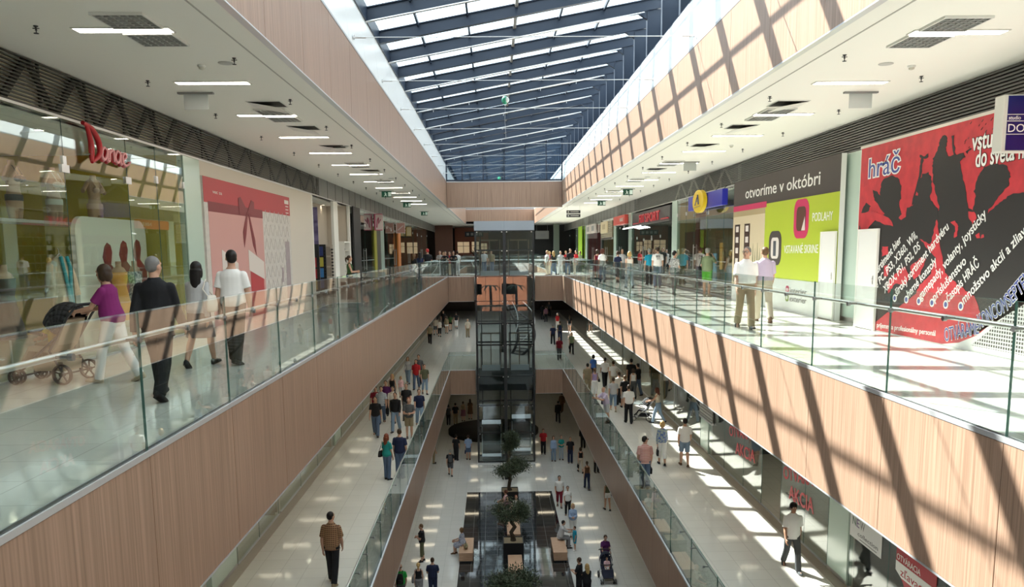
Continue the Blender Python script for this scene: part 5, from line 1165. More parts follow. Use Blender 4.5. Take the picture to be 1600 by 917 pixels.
nc = empty('window_poster', (WR-.02, 16.75, Z1+1.25), label='white poster with grey and coloured lettering on the near lower right glass', cat='poster')
MB().prism([(WR-.004, 17.5, Z1+1.28), (WR-.004, 16.0, Z1+1.28), (WR-.004, 16.0, Z1+2.6), (WR-.004, 17.5, Z1+2.6)], (-.006, 0, 0)).build('sheet', mat('poster white', (.72, .73, .72), .5), nc, fixn=True)
for t_, y0, w, c in (('N', 17.38, .17, (.12, .22, .16)), ('E', 17.17, .13, (.22, .14, .30)), ('W', 17.0, .22, (.25, .25, .26))): text('lettering', t_, mat('letter '+t_, c, .5), nc, (WR-.011, y0, Z1+1.58), (WR-.011, y0-w, Z1+1.58), .2, .003, nrm=(-1, 0, 0))
text('lettering', 'collection', mat('print charcoal', (.15, .15, .16), .5), nc, (WR-.011, 17.1, Z1+1.40), (WR-.011, 16.15, Z1+1.40), .10, .003, nrm=(-1, 0, 0))
MB().box(WR-.013, WR-.010, 16.2, 17.0, Z1+1.33, Z1+1.345).build('small_line', mat('print charcoal', (.15, .15, .16), .5), nc)
rp = empty('window_poster', (WR-.02, 14.6, Z1+1.05), label='red and white sale poster with a big 20 on the near lower right glass', cat='poster')
RP = mat('poster crimson', (.42, .02, .035), .5)
MB().prism([(WR-.004, 15.38, Z1+1.35), (WR-.004, 15.1, Z1+1.18), (WR-.004, 14.9, Z1+.95), (WR-.004, 13.9, Z1+.85), (WR-.004, 13.9, Z1+2.3), (WR-.004, 15.38, Z1+2.3)], (-.006, 0, 0)).build('sheet', RP, rp, fixn=True)
MB().prism([(WR-.011, 15.38, Z1+1.32), (WR-.011, 15.14, Z1+1.22), (WR-.011, 13.9, Z1+1.22), (WR-.011, 13.9, Z1+1.52), (WR-.011, 15.38, Z1+1.52)], (-.003, 0, 0)).build('white_band', HW, rp, fixn=True)
text('lettering', 'OTVÁRACIA', HW, rp, (WR-.012, 15.35, Z1+1.56), (WR-.012, 14.45, Z1+1.56), .13, .003, nrm=(-1, 0, 0))
text('lettering', 'zľava', RP, rp, (WR-.015, 15.18, Z1+1.27), (WR-.015, 14.5, Z1+1.27), .17, .003, nrm=(-1, 0, 0))
text('lettering', '20', HW, rp, (WR-.016, 14.5, Z1+1.0), (WR-.016, 14.0, Z1+1.0), .42, .003, nrm=(-1, 0, 0), bold=.015); text('lettering', '20', RP, rp, (WR-.019, 14.49, Z1+1.015), (WR-.019, 14.01, Z1+1.015), .4, .003, nrm=(-1, 0, 0), bold=-.015)
s2 = empty('roller_shutter', (WR-.03, 30.2, Z1+1.9), label='half lowered grey roller shutter on the right of the middle level', cat='shutter')
for k in range(18): MB().box(WR-.03, WR-.07, 29.0, 30.85, Z1+1.35+k*.12, Z1+1.45+k*.12).build('slat', GREYP, s2)
MB().box(WR-.01, WR-.09, 29.0, 30.85, Z1+1.27, Z1+1.35).build('bottom_bar', STEEL, s2)
# boxes with shoes in the dark doorway of the middle level
for i, (y, c) in enumerate(((22.4, 'white'), (22.75, 'red'), (23.1, 'beige'))):
    o = empty('display_block', (WR+.8, y, Z1), label=f'dark display block with a {c} shoe inside the dark doorway', cat='display block', group='display blocks in the dark doorway')
    MB().box(WR+.65, WR+.95, y-.14, y+.14, Z1, Z1+.45).build('block', DSTEEL, o, bevel=.01); MB().box(WR+.63, WR+.97, y-.16, y+.16, Z1+.45, Z1+.47).build('top_plate', BLACK, o)
    b_ = empty('shoe', (WR+.8, y, Z1+.47), label=f'{c} shoe on a dark block inside the dark doorway', cat='shoe', group='shoes in the dark doorway')
    MB().loft([[(WR+.66+.26*t, y+w*math.cos(a), Z1+.5+max(0, h*math.sin(a))) for a in [2*math.pi*k/10 for k in range(10)]] for t, w, h in ((0, .03, .06), (.15, .045, .09), (.45, .045, .07), (.8, .05, .04), (1, .03, .02))]).build('upper', CM(c), b_)
    MB().box(WR+.66, WR+.93, y-.045, y+.045, Z1+.47, Z1+.5).build('sole', CM('white'), b_, bevel=.008)
# lowest level shop fronts under the slabs
for side in ('left', 'right'):
    for k, (y0, y1) in enumerate(((22, 40), (40.5, 58), (58.5, 80))):
        s = 1 if side == 'left' else -1; xw = WL if side == 'left' else WR
        r = empty('shopfront', (xw, (y0+y1)/2, 0), label=f'{ORD[k]} glass shopfront on the {side} of the lowest level', cat='shopfront')
        for j in range(6):
            a, b = y0+(y1-y0)*j/6, y0+(y1-y0)*(j+1)/6
            MB().box(xw, xw-s*.012, a+.01, b-.01, .03, 4.3).build('glass_panel', SGLASS, r)
        MB().box(xw+s*.02, xw-s*.04, y0, y1, 0, .03).build('floor_channel', ALU, r)
        tag(MB().box(xw-s*2.5, xw-s*2.6, y0, y1, 0, 4.4).build(f'wall_{side}', OC1), f'warm back wall of the {ORD[k]} lowest shop on the {side}', None, None, 'structure')
# ------------------------------------------------------------------ far end of the upper level
BRW = mat('red brown cladding', (.13, .055, .035), .5)
struct('wall_far', MB().box(-6.6, -4.6, 91, 91.2, Z2, ZC), BRW, 'brown panel at the far left of the upper level')
cf = empty('cafe_front', (-3.2, 96, Z2), label='dim cafe front with lit cream windows at the far end', cat='cafe front')
MB().box(-4.6, -.6, 96, 96.2, Z2, Z2+4.4).build('wall', mat('rust wall', (.20, .06, .03), .6), cf)
GLW = mat('lit window', (.5, .4, .25), .5, emit=(1, .75, .45), es=.35)
for k, (x0, w, z0, h) in enumerate(((-4.3, 1.4, 1.4, 1.3), (-2.6, .9, 1.5, 1.2), (-1.5, .7, 1.4, 1.1))):
    MB().box(x0, x0+w, 95.96, 96, Z2+z0, Z2+z0+h).build('window', GLW, cf)
    MB().box(x0+w/2-.03, x0+w/2+.03, 95.93, 95.96, Z2+z0, Z2+z0+h).box(x0, x0+w, 95.93, 95.96, Z2+z0+h*.6, Z2+z0+h*.6+.05).build('glazing_bar', BRW, cf)
MB().box(-3.4, -1.2, 95.9, 96, Z2+3.3, Z2+3.9).build('sign_board', DSTEEL, cf)
for k in range(4): MB().box(-3.2+k*.5, -2.9+k*.5, 95.88, 95.9, Z2+3.45, Z2+3.75).build('sign_letter', GREYP, cf)
pp = empty('potted_palm', (-1.9, 84+6, Z2), label='dark leafy potted plant at the far end left of the lift', cat='plant')
MB().lathe((-1.9, 90, Z2), [(.3, 0), (.42, .6), (.4, .62), (.36, .58), (.02, .56)], 20).build('pot', BLACK, pp)
q = random.Random(4); f = MB()
for k in range(46):
    a, e, L = q.uniform(0, 6.28), q.uniform(.1, 1.2), q.uniform(1.0, 1.9); p = Vector((-1.9, 90, Z2+.58)); pts = []
    for t in range(7): u = t/6; pts.append(p+Vector((math.cos(a)*L*u*math.cos(e), math.sin(a)*L*u*math.cos(e), L*u*math.sin(e)+.3*u-.5*u*u)))
    for i in range(6):
        w0, w1 = .09*math.sin(math.pi*(i+.2)/6.4), .09*math.sin(math.pi*(i+1.2)/6.6); sd = Vector((-math.sin(a), math.cos(a), 0))
        f.add([pts[i]-sd*w0, pts[i]+sd*w0, pts[i+1]+sd*w1, pts[i+1]-sd*w1], [(0, 1, 2, 3)])
f.build('foliage', mat('dark palm leaf', (.012, .022, .012), .5), pp)
struct('wall_far', MB().box(3.0, 9, 93, 93.2, Z2, ZC), mat('charcoal wall', (.03, .03, .03), .6), 'charcoal wall at the far right of the upper level')
gp = empty('glass_pilaster', (7.0, 88.5, Z2), label='grey green square column at the far end right of the lift', cat='pilaster')
x_ = ony(865, 370, 88.5).x; x2_ = ony(874, 370, 88.5).x
MB().box(x_, x2_, 88.5, 89.2, Z2, ZC).build('cladding', mat('grey green cladding', (.20, .25, .20), .5), gp, bevel=.01); MB().box(x_-.02, x2_+.02, 88.48, 89.22, Z2, Z2+.12).build('base', STEEL, gp)
p_ = ony(847, 367, 90); hb = empty('hanging_board', (p_.x, 90, p_.z), label='grey hanging board at the far end right of the lift', cat='sign')
MB().box(p_.x-.75, p_.x+.75, 89.97, 90.03, p_.z-.45, p_.z+.45).build('board', mat('grey board', (.32, .32, .31), .5), hb); MB().box(p_.x-.15, p_.x+.35, 89.955, 89.97, p_.z-.25, p_.z+.1).build('dark_print', GREYP, hb)
for d_ in (-.6, .6): MB().tube((p_.x+d_, 90, p_.z+.45), (p_.x+d_, 90, ZC), .012, n=6).build('wire', STEEL, hb)
# ------------------------------------------------------------------ people
V = Vector
POSES = {
 'walk':  dict(L=(24, 10), Rr=(-15, 20), aL=(-20, 7, 14, 0), aR=(18, 7, 22, 0)),
 'walkb': dict(L=(-15, 20), Rr=(24, 10), aL=(18, 7, 22, 0), aR=(-20, 7, 14, 0)),
 'stroll': dict(L=(12, 4), Rr=(-9, 12), aL=(-8, 9, 12, 5), aR=(8, 9, 18, 8)),
 'stand': dict(L=(3, 3), Rr=(-2, 2), aL=(2, 9, 12, 4), aR=(4, 9, 16, 6)),
 'cross': dict(L=(4, 4), Rr=(-3, 3), aL=(22, 8, 92, 62), aR=(28, 8, 84, 58)),
 'push':  dict(L=(20, 8), Rr=(-14, 16), aL=(32, 6, 42, 4), aR=(32, 6, 42, 4), lean=7),
 'rail':  dict(L=(-4, 2), Rr=(-8, 6), aL=(38, 12, 62, 18), aR=(40, 12, 58, 18), lean=17),
 'hold':  dict(L=(3, 3), Rr=(-3, 3), aL=(16, 8, 82, 38), aR=(18, 8, 76, 34)),
 'photo': dict(L=(3, 3), Rr=(-3, 3), aL=(6, 8, 20, 6), aR=(58, 16, 112, 28)),
 'bagarm': dict(L=(18, 8), Rr=(-12, 16), aL=(-10, 8, 14, 4), aR=(2, 10, 88, 20)),
 'sit':   dict(L=(84, 84), Rr=(80, 86), aL=(30, 8, 38, 18), aR=(34, 8, 34, 18), lean=4),
 'sitlean': dict(L=(82, 84), Rr=(78, 80), aL=(46, 8, 30, 14), aR=(48, 8, 30, 14), lean=16),
}
def joints(pose, fem, head=(0, 0)):
    p = POSES[pose]; a = R(p.get('lean', 0)); J = {}
    u = V((0, math.sin(a), math.cos(a))); fw = V((0, math.cos(a), -math.sin(a)))
    J['u'], J['fw'] = u, fw; P0 = V((0, 0, .95)); J['P0'] = P0
    J['spine'] = lambda t: P0+u*t
    for k, sx in (('L', -1), ('Rr', 1)):
        t, kn = R(p[k][0]), R(p[k][1])
        hip = P0+V((sx*.088, 0, -.04)); knee = hip+V((sx*.01, math.sin(t), -math.cos(t)))*.42; ank = knee+V((0, math.sin(t-kn), -math.cos(t-kn)))*.41
        pit = max(-1.1, min(.12, (t-kn)*.75)) if p['L'][0] < 60 else 0
        fd = V((sx*.12, math.cos(pit), math.sin(pit))).normalized()
        J[k] = (hip, knee, ank, fd)
    low = min(min(J[k][2].z-.075*math.cos(0), (J[k][2]+J[k][3]*.17).z-.045) for k in ('L', 'Rr'))
    sh = V((0, 0, -low))
    for k in ('L', 'Rr'): h, n_, a_, d_ = J[k]; J[k] = (h+sh, n_+sh, a_+sh, d_)
    P0 = P0+sh; J['P0'] = P0; J['spine'] = lambda t: P0+u*t
    sw = .142 if fem else .170
    for k, sx in (('aL', -1), ('aR', 1)):
        f, b, e, i = map(R, p[k]); f += a*.5
        S = J['spine'](.405)+V((sx*sw, 0, 0)); d1 = V((sx*math.sin(b), math.sin(f)*math.cos(b), -math.cos(f)*math.cos(b)))
        E_ = S+d1*.285; d2 = V((-sx*math.sin(i)+sx*.06, math.sin(f+e)*math.cos(i), -math.cos(f+e)*math.cos(i))).normalized()
        J[k] = (S, E_, E_+d2*.245, d2)
    nb = J['spine'](.52); J['neck'] = nb
    Rh = Matrix.Rotation(R(head[0]), 3, 'Z') @ Matrix.Rotation(R(head[1])-a*.5, 3, 'X'); J['Rh'] = Rh
    J['head'] = nb+V((0, .015, 0))+Rh @ V((0, .0, .135)); return J
def ringz(J, t, rx, ry, n=16, off=0):
    c = J['spine'](t); return [c+V((rx*math.cos(2*math.pi*k/n), 0, 0))+J['fw']*(ry*math.sin(2*math.pi*k/n)+off) for k in range(n)]
TOR_M = [(-.10, .09, .085, 0), (-.05, .155, .115, 0), (.02, .166, .122, -.005), (.10, .150, .112, 0), (.18, .146, .108, .004), (.28, .160, .115, .006), (.38, .172, .112, .0), (.425, .164, .094, -.006), (.46, .130, .080, -.008), (.492, .085, .066, -.008), (.53, .058, .058, 0)]
TOR_F = [(-.10, .09, .085, 0), (-.05, .16, .118, -.004), (.02, .172, .125, -.012), (.10, .140, .102, 0), (.18, .122, .092, .004), (.28, .138, .105, .010), (.36, .150, .112, .010), (.42, .140, .087, -.004), (.455, .108, .073, -.008), (.487, .070, .060, -.008), (.53, .05, .052, 0)]
def torso_rings(J, fem, infl, t0, t1, fat=0):
    T = TOR_F if fem else TOR_M; ts = sorted(set([t0, t1]+[r[0] for r in T if t0 < r[0] < t1])); out = []
    for t in ts:
        for a, b in zip(T[:-1], T[1:]):
            if a[0] <= t <= b[0]:
                w = (t-a[0])/(b[0]-a[0]); v = [a[i]+(b[i]-a[i])*w for i in range(4)]; break
        else: v = T[0] if t < T[0][0] else T[-1]
        bel = fat*math.exp(-((t-.14)/.12)**2)
        out.append(ringz(J, t, v[1]+infl+bel*.5, v[2]+infl+bel*.7, 16, v[3]+bel*.5))
    return out
def hand(mb, J, k, fist):
    S, E_, W, d = J[k]; sx = -1 if k == 'aL' else 1
    inn = V((-sx, 0, 0)); inn = (inn-d*inn.dot(d)).normalized(); fr = d.cross(inn)*(-sx)
    if fr.y < 0 and abs(d.z) > .5: fr = -fr
    # palm faces the thigh (inn); fingers spread along fr; thumb on the front edge
    c = W+d*.055
    mb.loft([[W+d*s_+fr*(w*math.cos(t))+inn*(h*math.sin(t)) for t in [2*math.pi*q/10 for q in range(10)]] for s_, w, h in ((-.01, .027, .021), (.03, .036, .018), (.075, .043, .017), (.095, .038, .014))])
    curl = R(fist)
    for j, L in enumerate((.070, .078, .073, .058)):
        b = W+d*.088+fr*(.030-.020*j); dd = d.copy(); p = b
        for s_, (ll, rr) in enumerate(((.42, .0105), (.33, .0095), (.25, .0085))):
            ang = curl*(.35+s_*.4); dn = (d*math.cos(ang)+inn*math.sin(ang)).normalized(); q_ = p+dn*L*ll
            mb.tube(p, q_, rr, rr*.93, 8); mb.ell(q_, rr*.95, 8, 6); p = q_
    b = W+d*.03+fr*.028; t1 = b+(d*.6+fr*.75+inn*.25).normalized()*.042; t2 = t1+(d*.9+fr*.2+inn*.35).normalized()*.032
    mb.tube(b, t1, .013, .0115, 8).ell(t1, .0115, 8, 6).tube(t1, t2, .0112, .009, 8).ell(t2, .009, 8, 6)
def voxel(mb, size, smooth=3, mats=None, name='m'):
    me = bpy.data.meshes.new(name); me.from_pydata(mb.v, [], mb.f)
    bm = bmesh.new(); bm.from_mesh(me); bmesh.ops.recalc_face_normals(bm, faces=bm.faces); bm.to_mesh(me); bm.free()
    o = bpy.data.objects.new('tmp', me); C.objects.link(o)
    r = o.modifiers.new('r', 'REMESH'); r.mode = 'VOXEL'; r.voxel_size = size; r.use_smooth_shade = True
    s = o.modifiers.new('s', 'SMOOTH'); s.factor = .5; s.iterations = smooth
    dg = bpy.context.evaluated_depsgraph_get(); out = bpy.data.meshes.new_from_object(o.evaluated_get(dg))
    bpy.data.objects.remove(o); bpy.data.meshes.remove(me); out.name = name; return out
def limb(mb, a, b, ra, rb, n=12): mb.tube(a, b, ra, rb, n); return mb
PROTO = {}
def proto(key, fn):
    if key not in PROTO:
        PROTO[key] = fn()
        PROTO[key].materials.clear(); PROTO[key].materials.append(None)
    return PROTO[key]
FIST = {'push': 75, 'rail': 40, 'photo': 65, 'hold': 60, 'bagarm': 60}
def body_mesh(pose, fem, fat, head):
    J = joints(pose, fem, head); mb = MB()
    mb.loft(torso_rings(J, fem, 0, -.10, .53, fat*.8))
    if fem:
        for sx in (-1, 1): mb.ell(J['spine'](.315)+V((sx*.068, 0, 0))+J['fw']*.085, (.058, .05, .055), 10, 8)
    for k in ('L', 'Rr'):
        h, kn, an, fd = J[k]; f = 1.06 if fem else 1
        mb.ell(h, .092*f, 12, 8); limb(mb, h, kn, .088*f, .056); mb.ell(kn, .057, 12, 8)
        m_ = kn.lerp(an, .3)+V((0, -.012, 0)); limb(mb, kn, m_, .055, .058); limb(mb, m_, an, .058, .036); mb.ell(m_, .058, 10, 8)
        mb.ell(an, .038, 10, 8); t_ = an+fd*.15-V((0, 0, .045)); mb.tube(an-fd*.035-V((0, 0, .03)), t_, .036, .026, 10); mb.ell(t_, .027, 10, 6)
    for k in ('aL', 'aR'):
        S, E_, W, d = J[k]; f = .86 if fem else 1
        mb.ell(S, .054*f, 12, 8); limb(mb, S, E_, .050*f, .040*f); mb.ell(E_, .041*f, 10, 8)
        m_ = E_.lerp(W, .28); limb(mb, E_, m_, .040*f, .043*f); limb(mb, m_, W, .043*f, .027); mb.ell(W, .028, 10, 6)
        hand(mb, J, k, FIST.get(pose, 38))
    hd, Rh = J['head'], J['Rh']; H = lambda x, y, z: hd+Rh @ V((x, y, z))
    limb(mb, J['spine'](.46), H(0, -.01, -.05), .062 if not fem else .054, .052 if not fem else .046)
    mb.ell(H(0, -.008, .022), (.074, .094, .100), 18, 12, rot=Rh); mb.ell(H(0, .016, -.045), (.058, .070, .068), 16, 10, rot=Rh)
    mb.ell(H(0, .058, -.092), (.026, .024, .018), 10, 6, rot=Rh)                                   # chin
    mb.loft([[H(a, b, c) for a, b, c in L] for L in ([(-.009, .080, .028), (.009, .080, .028), (0, .088, .028)], [(-.016, .080, -.022), (.016, .080, -.022), (0, .113, -.020)], [(-.012, .08, -.030), (.012, .08, -.030), (0, .098, -.031)])], smooth=True)   # nose
    for sx in (-1, 1):
        mb.ell(H(sx*.076, -.006, -.006), (.010, .022, .032), 8, 6, rot=Rh)                          # ears
        mb.ell(H(sx*.030, .079, .038), (.022, .010, .007), 8, 6, rot=Rh)                            # brows
        mb.ell(H(sx*.038, .062, -.018), (.022, .018, .018), 8, 6, rot=Rh)                           # cheeks
    mb.ell(H(0, .080, -.055), (.024, .011, .010), 10, 6, rot=Rh)                                    # mouth
    return voxel(mb, .0088, 3, name='person_body')
def top_mesh(kind, pose, fem, fat, head):
    J = joints(pose, fem, head); mb = MB()
    jk = kind == 'jacket'; infl = .024 if jk else .017 if kind in ('tee', 'shirt', 'long', 'blouse', 'tucked') else .011
    hem = {'jacket': -.16, 'shirt': -.10, 'tee': -.07, 'long': -.05, 'tank': -.02, 'blouse': -.06, 'dress': -.05, 'crop': .04, 'tucked': .035}[kind]
    topt = .498 if kind not in ('tank', 'dress') else .425
    rings = []
    if hem < -.09:
        c = J['spine'](hem); rings.append([c+V((( .178+infl+fat*.4)*math.cos(2*math.pi*k/16), 0, 0))+J['fw']*((.130+infl+fat*.5)*math.sin(2*math.pi*k/16)+fat*.4) for k in range(16)])
    rr = torso_rings(J, fem, infl, max(hem, -.06), topt, fat)
    loose = .02 if kind in ('tee', 'shirt', 'blouse', 'jacket', 'long', 'tucked') else 0
    for r in rr:
        t = (sum(r, V())/16-J['P0']).dot(J['u']); c = sum(r, V())/16
        w = loose*math.exp(-((t-.12)/.12)**2)*(1.5 if fem else 1); rings.append([p+(p-c).normalized()*w for p in r])
    if kind == 'dress':
        c = J['P0']; sk = [[V((.25*math.cos(2*math.pi*k/16), .20*math.sin(2*math.pi*k/16)+.01+(J['L'][1].y+J['Rr'][1].y)/2, .44)) for k in range(16)], [V((.215*math.cos(2*math.pi*k/16), .165*math.sin(2*math.pi*k/16), .72)) for k in range(16)]]
        if 'sit' not in pose: rings = sk+rings
    mb.loft(rings)
    if fem and kind != 'jacket':
        for sx in (-1, 1): mb.ell(J['spine'](.315)+V((sx*.068, 0, 0))+J['fw']*.087, (.066, .058, .062), 10, 8)
    if kind in ('tank', 'dress'):
        for sx in (-1, 1): mb.path([J['spine'](.40)+V((sx*.085, 0, 0))+J['fw']*.10, J['spine'](.497)+V((sx*.105, 0, 0)), J['spine'](.40)+V((sx*.085, 0, 0))-J['fw']*.105], .022, 8)
    else:
        for k in ('aL', 'aR'):
            S, E_, W, d = J[k]; f = .86 if fem else 1; x = .019 if jk else .014
            mb.ell(S, .053*f+x, 12, 8)
            if kind in ('tee', 'shirt', 'crop', 'blouse', 'tucked'):
                e = S.lerp(E_, .80 if kind in ('shirt', 'tucked') else .68); limb(mb, S, e, .053*f+x, .054*f+x+.006)
            else:
                limb(mb, S, E_, .051*f+x, .043*f+x); mb.ell(E_, .043*f+x, 10, 8); limb(mb, E_, E_.lerp(W, .97), .044*f+x, .032*f+x)
        if kind in ('shirt', 'jacket', 'tucked'):     # collar
            n = 16; c0, c1_ = J['spine'](.485), J['spine'](.535)
            mb.loft([[c+V((r*math.cos(2*math.pi*k/n), 0, 0))+J['fw']*(r*.95*math.sin(2*math.pi*k/n)+.004) for k in range(n)] for c, r in ((c0, .088), (c1_, .070))])
    return voxel(mb, .0125, 2, name='top')
def bottom_mesh(kind, pose, fem, fat, head):
    J = joints(pose, fem, head); mb = MB()
    mb.loft(torso_rings(J, fem, .012, -.10, .09, fat*.8))
    if kind == 'skirt':
        kx = (J['L'][1]+J['Rr'][1])/2; n = 18
        if 'sit' in pose:
            for k in ('L', 'Rr'): limb(mb, J[k][0], J[k][1]+V((0, .02, 0)), .115, .10); 
            mb.box(-.14, .14, J['P0'].y, kx.y+.03, kx.z-.14, kx.z+.06)
        else: mb.loft([[V((rx*math.cos(2*math.pi*k/n), ry*math.sin(2*math.pi*k/n)+yo, z)) for k in range(n)] for z, rx, ry, yo in ((.47, .24, .20, kx.y*.8), (.75, .20, .155, 0), (J['P0'].z, .186, .138, -.005))])
        return voxel(mb, .0125, 2, name='bottom')
    for k in ('L', 'Rr'):
        h, kn, an, fd = J[k]; f = 1.06 if fem else 1
        mb.ell(h, .105*f, 12, 8)
        if kind == 'shorts': e = h.lerp(kn, .9); limb(mb, h, e, .103*f, .088)
        elif kind == 'mini': e = h.lerp(kn, .42); limb(mb, h, e, .101*f, .094)
        elif kind == 'capri': limb(mb, h, kn, .101*f, .073); mb.ell(kn, .073, 12, 8); limb(mb, kn, kn.lerp(an, .55), .073, .066)
        else:
            w = .012 if fem else .018
            limb(mb, h, kn, .100*f, .060+w); mb.ell(kn, .060+w, 12, 8); limb(mb, kn, an-V((0, 0, .02)), .062+w, .050+w*1.3)
    return voxel(mb, .0125, 2, name='bottom')
def shoe_mesh(pose, fem, head, k):
    J = joints(pose, fem, head); mb = MB(); h, kn, an, fd = J[k]; sd = V((fd.y, -fd.x, 0)).normalized(); upv = sd.cross(fd); n = 12
    base = an-upv*.075
    mb.loft([[base+fd*t+sd*(w*math.cos(a))+upv*max(0, hh*.5+hh*.55*math.sin(a)) for a in [2*math.pi*q/n for q in range(n)]] for t, w, hh in ((-.068, .012, .05), (-.06, .034, .085), (-.01, .042, .095), (.05, .045, .075), (.11, .05, .058), (.155, .045, .048), (.185, .018, .03))])
    mb.loft([[base+fd*t+sd*(w*math.cos(a))+upv*(.010+.011*math.sin(a)) for a in [2*math.pi*q/n for q in range(n)]] for t, w in ((-.07, .02), (-.06, .038), (.0, .046), (.11, .054), (.16, .046), (.19, .018))])
    me = bpy.data.meshes.new('shoe'); me.from_pydata(mb.v, [], mb.f); me.polygons.foreach_set('use_smooth', [True]*len(mb.f)); return me
def hair_mesh(style, pose, fem, head):
    J = joints(pose, fem, head); hd, Rh = J['head'], J['Rh']; H = lambda x, y, z: hd+Rh @ V((x, y, z)); mb = MB()
    E_ = lambda c, r: mb.ell(H(*c), r, 18, 12, rot=Rh)
    if style == 'short': E_((0, -.022, .040), (.083, .093, .094)); E_((0, -.045, .0), (.077, .068, .075))
    elif style == 'crop': E_((0, -.020, .036), (.079, .092, .092)); E_((0, -.042, .0), (.074, .062, .07))
    elif style == 'bald': E_((0, -.042, -.004), (.080, .066, .045))
    elif style == 'cap': E_((0, -.012, .045), (.086, .098, .085)); mb.prism([H(-.06, .07, .045), H(.06, .07, .045), H(.045, .155, .035), H(-.045, .155, .035)], Rh @ V((0, 0, .014))); E_((0, -.045, .0), (.077, .064, .07))
    elif style == 'full': E_((0, -.02, .046), (.095, .105, .100)); E_((0, -.05, .0), (.09, .075, .085))
    elif style == 'bob': E_((0, -.026, .036), (.094, .100, .100)); E_((0, -.055, -.03), (.098, .068, .10)); E_((-.075, -.012, -.035), (.028, .055, .085)); E_((.075, -.012, -.035), (.028, .055, .085))
    elif style == 'curly':
        q = random.Random(3); E_((0, -.03, .035), (.1, .105, .105))
        for i in range(26): a, b = q.uniform(0, 6.28), q.uniform(-.5, 1.2); E_((.095*math.cos(a)*math.cos(b), -.04+.085*math.sin(a)*math.cos(b)-.02, .02+.09*math.sin(b)), (.035, .035, .035))
    elif style == 'long': E_((0, -.026, .036), (.090, .098, .098)); E_((0, -.06, -.04), (.092, .062, .12)); mb.loft([[H(x_*math.cos(a), -.075+.04*math.sin(a)-.02, z_) for a in [2*math.pi*q/12 for q in range(12)]] for z_, x_ in ((.0, .085), (-.12, .092), (-.22, .085), (-.30, .05))]); E_((-.072, -.012, -.05), (.026, .05, .095)); E_((.072, -.012, -.05), (.026, .05, .095))
    elif style == 'tail': E_((0, -.024, .036), (.084, .095, .094)); E_((0, -.048, -.005), (.077, .065, .07)); mb.path([H(0, -.10, .04), H(0, -.15, .03), H(0, -.155, -.06), H(0, -.13, -.16)], [.025, .034, .03, .012], 10)
    return voxel(mb, .010, 3, name='hair')
def plaid(name, base, l1_, l2_, sc_=16):
    if name in MATS: return MATS[name]
    m = mat(name, base, .8); n, l, b = nodes(m); tc = n.new('ShaderNodeTexCoord'); prev = None; col = None
    for d_, c in (('X', l1_), ('Z', l2_)):
        w = n.new('ShaderNodeTexWave'); w.wave_type = 'BANDS'; w.bands_direction = d_; w.inputs['Scale'].default_value = sc_/3.14
        mr = n.new('ShaderNodeMath'); mr.operation = 'GREATER_THAN'; mr.inputs[1].default_value = .62
        mx = n.new('ShaderNodeMix'); mx.data_type = 'RGBA'
        l.new(tc.outputs['Object'], w.inputs[0]); l.new(w.outputs['Fac'], mr.inputs[0]); l.new(mr.outputs[0], mx.inputs['Factor'])
        if col is None: mx.inputs['A'].default_value = (*base, 1)
        else: l.new(col, mx.inputs['A'])
        mx.inputs['B'].default_value = (*c, 1); col = mx.outputs['Result']
    l.new(col, b.inputs['Base Color']); return m
def stripes(name, c1, c2, sc_=20):
    if name in MATS: return MATS[name]
    m = mat(name, c1, .8); n, l, b = nodes(m); tc = n.new('ShaderNodeTexCoord'); w = n.new('ShaderNodeTexWave'); w.bands_direction = 'Z'; w.inputs['Scale'].default_value = sc_/3.14
    r = n.new('ShaderNodeValToRGB'); r.color_ramp.interpolation = 'CONSTANT'; r.color_ramp.elements[0].color = (*c1, 1); r.color_ramp.elements[1].position = .5; r.color_ramp.elements[1].color = (*c2, 1)
    l.new(tc.outputs['Object'], w.inputs[0]); l.new(w.outputs['Fac'], r.inputs[0]); l.new(r.outputs[0], b.inputs['Base Color']); return m
CL = dict(black=(.014, .014, .016), white=(.78, .77, .75), offwhite=(.66, .62, .55), grey=(.22, .22, .23), dgrey=(.075, .08, .085), lgrey=(.46, .46, .47), navy=(.016, .022, .055), blue=(.05, .13, .38), lblue=(.30, .40, .58), jean=(.085, .125, .20), ljean=(.20, .28, .38), pjean=(.36, .42, .47), khaki=(.26, .205, .125), beige=(.50, .42, .31), sand=(.55, .48, .38), olive=(.10, .105, .06), green=(.02, .28, .05), lime=(.10, .42, .03), dgreen=(.04, .09, .03), red=(.42, .02, .025), dred=(.20, .015, .03), purple=(.20, .02, .13), plum=(.08, .015, .09), lilac=(.50, .42, .55), lav=(.36, .27, .46), pink=(.70, .45, .48), teal=(.015, .22, .20), turq=(.02, .28, .42), brown=(.10, .055, .03), orange=(.6, .22, .03), yellow=(.62, .45, .04), mauve=(.22, .10, .13), sage=(.18, .23, .13))
def cm(c):
    if c == 'plaidbrown': return plaid('plaid brown', (.09, .035, .02), (.26, .13, .06), (.32, .20, .10), 22)
    if c == 'plaidred': return plaid('plaid red', (.52, .27, .23), (.42, .10, .10), (.60, .42, .36), 20)
    if c == 'plaidblue': return plaid('plaid blue', (.35, .42, .50), (.12, .18, .30), (.6, .62, .62), 22)
    if c == 'bwprint': return noise_mat('black white print', (.03, .03, .03), (.66, .66, .64), 34, .7, space='obj')
    if c == 'floral': return noise_mat('blue floral print', (.10, .14, .28), (.62, .63, .66), 22, .7, space='obj')
    if c == 'bluefloral': return noise_mat('bright blue print', (.03, .09, .38), (.45, .50, .35), 14, .7, space='obj')
    if c == 'stripe': return stripes('striped knit', (.55, .55, .55), (.25, .25, .27), 60)
    if c == 'bwstripe': return stripes('black white stripe', (.7, .7, .68), (.03, .03, .03), 60)
    return mat('cloth '+c, CL[c], .82, 0, .25) if c not in pal else mat('garb '+c, CL[c], .82, 0, .25)
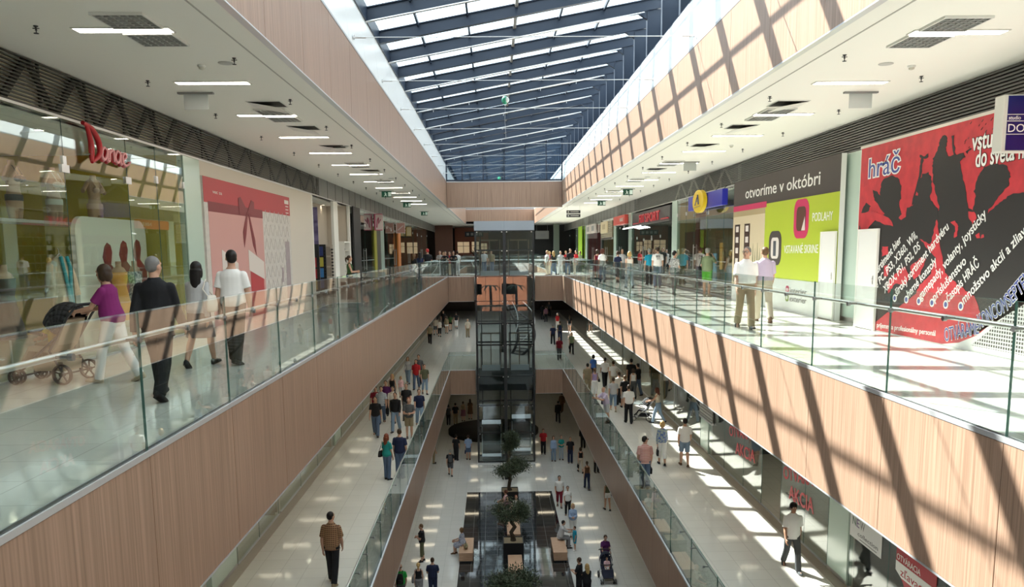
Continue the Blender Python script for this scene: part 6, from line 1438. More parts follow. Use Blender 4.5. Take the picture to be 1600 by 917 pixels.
SK = {'light': (.50, .29, .20), 'mid': (.38, .20, .125), 'tan': (.30, .15, .09)}
HC = dict(black=(.010, .008, .008), brown=(.040, .022, .012), lbrown=(.12, .065, .03), blonde=(.46, .30, .12), grey=(.16, .155, .15), white=(.5, .48, .45), red=(.18, .045, .02), redcap=(.45, .03, .03), greycap=(.22, .22, .2), auburn=(.10, .03, .018))
def part(name, key, fn, m, root):
    me = proto(key, fn); o = bpy.data.objects.new(name, me); C.objects.link(o); o.parent = root; ROOTM[o] = ROOTM[root]
    o.material_slots[0].link = 'OBJECT'; o.material_slots[0].material = m; return o
PPL = {}
def person(loc, yaw, h, pose, sex, top, bottom, hair, label, skin='light', shoes='black', fat=0, head=(0, 0), face=False, glasses=False, sock=None, group=None, key=None):
    fem = sex == 'f'; fat = fat*.06
    s = h/1.75*(1 if 'sit' not in pose else 1); w = s*(1.0 if not fem else .98)
    root = empty('person', loc, R(yaw), label, 'person', group, scale=(w, w, s))
    sk = mat('skin '+skin, SK[skin], .5, 0, .35); k0 = (pose, fem, fat, head)
    part('body', ('b',)+k0, lambda: body_mesh(pose, fem, fat, head), sk, root)
    if bottom: part({'skirt': 'skirt', 'shorts': 'shorts', 'mini': 'shorts'}.get(bottom[0], 'trousers'), ('bt', bottom[0])+k0, lambda: bottom_mesh(bottom[0], pose, fem, fat, head), cm(bottom[1]), root)
    if top: part({'jacket': 'jacket', 'dress': 'dress', 'tank': 'vest_top', 'tee': 'tshirt'}.get(top[0], 'shirt'), ('tp', top[0])+k0, lambda: top_mesh(top[0], pose, fem, fat, head), cm(top[1]), root)
    if hair: part('cap' if hair[0] == 'cap' else 'hair', ('h', hair[0], pose, fem, head), lambda: hair_mesh(hair[0], pose, fem, head), mat('hair '+hair[1], HC[hair[1]], .45, 0, .3), root)
    if top and top[0] == 'tucked': part('belt', ('belt',)+k0, lambda: voxel(MB().loft(torso_rings(joints(pose, fem, head), fem, .024, .035, .07, fat*.85)), .0125, 1, name='belt'), cm('black'), root)
    for k in ('L', 'Rr'): part('shoe', ('s', pose, fem, head, k), lambda: shoe_mesh(pose, fem, head, k), cm(shoes), root)
    if face or glasses:
        J = joints(pose, fem, head); hd, Rh = J['head'], J['Rh']; M = ROOTM[root]; T = lambda x, y, z: M @ (hd+Rh @ V((x, y, z))); sc1 = s
        if face:
            for sx in (-1, 1):
                e = MB().ell(T(sx*.031, .0775, .020), (.012*s,)*3, 10, 8).build('eye', mat('eye white', (.7, .68, .65), .2), root)
                MB().ell(T(sx*.031, .0865, .020), (.0055*s,)*3, 8, 6).build('iris', BLACK, e)
            MB().path([T(-.023, .0855, -.056), T(0, .0925, -.054), T(.023, .0855, -.056)], .0042*s, 6).build('mouth', mat('lips', (.35, .10, .085), .45), root)
        if glasses:
            g = MB()
            for sx in (-1, 1):
                g.path([T(sx*.033+.026*math.cos(a), .096, .018+.02*math.sin(a)) for a in [2*math.pi*i/12 for i in range(13)]], .0028*s, 6); g.path([T(sx*.06, .095, .022), T(sx*.079, .04, .022), T(sx*.079, -.01, .018)], .0026*s, 6)
                if glasses == 'sun': g.ell(T(sx*.033, .095, .018), (.024*s, .006*s, .019*s), 10, 6)
            g.path([T(-.008, .097, .022), T(.008, .097, .022)], .0028*s, 6); g.build('glasses', DSTEEL, root)
    if key: PPL[key] = root
    INFO[root] = (pose, fem, head); return root
INFO = {}
def at(root, x, y, z): return ROOTM[root] @ V((x, y, z))
def shoulder_bag(root, side, c, label, dz=0, strap=True, big=1.0):
    pose, fem, head = INFO[root]; J = joints(pose, fem, head); sx = -1 if side == 'L' else 1
    q = J['spine'](.02+dz)+V((sx*.25, -.05, 0)); o = empty('shoulder_bag', at(root, *q), root.rotation_euler.z, label, 'bag', 'bags carried by shoppers')
    T = lambda p: ROOTM[root] @ (q+V(p)); n = 14
    MB().loft([[T((sx*.0+.055*math.cos(a)*k_, w*math.sin(a), z)) for a in [2*math.pi*i/n for i in range(n)]] for z, w, k_ in ((-.12*big, .12*big, .9), (-.10*big, .16*big, 1.15), (.0, .155*big, 1.05), (.09*big, .13*big, .7), (.11*big, .11*big, .35))]).build('body', cm(c), o)
    if strap:
        S = J['aL' if sx < 0 else 'aR'][0]-q
        MB().path([T((0, .10, .09)), T((S.x*.9, .085, S.z-.06)), T((S.x*.8, 0, S.z+.088)), T((S.x*.9, -.10, S.z-.06)), T((0, -.10, .09))], .011, 6).build('strap', cm(c), o)
    return o
def hand_bag(root, side, c, label, big=1.0):
    pose, fem, head = INFO[root]; J = joints(pose, fem, head); W, d = J['aL' if side == 'L' else 'aR'][2:4]
    q = W+d*.10-V((0, 0, .24*big)); o = empty('handbag', at(root, *q), root.rotation_euler.z, label, 'bag', 'bags carried by shoppers')
    T = lambda p: ROOTM[root] @ (q+V(p))
    MB().prism([T((-.04, -.16*big, -.1*big)), T((-.04, .16*big, -.1*big)), T((-.03, .14*big, .11*big)), T((-.03, -.14*big, .11*big))], (ROOTM[root].to_3x3() @ V((.08, 0, 0)))).build('body', cm(c), o, bevel=.012, fixn=True)
    MB().path([T((0, -.08*big, .11*big)), T((0, -.05*big, .2*big)), T((0, 0, .24*big)), T((0, .05*big, .2*big)), T((0, .08*big, .11*big))], .009, 6).build('handle', cm(c), o)
    return o
def backpack(root, c, label):
    pose, fem, head = INFO[root]; J = joints(pose, fem, head); o = empty('backpack', at(root, *(J['spine'](.1)-J['fw']*.2)), root.rotation_euler.z, label, 'bag', 'bags carried by shoppers')
    T = lambda x, t, y: ROOTM[root] @ (J['spine'](t)+V((x, 0, 0))+J['fw']*y); n = 16
    MB().loft([[T(w*math.copysign(abs(math.cos(a))**.6, math.cos(a)), t, -.205+.07*k_*math.copysign(abs(math.sin(a))**.6, math.sin(a))) for a in [2*math.pi*i/n for i in range(n)]] for t, w, k_ in ((.02, .11, .7), (.05, .14, 1), (.25, .145, 1), (.40, .12, .9), (.45, .06, .4))]).build('body', cm(c), o)
    MB().loft([[T(w*math.cos(a), t, -.285+.03*math.sin(a)) for a in [2*math.pi*i/10 for i in range(10)]] for t, w in ((.05, .09), (.08, .1), (.2, .1), (.22, .08))]).build('front_pocket', cm(c), o)
    for sx in (-1, 1): MB().path([T(sx*.09, .42, -.16), T(sx*.105, .505, -.03), T(sx*.10, .42, .125), T(sx*.12, .25, .13), T(sx*.15, .12, .02), T(sx*.12, .08, -.14)], .014, 6).build('strap', cm(c), o)
    return o
# ------------------------------------------------------------------ strollers
def stroller(loc, yaw, label, fab, hood, frame_m, s=1.0, hood_open=True):
    r = empty('stroller', loc, R(yaw), label, 'stroller', None, (s, s, s)); M = ROOTM[r]; T = lambda x, y, z: M @ V((x, y, z))
    def wheel(x, y, rad, w):
        m = MB(); n = 22
        for (r0, r1, xx) in ((rad, rad*.8, w),):
            m.loft([[T(x+dx, y+rr*math.cos(a), rad+rr*math.sin(a)) for a in [2*math.pi*k/n for k in range(n)]] for dx, rr in ((-w*.6, rad*.82), (-w*.6, rad*.96), (0, rad), (w*.6, rad*.96), (w*.6, rad*.82), (-w*.6, rad*.82))], cap=False)
        o = m.build('wheel', BLACK, r, fixn=True); h = MB().tube(T(x-w*.7, y, rad), T(x+w*.7, y, rad), rad*.22*s, n=12)
        for k in range(5): a = R(72*k+20); h.bar(T(x, y, rad), T(x, y+rad*.84*math.cos(a), rad+rad*.84*math.sin(a)), .018*s, .012*s, up=M.to_3x3() @ V((1, 0, 0)))
        h.build('hub', frame_m, o)
    for sx in (-1, 1): wheel(sx*.28, -.28, .14, .045); wheel(sx*.21, .40, .10, .035); wheel(sx*.285, .40, .10, .035)
    f = MB()
    for sx in (-1, 1):
        f.path([T(sx*.26, -.28, .15), T(sx*.25, -.1, .45), T(sx*.25, -.40, .90), T(sx*.24, -.52, 1.04)], .016*s, 8).path([T(sx*.25, -.2, .62), T(sx*.25, .1, .38), T(sx*.245, .40, .12)], .016*s, 8)
    f.tube(T(-.27, -.28, .14), T(.27, -.28, .14), .012*s).tube(T(-.28, .40, .10), T(.28, .40, .10), .012*s).build('chassis', frame_m, r)
    MB().path([T(-.24, -.52, 1.04), T(-.2, -.55, 1.06), T(.2, -.55, 1.06), T(.24, -.52, 1.04)], .022*s, 10).build('handle', BLACK, r)
    MB().loft([[T(sx*.5*w, y, z) for sx, y, z in ((-1, y0, z0), (1, y0, z0), (1, y1, z1), (-1, y1, z1))] for w, y0, z0, y1, z1 in ((.40, -.34, .86, -.28, .88), (.44, -.20, .52, -.14, .56), (.44, -.10, .42, -.08, .49), (.44, .22, .44, .22, .51), (.40, .34, .26, .38, .28), (.38, .40, .22, .44, .26))], smooth=False).build('seat', fab, r, bevel=.01*s, fixn=True)
    MB().path([T(-.23, .0, .66), T(-.2, .2, .70), T(.2, .2, .70), T(.23, .0, .66)], .02*s, 8).build('bumper_bar', BLACK, r)
    MB().loft([[T(w*a, y, z) for a, z in ((-1, .3), (1, .3), (.85, .17), (-.85, .17))] for y, w in ((-.24, .20), (.20, .20))], smooth=False).build('basket', fab, r, fixn=True)
    h = MB(); n, k2 = 14, 8; rows = []
    for i in range(k2):
        b = R(-35+(100 if hood_open else 60)*i/(k2-1)); rows.append([T(.25*math.cos(R(180*k/n)), -.24+.36*math.sin(b)*math.sin(R(180*k/n)), .66+.42*math.cos(b)*math.sin(R(180*k/n))) for k in range(n+1)])
    for ra, rb in zip(rows[:-1], rows[1:]):
        for k in range(n): h.add([ra[k], ra[k+1], rb[k+1], rb[k]], [(0, 1, 2, 3)], 0, True)
    o = h.build('hood', hood, r); sm_ = o.modifiers.new('thick', 'SOLIDIFY'); sm_.thickness = .012*s
    return r
BF = mat('black fabric', (.016, .016, .018), .8); BEF = mat('beige fabric', (.42, .33, .23), .8); NVF = mat('navy fabric', (.014, .018, .04), .8)
# ------------------------------------------------------------------ the crowd: feet pixel, level, height, facing, pose, clothes
def pp(px, py, z, *a, **k):
    g = G(px, py, z); return person((g.x, g.y, g.z), *a, **k)
U, Mi, Lo = Z2, Z1, .0
def pq(px, Y, z, *a, **k):
    g = ony(px, 430, Y); return person((g.x, Y, z), *a, **k)
# upper left
w1 = pp(184, 597, U, 82, 1.64, 'push', 'f', ('blouse', 'purple'), ('trousers', 'white'), ('bob', 'brown'), 'dark haired woman in a purple top and white trousers pushing a stroller', shoes='beige', fat=.3, head=(10, -4))
st1 = stroller(at(w1, 0, .95, 0)*1.0, 82, 'beige and black stroller pushed along the lingerie shop window', BEF, BF, DSTEEL)
m1 = pp(254, 622, U, 3, 1.76, 'walk', 'm', ('jacket', 'black'), ('trousers', 'black'), ('crop', 'grey'), 'grey haired man in a black suit walking away on the left walkway', head=(-22, 0))
w2 = pp(316, 572, U, -4, 1.66, 'walkb', 'f', ('long', 'lgrey'), ('skirt', 'dgrey'), ('long', 'black'), 'dark haired woman in a grey dress with a white shoulder bag', head=(8, 0))
shoulder_bag(w2, 'R', 'offwhite', 'cream shoulder bag hanging from the woman in grey on the left walkway', .1, True, 1.15)
m2 = pp(370, 568, U, -4, 1.80, 'stroll', 'm', ('tee', 'white'), ('trousers', 'black'), ('short', 'black'), 'man in a white polo shirt walking away before the pink poster', head=(30, 0))
pp(548, 468, U, -80, 1.6, 'hold', 'f', ('tank', 'dgreen'), ('trousers', 'black'), ('tail', 'brown'), 'woman with tied up hair standing by the white cabinet of the open shop')
# upper far left and bridge
for a in ((648, 443, -40, 1.6, 'stand', 'f', ('blouse', 'black'), ('trousers', 'beige'), ('long', 'lbrown'), 'woman with light brown hair and white bag near the orange column'),
          (657, 441, 10, 1.65, 'stand', 'f', ('tee', 'navy'), ('trousers', 'jean'), ('long', 'black'), 'dark haired woman in navy left of the man in the red cap'),
          (669, 440, 15, 1.85, 'stand', 'm', ('tee', 'black'), ('shorts', 'dgrey'), ('cap', 'redcap'), 'man in a black shirt and red cap at the left end of the bridge'),
          (688, -55.6, 170, 1.72, 'hold', 'm', ('tee', 'bwstripe'), ('trousers', 'jean'), ('crop', 'grey'), 'man in a black and white striped shirt beyond the bridge'),
          (694, 431, 175, 1.62, 'stand', 'f', ('tee', 'pink'), ('trousers', 'grey'), ('bob', 'blonde'), 'fair haired woman in pink beside the striped shirt'),
          (703, -55.0, 160, 1.66, 'hold', 'm', ('tee', 'red'), ('trousers', 'beige'), ('short', 'brown'), 'man in a red shirt between two dark figures beyond the bridge'),
          (715, -54.2, 20, 1.7, 'stand', 'm', ('tee', 'white'), ('trousers', 'lgrey'), ('short', 'brown'), 'man in a white shirt on the bridge right of the dark pair')):
    (pp if a[1] > 0 else pq)(a[0], abs(a[1]), U, *a[2:9], a[9])
pq(697, 52.66, U, 176, 1.72, 'rail', 'm', ('tee', 'black'), ('trousers', 'black'), ('short', 'black'), 'left of two dark figures leaning back on the bridge balustrade')
pq(709, 52.66, U, 184, 1.72, 'rail', 'm', ('long', 'black'), ('trousers', 'dgrey'), ('short', 'brown'), 'right of two dark figures leaning back on the bridge balustrade')
pq(757, 56.4, U, 170, 1.76, 'stand', 'm', ('tee', 'lgrey'), ('trousers', 'jean'), ('short', 'brown'), 'man in pale grey waiting behind the lift glass')
pq(768, 56.6, U, 185, 1.74, 'stand', 'm', ('tee', 'khaki'), ('trousers', 'jean'), ('short', 'black'), 'man in khaki waiting behind the lift glass')
# upper right
m3 = pp(1163, 513, U, 172, 1.80, 'walk', 'm', ('tucked', 'white'), ('trousers', 'khaki'), ('short', 'grey'), 'man in a white short sleeved shirt and khaki trousers walking to the camera', fat=.8, face=True, glasses=True, head=(-30, 4))
m4 = pp(1192, 503, U, -8, 1.80, 'walk', 'm', ('tucked', 'lilac'), ('trousers', 'sand'), ('crop', 'lbrown'), 'man in a pale pink shirt walking away by the lime green hoarding', shoes='brown', fat=.5)
w3 = pp(1104, 463, U, -28, 1.74, 'photo', 'm', ('tee', 'sage'), ('shorts', 'lime'), ('cap', 'greycap'), 'man in a green shirt and bright green shorts holding something to his face', shoes='beige', fat=.7)
shoulder_bag(w3, 'L', 'black', 'black shoulder bag of the man in bright green shorts', .03, True, .8)
w4 = pp(1053, 461, U, -35, 1.68, 'bagarm', 'f', ('blouse', 'bwprint'), ('trousers', 'dgrey'), ('short', 'black'), 'short haired woman in a black and white patterned blouse', fat=.5, head=(-30, 0))
shoulder_bag(w4, 'L', 'black', 'black bag under the arm of the woman in the patterned blouse', .15, True, .9)
m5 = pp(1027, 449, U, -5, 1.80, 'stand', 'm', ('tee', 'white'), ('trousers', 'jean'), ('crop', 'brown'), 'man in a white shirt with dark lettering on the back before the sports shop')
Jm = joints('stand', False, (0, 0)); a_, b_ = at(m5, -.13, -.141, Jm['P0'].z+.34), at(m5, .13, -.141, Jm['P0'].z+.34)
text('lettering', 'BS', BLACK, m5, a_.lerp(b_, .18), a_.lerp(b_, .82), .10, .008, nrm=(a_-b_).cross(V((0, 0, 1)))*-1)
text('lettering', '25', BLACK, m5, a_.lerp(b_, .25)-V((0, 0, .09)), a_.lerp(b_, .75)-V((0, 0, .09)), .06, .008, nrm=(a_-b_).cross(V((0, 0, 1)))*-1)
m6 = pp(1014, 445, U, 20, 1.74, 'stand', 'm', ('tee', 'turq'), ('trousers', 'black'), ('cap', 'greycap'), 'person in a pale cap and turquoise top close to the sports shop glass')
w5 = pp(983, 450, U, 5, 1.66, 'walk', 'f', ('tank', 'offwhite'), ('trousers', 'pjean'), ('bob', 'blonde'), 'blonde woman in a white sleeveless top and pale trousers walking away')
w6 = pp(965, 441, U, 0, 1.66, 'walkb', 'f', ('tee', 'navy'), ('capri', 'dgrey'), ('curly', 'brown'), 'curly haired woman in a dark top walking away')
w7 = pp(941, 441, U, -6, 1.80, 'walk', 'f', ('tee', 'white'), ('trousers', 'jean'), ('bob', 'auburn'), 'auburn haired woman in a white top with a brown bag walking away')
shoulder_bag(w7, 'R', 'brown', 'brown shoulder bag of the auburn haired woman', .12)
pp(933, 436, U, -10, 1.72, 'stroll', 'f', ('tank', 'dred'), ('skirt', 'dred'), ('bob', 'brown'), 'woman in dark red half hidden behind the auburn haired woman')
pp(972, 436, U, 170, 1.72, 'stand', 'f', ('tee', 'lgrey'), ('trousers', 'grey'), ('long', 'lbrown'), 'woman facing the camera behind the curly haired woman')
for a in ((855, -53.3, 120, 1.68, 'stand', 'f', ('tee', 'white'), ('trousers', 'sand'), ('tail', 'blonde'), 'fair haired woman in white on the bridge nearest the lift'),
          (859, -55.2, 100, 1.6, 'stand', 'm', ('tee', 'dred'), ('trousers', 'beige'), ('short', 'blonde'), 'fair person in wine red beside the woman in white near the lift'),
          (865, -53.5, 10, 1.68, 'walk', 'f', ('tee', 'black'), ('trousers', 'jean'), ('long', 'blonde'), 'blonde woman in a black top walking away on the bridge'),
          (876, -54.5, 160, 1.68, 'walkb', 'm', ('shirt', 'lgrey'), ('trousers', 'lgrey'), ('short', 'brown'), 'man in a pale grey shirt on the right part of the bridge'),
          (884, 428, 185, 1.64, 'stand', 'f', ('tee', 'red'), ('trousers', 'navy'), ('tail', 'blonde'), 'fair haired woman in red beyond the bridge'),
          (891, 430, 180, 1.78, 'stand', 'm', ('tee', 'black'), ('trousers', 'black'), ('short', 'black'), 'man in a black shirt facing the camera at the right end of the bridge'),
          (900, 427, 130, 1.66, 'hold', 'm', ('tee', 'red'), ('trousers', 'grey'), ('short', 'brown'), 'person in a bright red jacket at the right end of the bridge'),
          (906, 426, 150, 1.6, 'stand', 'f', ('tee', 'sage'), ('trousers', 'dgrey'), ('bob', 'brown'), 'person in green grey at the far right end of the bridge')):
    (pp if a[1] > 0 else pq)(a[0], abs(a[1]), U, *a[2:9], a[9])
# middle level, left
pp(521, 911, Mi, -8, 1.82, 'stroll', 'm', ('shirt', 'plaidbrown'), ('trousers', 'black'), ('crop', 'black'), 'man in a brown plaid shirt walking alone on the left middle walkway', shoes='khaki', fat=.4, head=(-25, 0))
c1_ = pp(626, 747, Mi, -10, 1.80, 'stand', 'm', ('tee', 'navy'), ('trousers', 'jean'), ('crop', 'brown'), 'man in a navy shirt standing with a woman at the left middle railing', head=(10, 0))
c2_ = pp(606, 749, Mi, -30, 1.66, 'stand', 'f', ('tee', 'teal'), ('trousers', 'jean'), ('long', 'red'), 'red haired woman in a patterned teal top beside the man in navy')
shoulder_bag(c2_, 'L', 'black', 'black shoulder bag of the red haired woman at the railing', .0)
for a in ((588, 681, 182, 1.80, 'walk', 'm', ('tee', 'black'), ('trousers', 'jean'), ('short', 'black'), 'man in a black printed shirt and jeans walking to the camera on the left'),
          (597, 661, 185, 1.80, 'walkb', 'm', ('shirt', 'plaidblue'), ('trousers', 'jean'), ('short', 'brown'), 'man in a blue checked shirt behind the black printed shirt'),
          (588, 657, 178, 1.70, 'walk', 'm', ('tee', 'dred'), ('trousers', 'black'), ('short', 'brown'), 'man in dark red half hidden behind the blue checked shirt'),
          (619, 674, 175, 1.82, 'walkb', 'm', ('long', 'black'), ('trousers', 'ljean'), ('short', 'brown'), 'man in a black long sleeved shirt and pale jeans coming to the camera'),
          (640, 685, 188, 1.80, 'hold', 'm', ('tee', 'dgrey'), ('shorts', 'khaki'), ('short', 'red'), 'man in a grey shirt and khaki shorts by the left railing'),
          (656, 665, 190, 1.76, 'walk', 'm', ('tee', 'navy'), ('trousers', 'ljean'), ('short', 'brown'), 'man in a navy shirt and jeans walking along the left railing'),
          (636, 655, 180, 1.78, 'walkb', 'm', ('tee', 'black'), ('trousers', 'dgrey'), ('crop', 'brown'), 'broad man in a black shirt behind the man in khaki shorts'),
          (615, 660, 178, 1.74, 'stroll', 'm', ('shirt', 'offwhite'), ('shorts', 'beige'), ('short', 'brown'), 'man in an off white shirt behind the black long sleeved shirt'),
          (604, 648, 180, 1.76, 'walk', 'm', ('tee', 'plum'), ('trousers', 'black'), ('short', 'black'), 'man in a dark purple shirt walking in the left crowd'),
          (614, 634, 170, 1.70, 'stroll', 'f', ('tank', 'black'), ('trousers', 'dgrey'), ('long', 'blonde'), 'blonde woman in a black top at the back of the left crowd'),
          (627, 622, 185, 1.25, 'walk', 'f', ('tee', 'pink'), ('shorts', 'lgrey'), ('bob', 'blonde'), 'child in pink among the left crowd'),
          (638, 599, 180, 1.68, 'walk', 'f', ('long', 'stripe'), ('trousers', 'ljean'), ('long', 'lbrown'), 'woman in a striped top and pale jeans beside the red shirt'),
          (651, 608, 176, 1.80, 'walkb', 'm', ('shirt', 'red'), ('trousers', 'jean'), ('short', 'brown'), 'man in a red shirt walking to the camera on the left middle walkway'),
          (655, 600, 180, 1.84, 'walk', 'm', ('tee', 'dgrey'), ('trousers', 'black'), ('short', 'black'), 'man in dark grey right behind the red shirt'),
          (664, 616, 195, 1.72, 'stroll', 'm', ('tee', 'olive'), ('capri', 'ljean'), ('short', 'black'), 'man in an olive shirt with a black cap in his hand'),
          (672, 537, 2, 1.76, 'walk', 'm', ('tee', 'khaki'), ('trousers', 'black'), ('short', 'brown'), 'man in a tan shirt walking away far along the left middle walkway'),
          (681, 523, -4, 1.72, 'walkb', 'm', ('tee', 'sand'), ('shorts', 'dgrey'), ('short', 'grey'), 'man in a sand coloured shirt and shorts far along on the left'),
          (687, 526, 4, 1.70, 'walk', 'f', ('tee', 'offwhite'), ('capri', 'black'), ('tail', 'brown'), 'woman in a pale top and dark capri trousers far along on the left'),
          (698, 521, 0, 1.72, 'stroll', 'f', ('blouse', 'khaki'), ('mini', 'white'), ('bob', 'brown'), 'woman in white shorts far along on the left middle walkway'),
          (704, 517, 6, 1.72, 'walkb', 'f', ('tee', 'dgreen'), ('mini', 'black'), ('tail', 'black'), 'woman in green top and black shorts far along on the left'),
          (713, 513, 0, 1.72, 'walk', 'm', ('tee', 'black'), ('capri', 'white'), ('short', 'black'), 'man in a black top and white trousers left of the lift'),
          (693, 512, 185, 1.78, 'stand', 'm', ('tee', 'black'), ('trousers', 'black'), ('short', 'black'), 'man in black standing before the far left shops of the middle level'),
          (731, 527, 190, 1.72, 'stand', 'm', ('shirt', 'sand'), ('trousers', 'khaki'), ('crop', 'white'), 'white haired man in sand colours behind the railing left of the lift')):
    pp(a[0], a[1], Mi, *a[2:9], a[9], face=a[1] > 645)
# middle level, right
b1 = pp(1236, 889, Mi, 176, 1.76, 'walk', 'm', ('shirt', 'white'), ('trousers', 'dgrey'), ('full', 'black'), 'young man in a white short sleeved shirt walking in the sun on the right', skin='mid', face=True, shoes='dgrey')
b2 = pp(1007, 763, Mi, -6, 1.80, 'stand', 'm', ('shirt', 'plaidred'), ('trousers', 'jean'), ('short', 'black'), 'man in a red plaid shirt and sunglasses leaning at the right railing', head=(-60, 0), glasses='sun', shoes='brown')
hand_bag(b2, 'R', 'black', 'black bag in the hand of the man in the red plaid shirt', .8)
b3 = pp(1034, 726, Mi, -6, 1.68, 'stroll', 'f', ('long', 'bluefloral'), ('capri', 'white'), ('bob', 'blonde'), 'blonde woman in a bright blue top and white capri trousers walking away')
hand_bag(b3, 'L', 'black', 'black handbag of the blonde woman in the bright blue top')
pp(1069, 728, Mi, -4, 1.82, 'stroll', 'm', ('tee', 'white'), ('shorts', 'ljean'), ('short', 'black'), 'man in a white shirt and denim shorts walking away in the sun', shoes='brown')
pp(982, 661, Mi, 0, 1.82, 'stroll', 'm', ('tee', 'white'), ('trousers', 'black'), ('crop', 'brown'), 'man in a white shirt and black trousers walking away left of the stroller', fat=.4)
b4 = pp(1028, 661, Mi, 62, 1.70, 'push', 'f', ('tank', 'sand'), ('trousers', 'ljean'), ('long', 'auburn'), 'auburn haired woman in a beige top bending to a black stroller')
stroller(G(1006, 656, Mi), 68, 'black stroller in front of the auburn haired woman', BF, BF, STEEL)
pp(958, 642, Mi, -4, 1.74, 'walk', 'm', ('tee', 'lgrey'), ('capri', 'ljean'), ('short', 'brown'), 'man in a grey shirt and knee length jeans walking away', shoes='beige')
b5 = pp(947, 661, Mi, 115, 1.74, 'rail', 'm', ('shirt', 'lilac'), ('shorts', 'lgrey'), ('bald', 'white'), 'balding man in a lilac shirt leaning on the right railing', shoes='brown', head=(10, 12))
shoulder_bag(b5, 'R', 'navy', 'navy bag of the balding man at the railing', 0, False)
pp(918, 616, Mi, 5, 1.74, 'stand', 'm', ('tee', 'khaki'), ('trousers', 'khaki'), ('short', 'black'), 'man in khaki standing at the right railing')
b6 = pp(929, 622, Mi, 8, 1.66, 'stand', 'f', ('tank', 'lav'), ('capri', 'white'), ('tail', 'lbrown'), 'woman in a lavender top and white trousers at the right railing')
shoulder_bag(b6, 'R', 'black', 'small black bag of the woman in lavender', .05, True, .7)
for a in ((927, 596, -5, 1.70, 'walk', 'f', ('tee', 'blue'), ('trousers', 'navy'), ('bob', 'black'), 'dark haired woman in a blue top walking away on the right'),
          (945, 604, 0, 1.76, 'walkb', 'm', ('tee', 'white'), ('trousers', 'black'), ('short', 'black'), 'slim man in a white shirt and black trousers walking away'),
          (958, 611, 4, 1.78, 'walk', 'm', ('tee', 'white'), ('trousers', 'beige'), ('short', 'brown'), 'stout man in a white shirt right of the slim man in white'),
          (967, 631, -3, 1.72, 'walkb', 'm', ('tee', 'offwhite'), ('trousers', 'black'), ('short', 'brown'), 'man in an off white shirt with a dark strap walking in the right crowd'),
          (976, 638, 3, 1.74, 'walk', 'm', ('tee', 'black'), ('shorts', 'lgrey'), ('short', 'lbrown'), 'man in a black shirt and pale shorts in the right crowd'),
          (986, 612, -2, 1.90, 'stroll', 'm', ('tee', 'black'), ('trousers', 'black'), ('short', 'black'), 'tall man in black at the back of the right crowd'),
          (996, 618, 40, 1.80, 'stroll', 'm', ('tee', 'black'), ('trousers', 'jean'), ('short', 'black'), 'man in black turning his head beside the shop glass on the right'),
          (989, 622, 0, 1.66, 'walk', 'f', ('tank', 'white'), ('trousers', 'dgrey'), ('bob', 'brown'), 'woman in a white sleeveless top in the right crowd'),
          (864, 538, 2, 1.76, 'walk', 'm', ('tee', 'navy'), ('trousers', 'black'), ('crop', 'grey'), 'man in dark blue walking away right of the lift'),
          (874, 562, 178, 1.74, 'walkb', 'm', ('tee', 'dred'), ('trousers', 'dgrey'), ('short', 'black'), 'person in dark red walking to the camera right of the lift'),
          (893, 553, 180, 1.72, 'walk', 'f', ('blouse', 'sage'), ('trousers', 'black'), ('long', 'blonde'), 'blonde woman in pale green with a black bag on the middle level'),
          (875, 533, 0, 1.78, 'stroll', 'm', ('tee', 'olive'), ('trousers', 'navy'), ('short', 'brown'), 'man with a dark pack on his back right of the lift'),
          (871, 515, 184, 1.66, 'stand', 'f', ('tee', 'red'), ('trousers', 'white'), ('bob', 'white'), 'white haired woman in bright red far right of the lift'),
          (890, 519, -4, 1.70, 'walkb', 'f', ('tee', 'black'), ('mini', 'grey'), ('long', 'brown'), 'woman in a black top and short skirt far right of the lift'),
          (848, 499, 3, 1.78, 'stand', 'm', ('jacket', 'black'), ('trousers', 'black'), ('short', 'black'), 'left of three dark figures far right of the lift on the middle level'),
          (858, 494, 175, 1.74, 'stand', 'm', ('tee', 'dgrey'), ('trousers', 'black'), ('short', 'brown'), 'right of three dark figures far right of the lift on the middle level'),
          (853, 503, 8, 1.74, 'stand', 'm', ('tee', 'mauve'), ('trousers', 'black'), ('short', 'brown'), 'man in mauve beside the spiral stair on the middle level')):
    o = pp(a[0], a[1], Mi, *a[2:9], a[9])
    if 'pale green' in a[9]: hand_bag(o, 'R', 'black', 'black bag of the blonde woman in pale green')
    if 'dark pack' in a[9]: backpack(o, 'navy', 'dark backpack on the man right of the lift')
# lowest level
pp(660, 877, Lo, 100, 1.80, 'cross', 'm', ('tee', 'black'), ('capri', 'olive'), ('short', 'lbrown'), 'young man in a black shirt and olive shorts with folded arms', head=(0, -6))
d1 = pp(627, 945, Lo, 0, 1.76, 'stroll', 'm', ('tee', 'green'), ('trousers', 'dgrey'), ('bald', 'lbrown'), 'man in a bright green shirt at the lower edge of the photo')
backpack(d1, 'black', 'black backpack on the man in bright green')
d2 = pp(655, 938, Lo, 6, 1.64, 'stroll', 'f', ('tank', 'black'), ('trousers', 'grey'), ('tail', 'blonde'), 'blonde woman in a black top with a grey bag at the lower edge')
shoulder_bag(d2, 'L', 'grey', 'grey shoulder bag on the blonde woman at the lower edge', .06, True, 1.2)
pp(677, 936, Lo, 2, 1.80, 'hold', 'm', ('tee', 'navy'), ('trousers', 'navy'), ('crop', 'brown'), 'man in a dark blue shirt at the lower edge beside the blonde woman')
d3 = person((-1.62, 35.5, .006), 78, 1.66, 'sit', 'f', ('blouse', 'floral'), ('skirt', 'floral'), ('bob', 'lbrown'), 'woman in a blue floral dress sitting on the left bench', shoes='brown', fat=.6)
o = empty('handbag', (-1.45, 35.0, .466), 0, 'yellow and black patterned handbag lying on the left bench', 'bag')
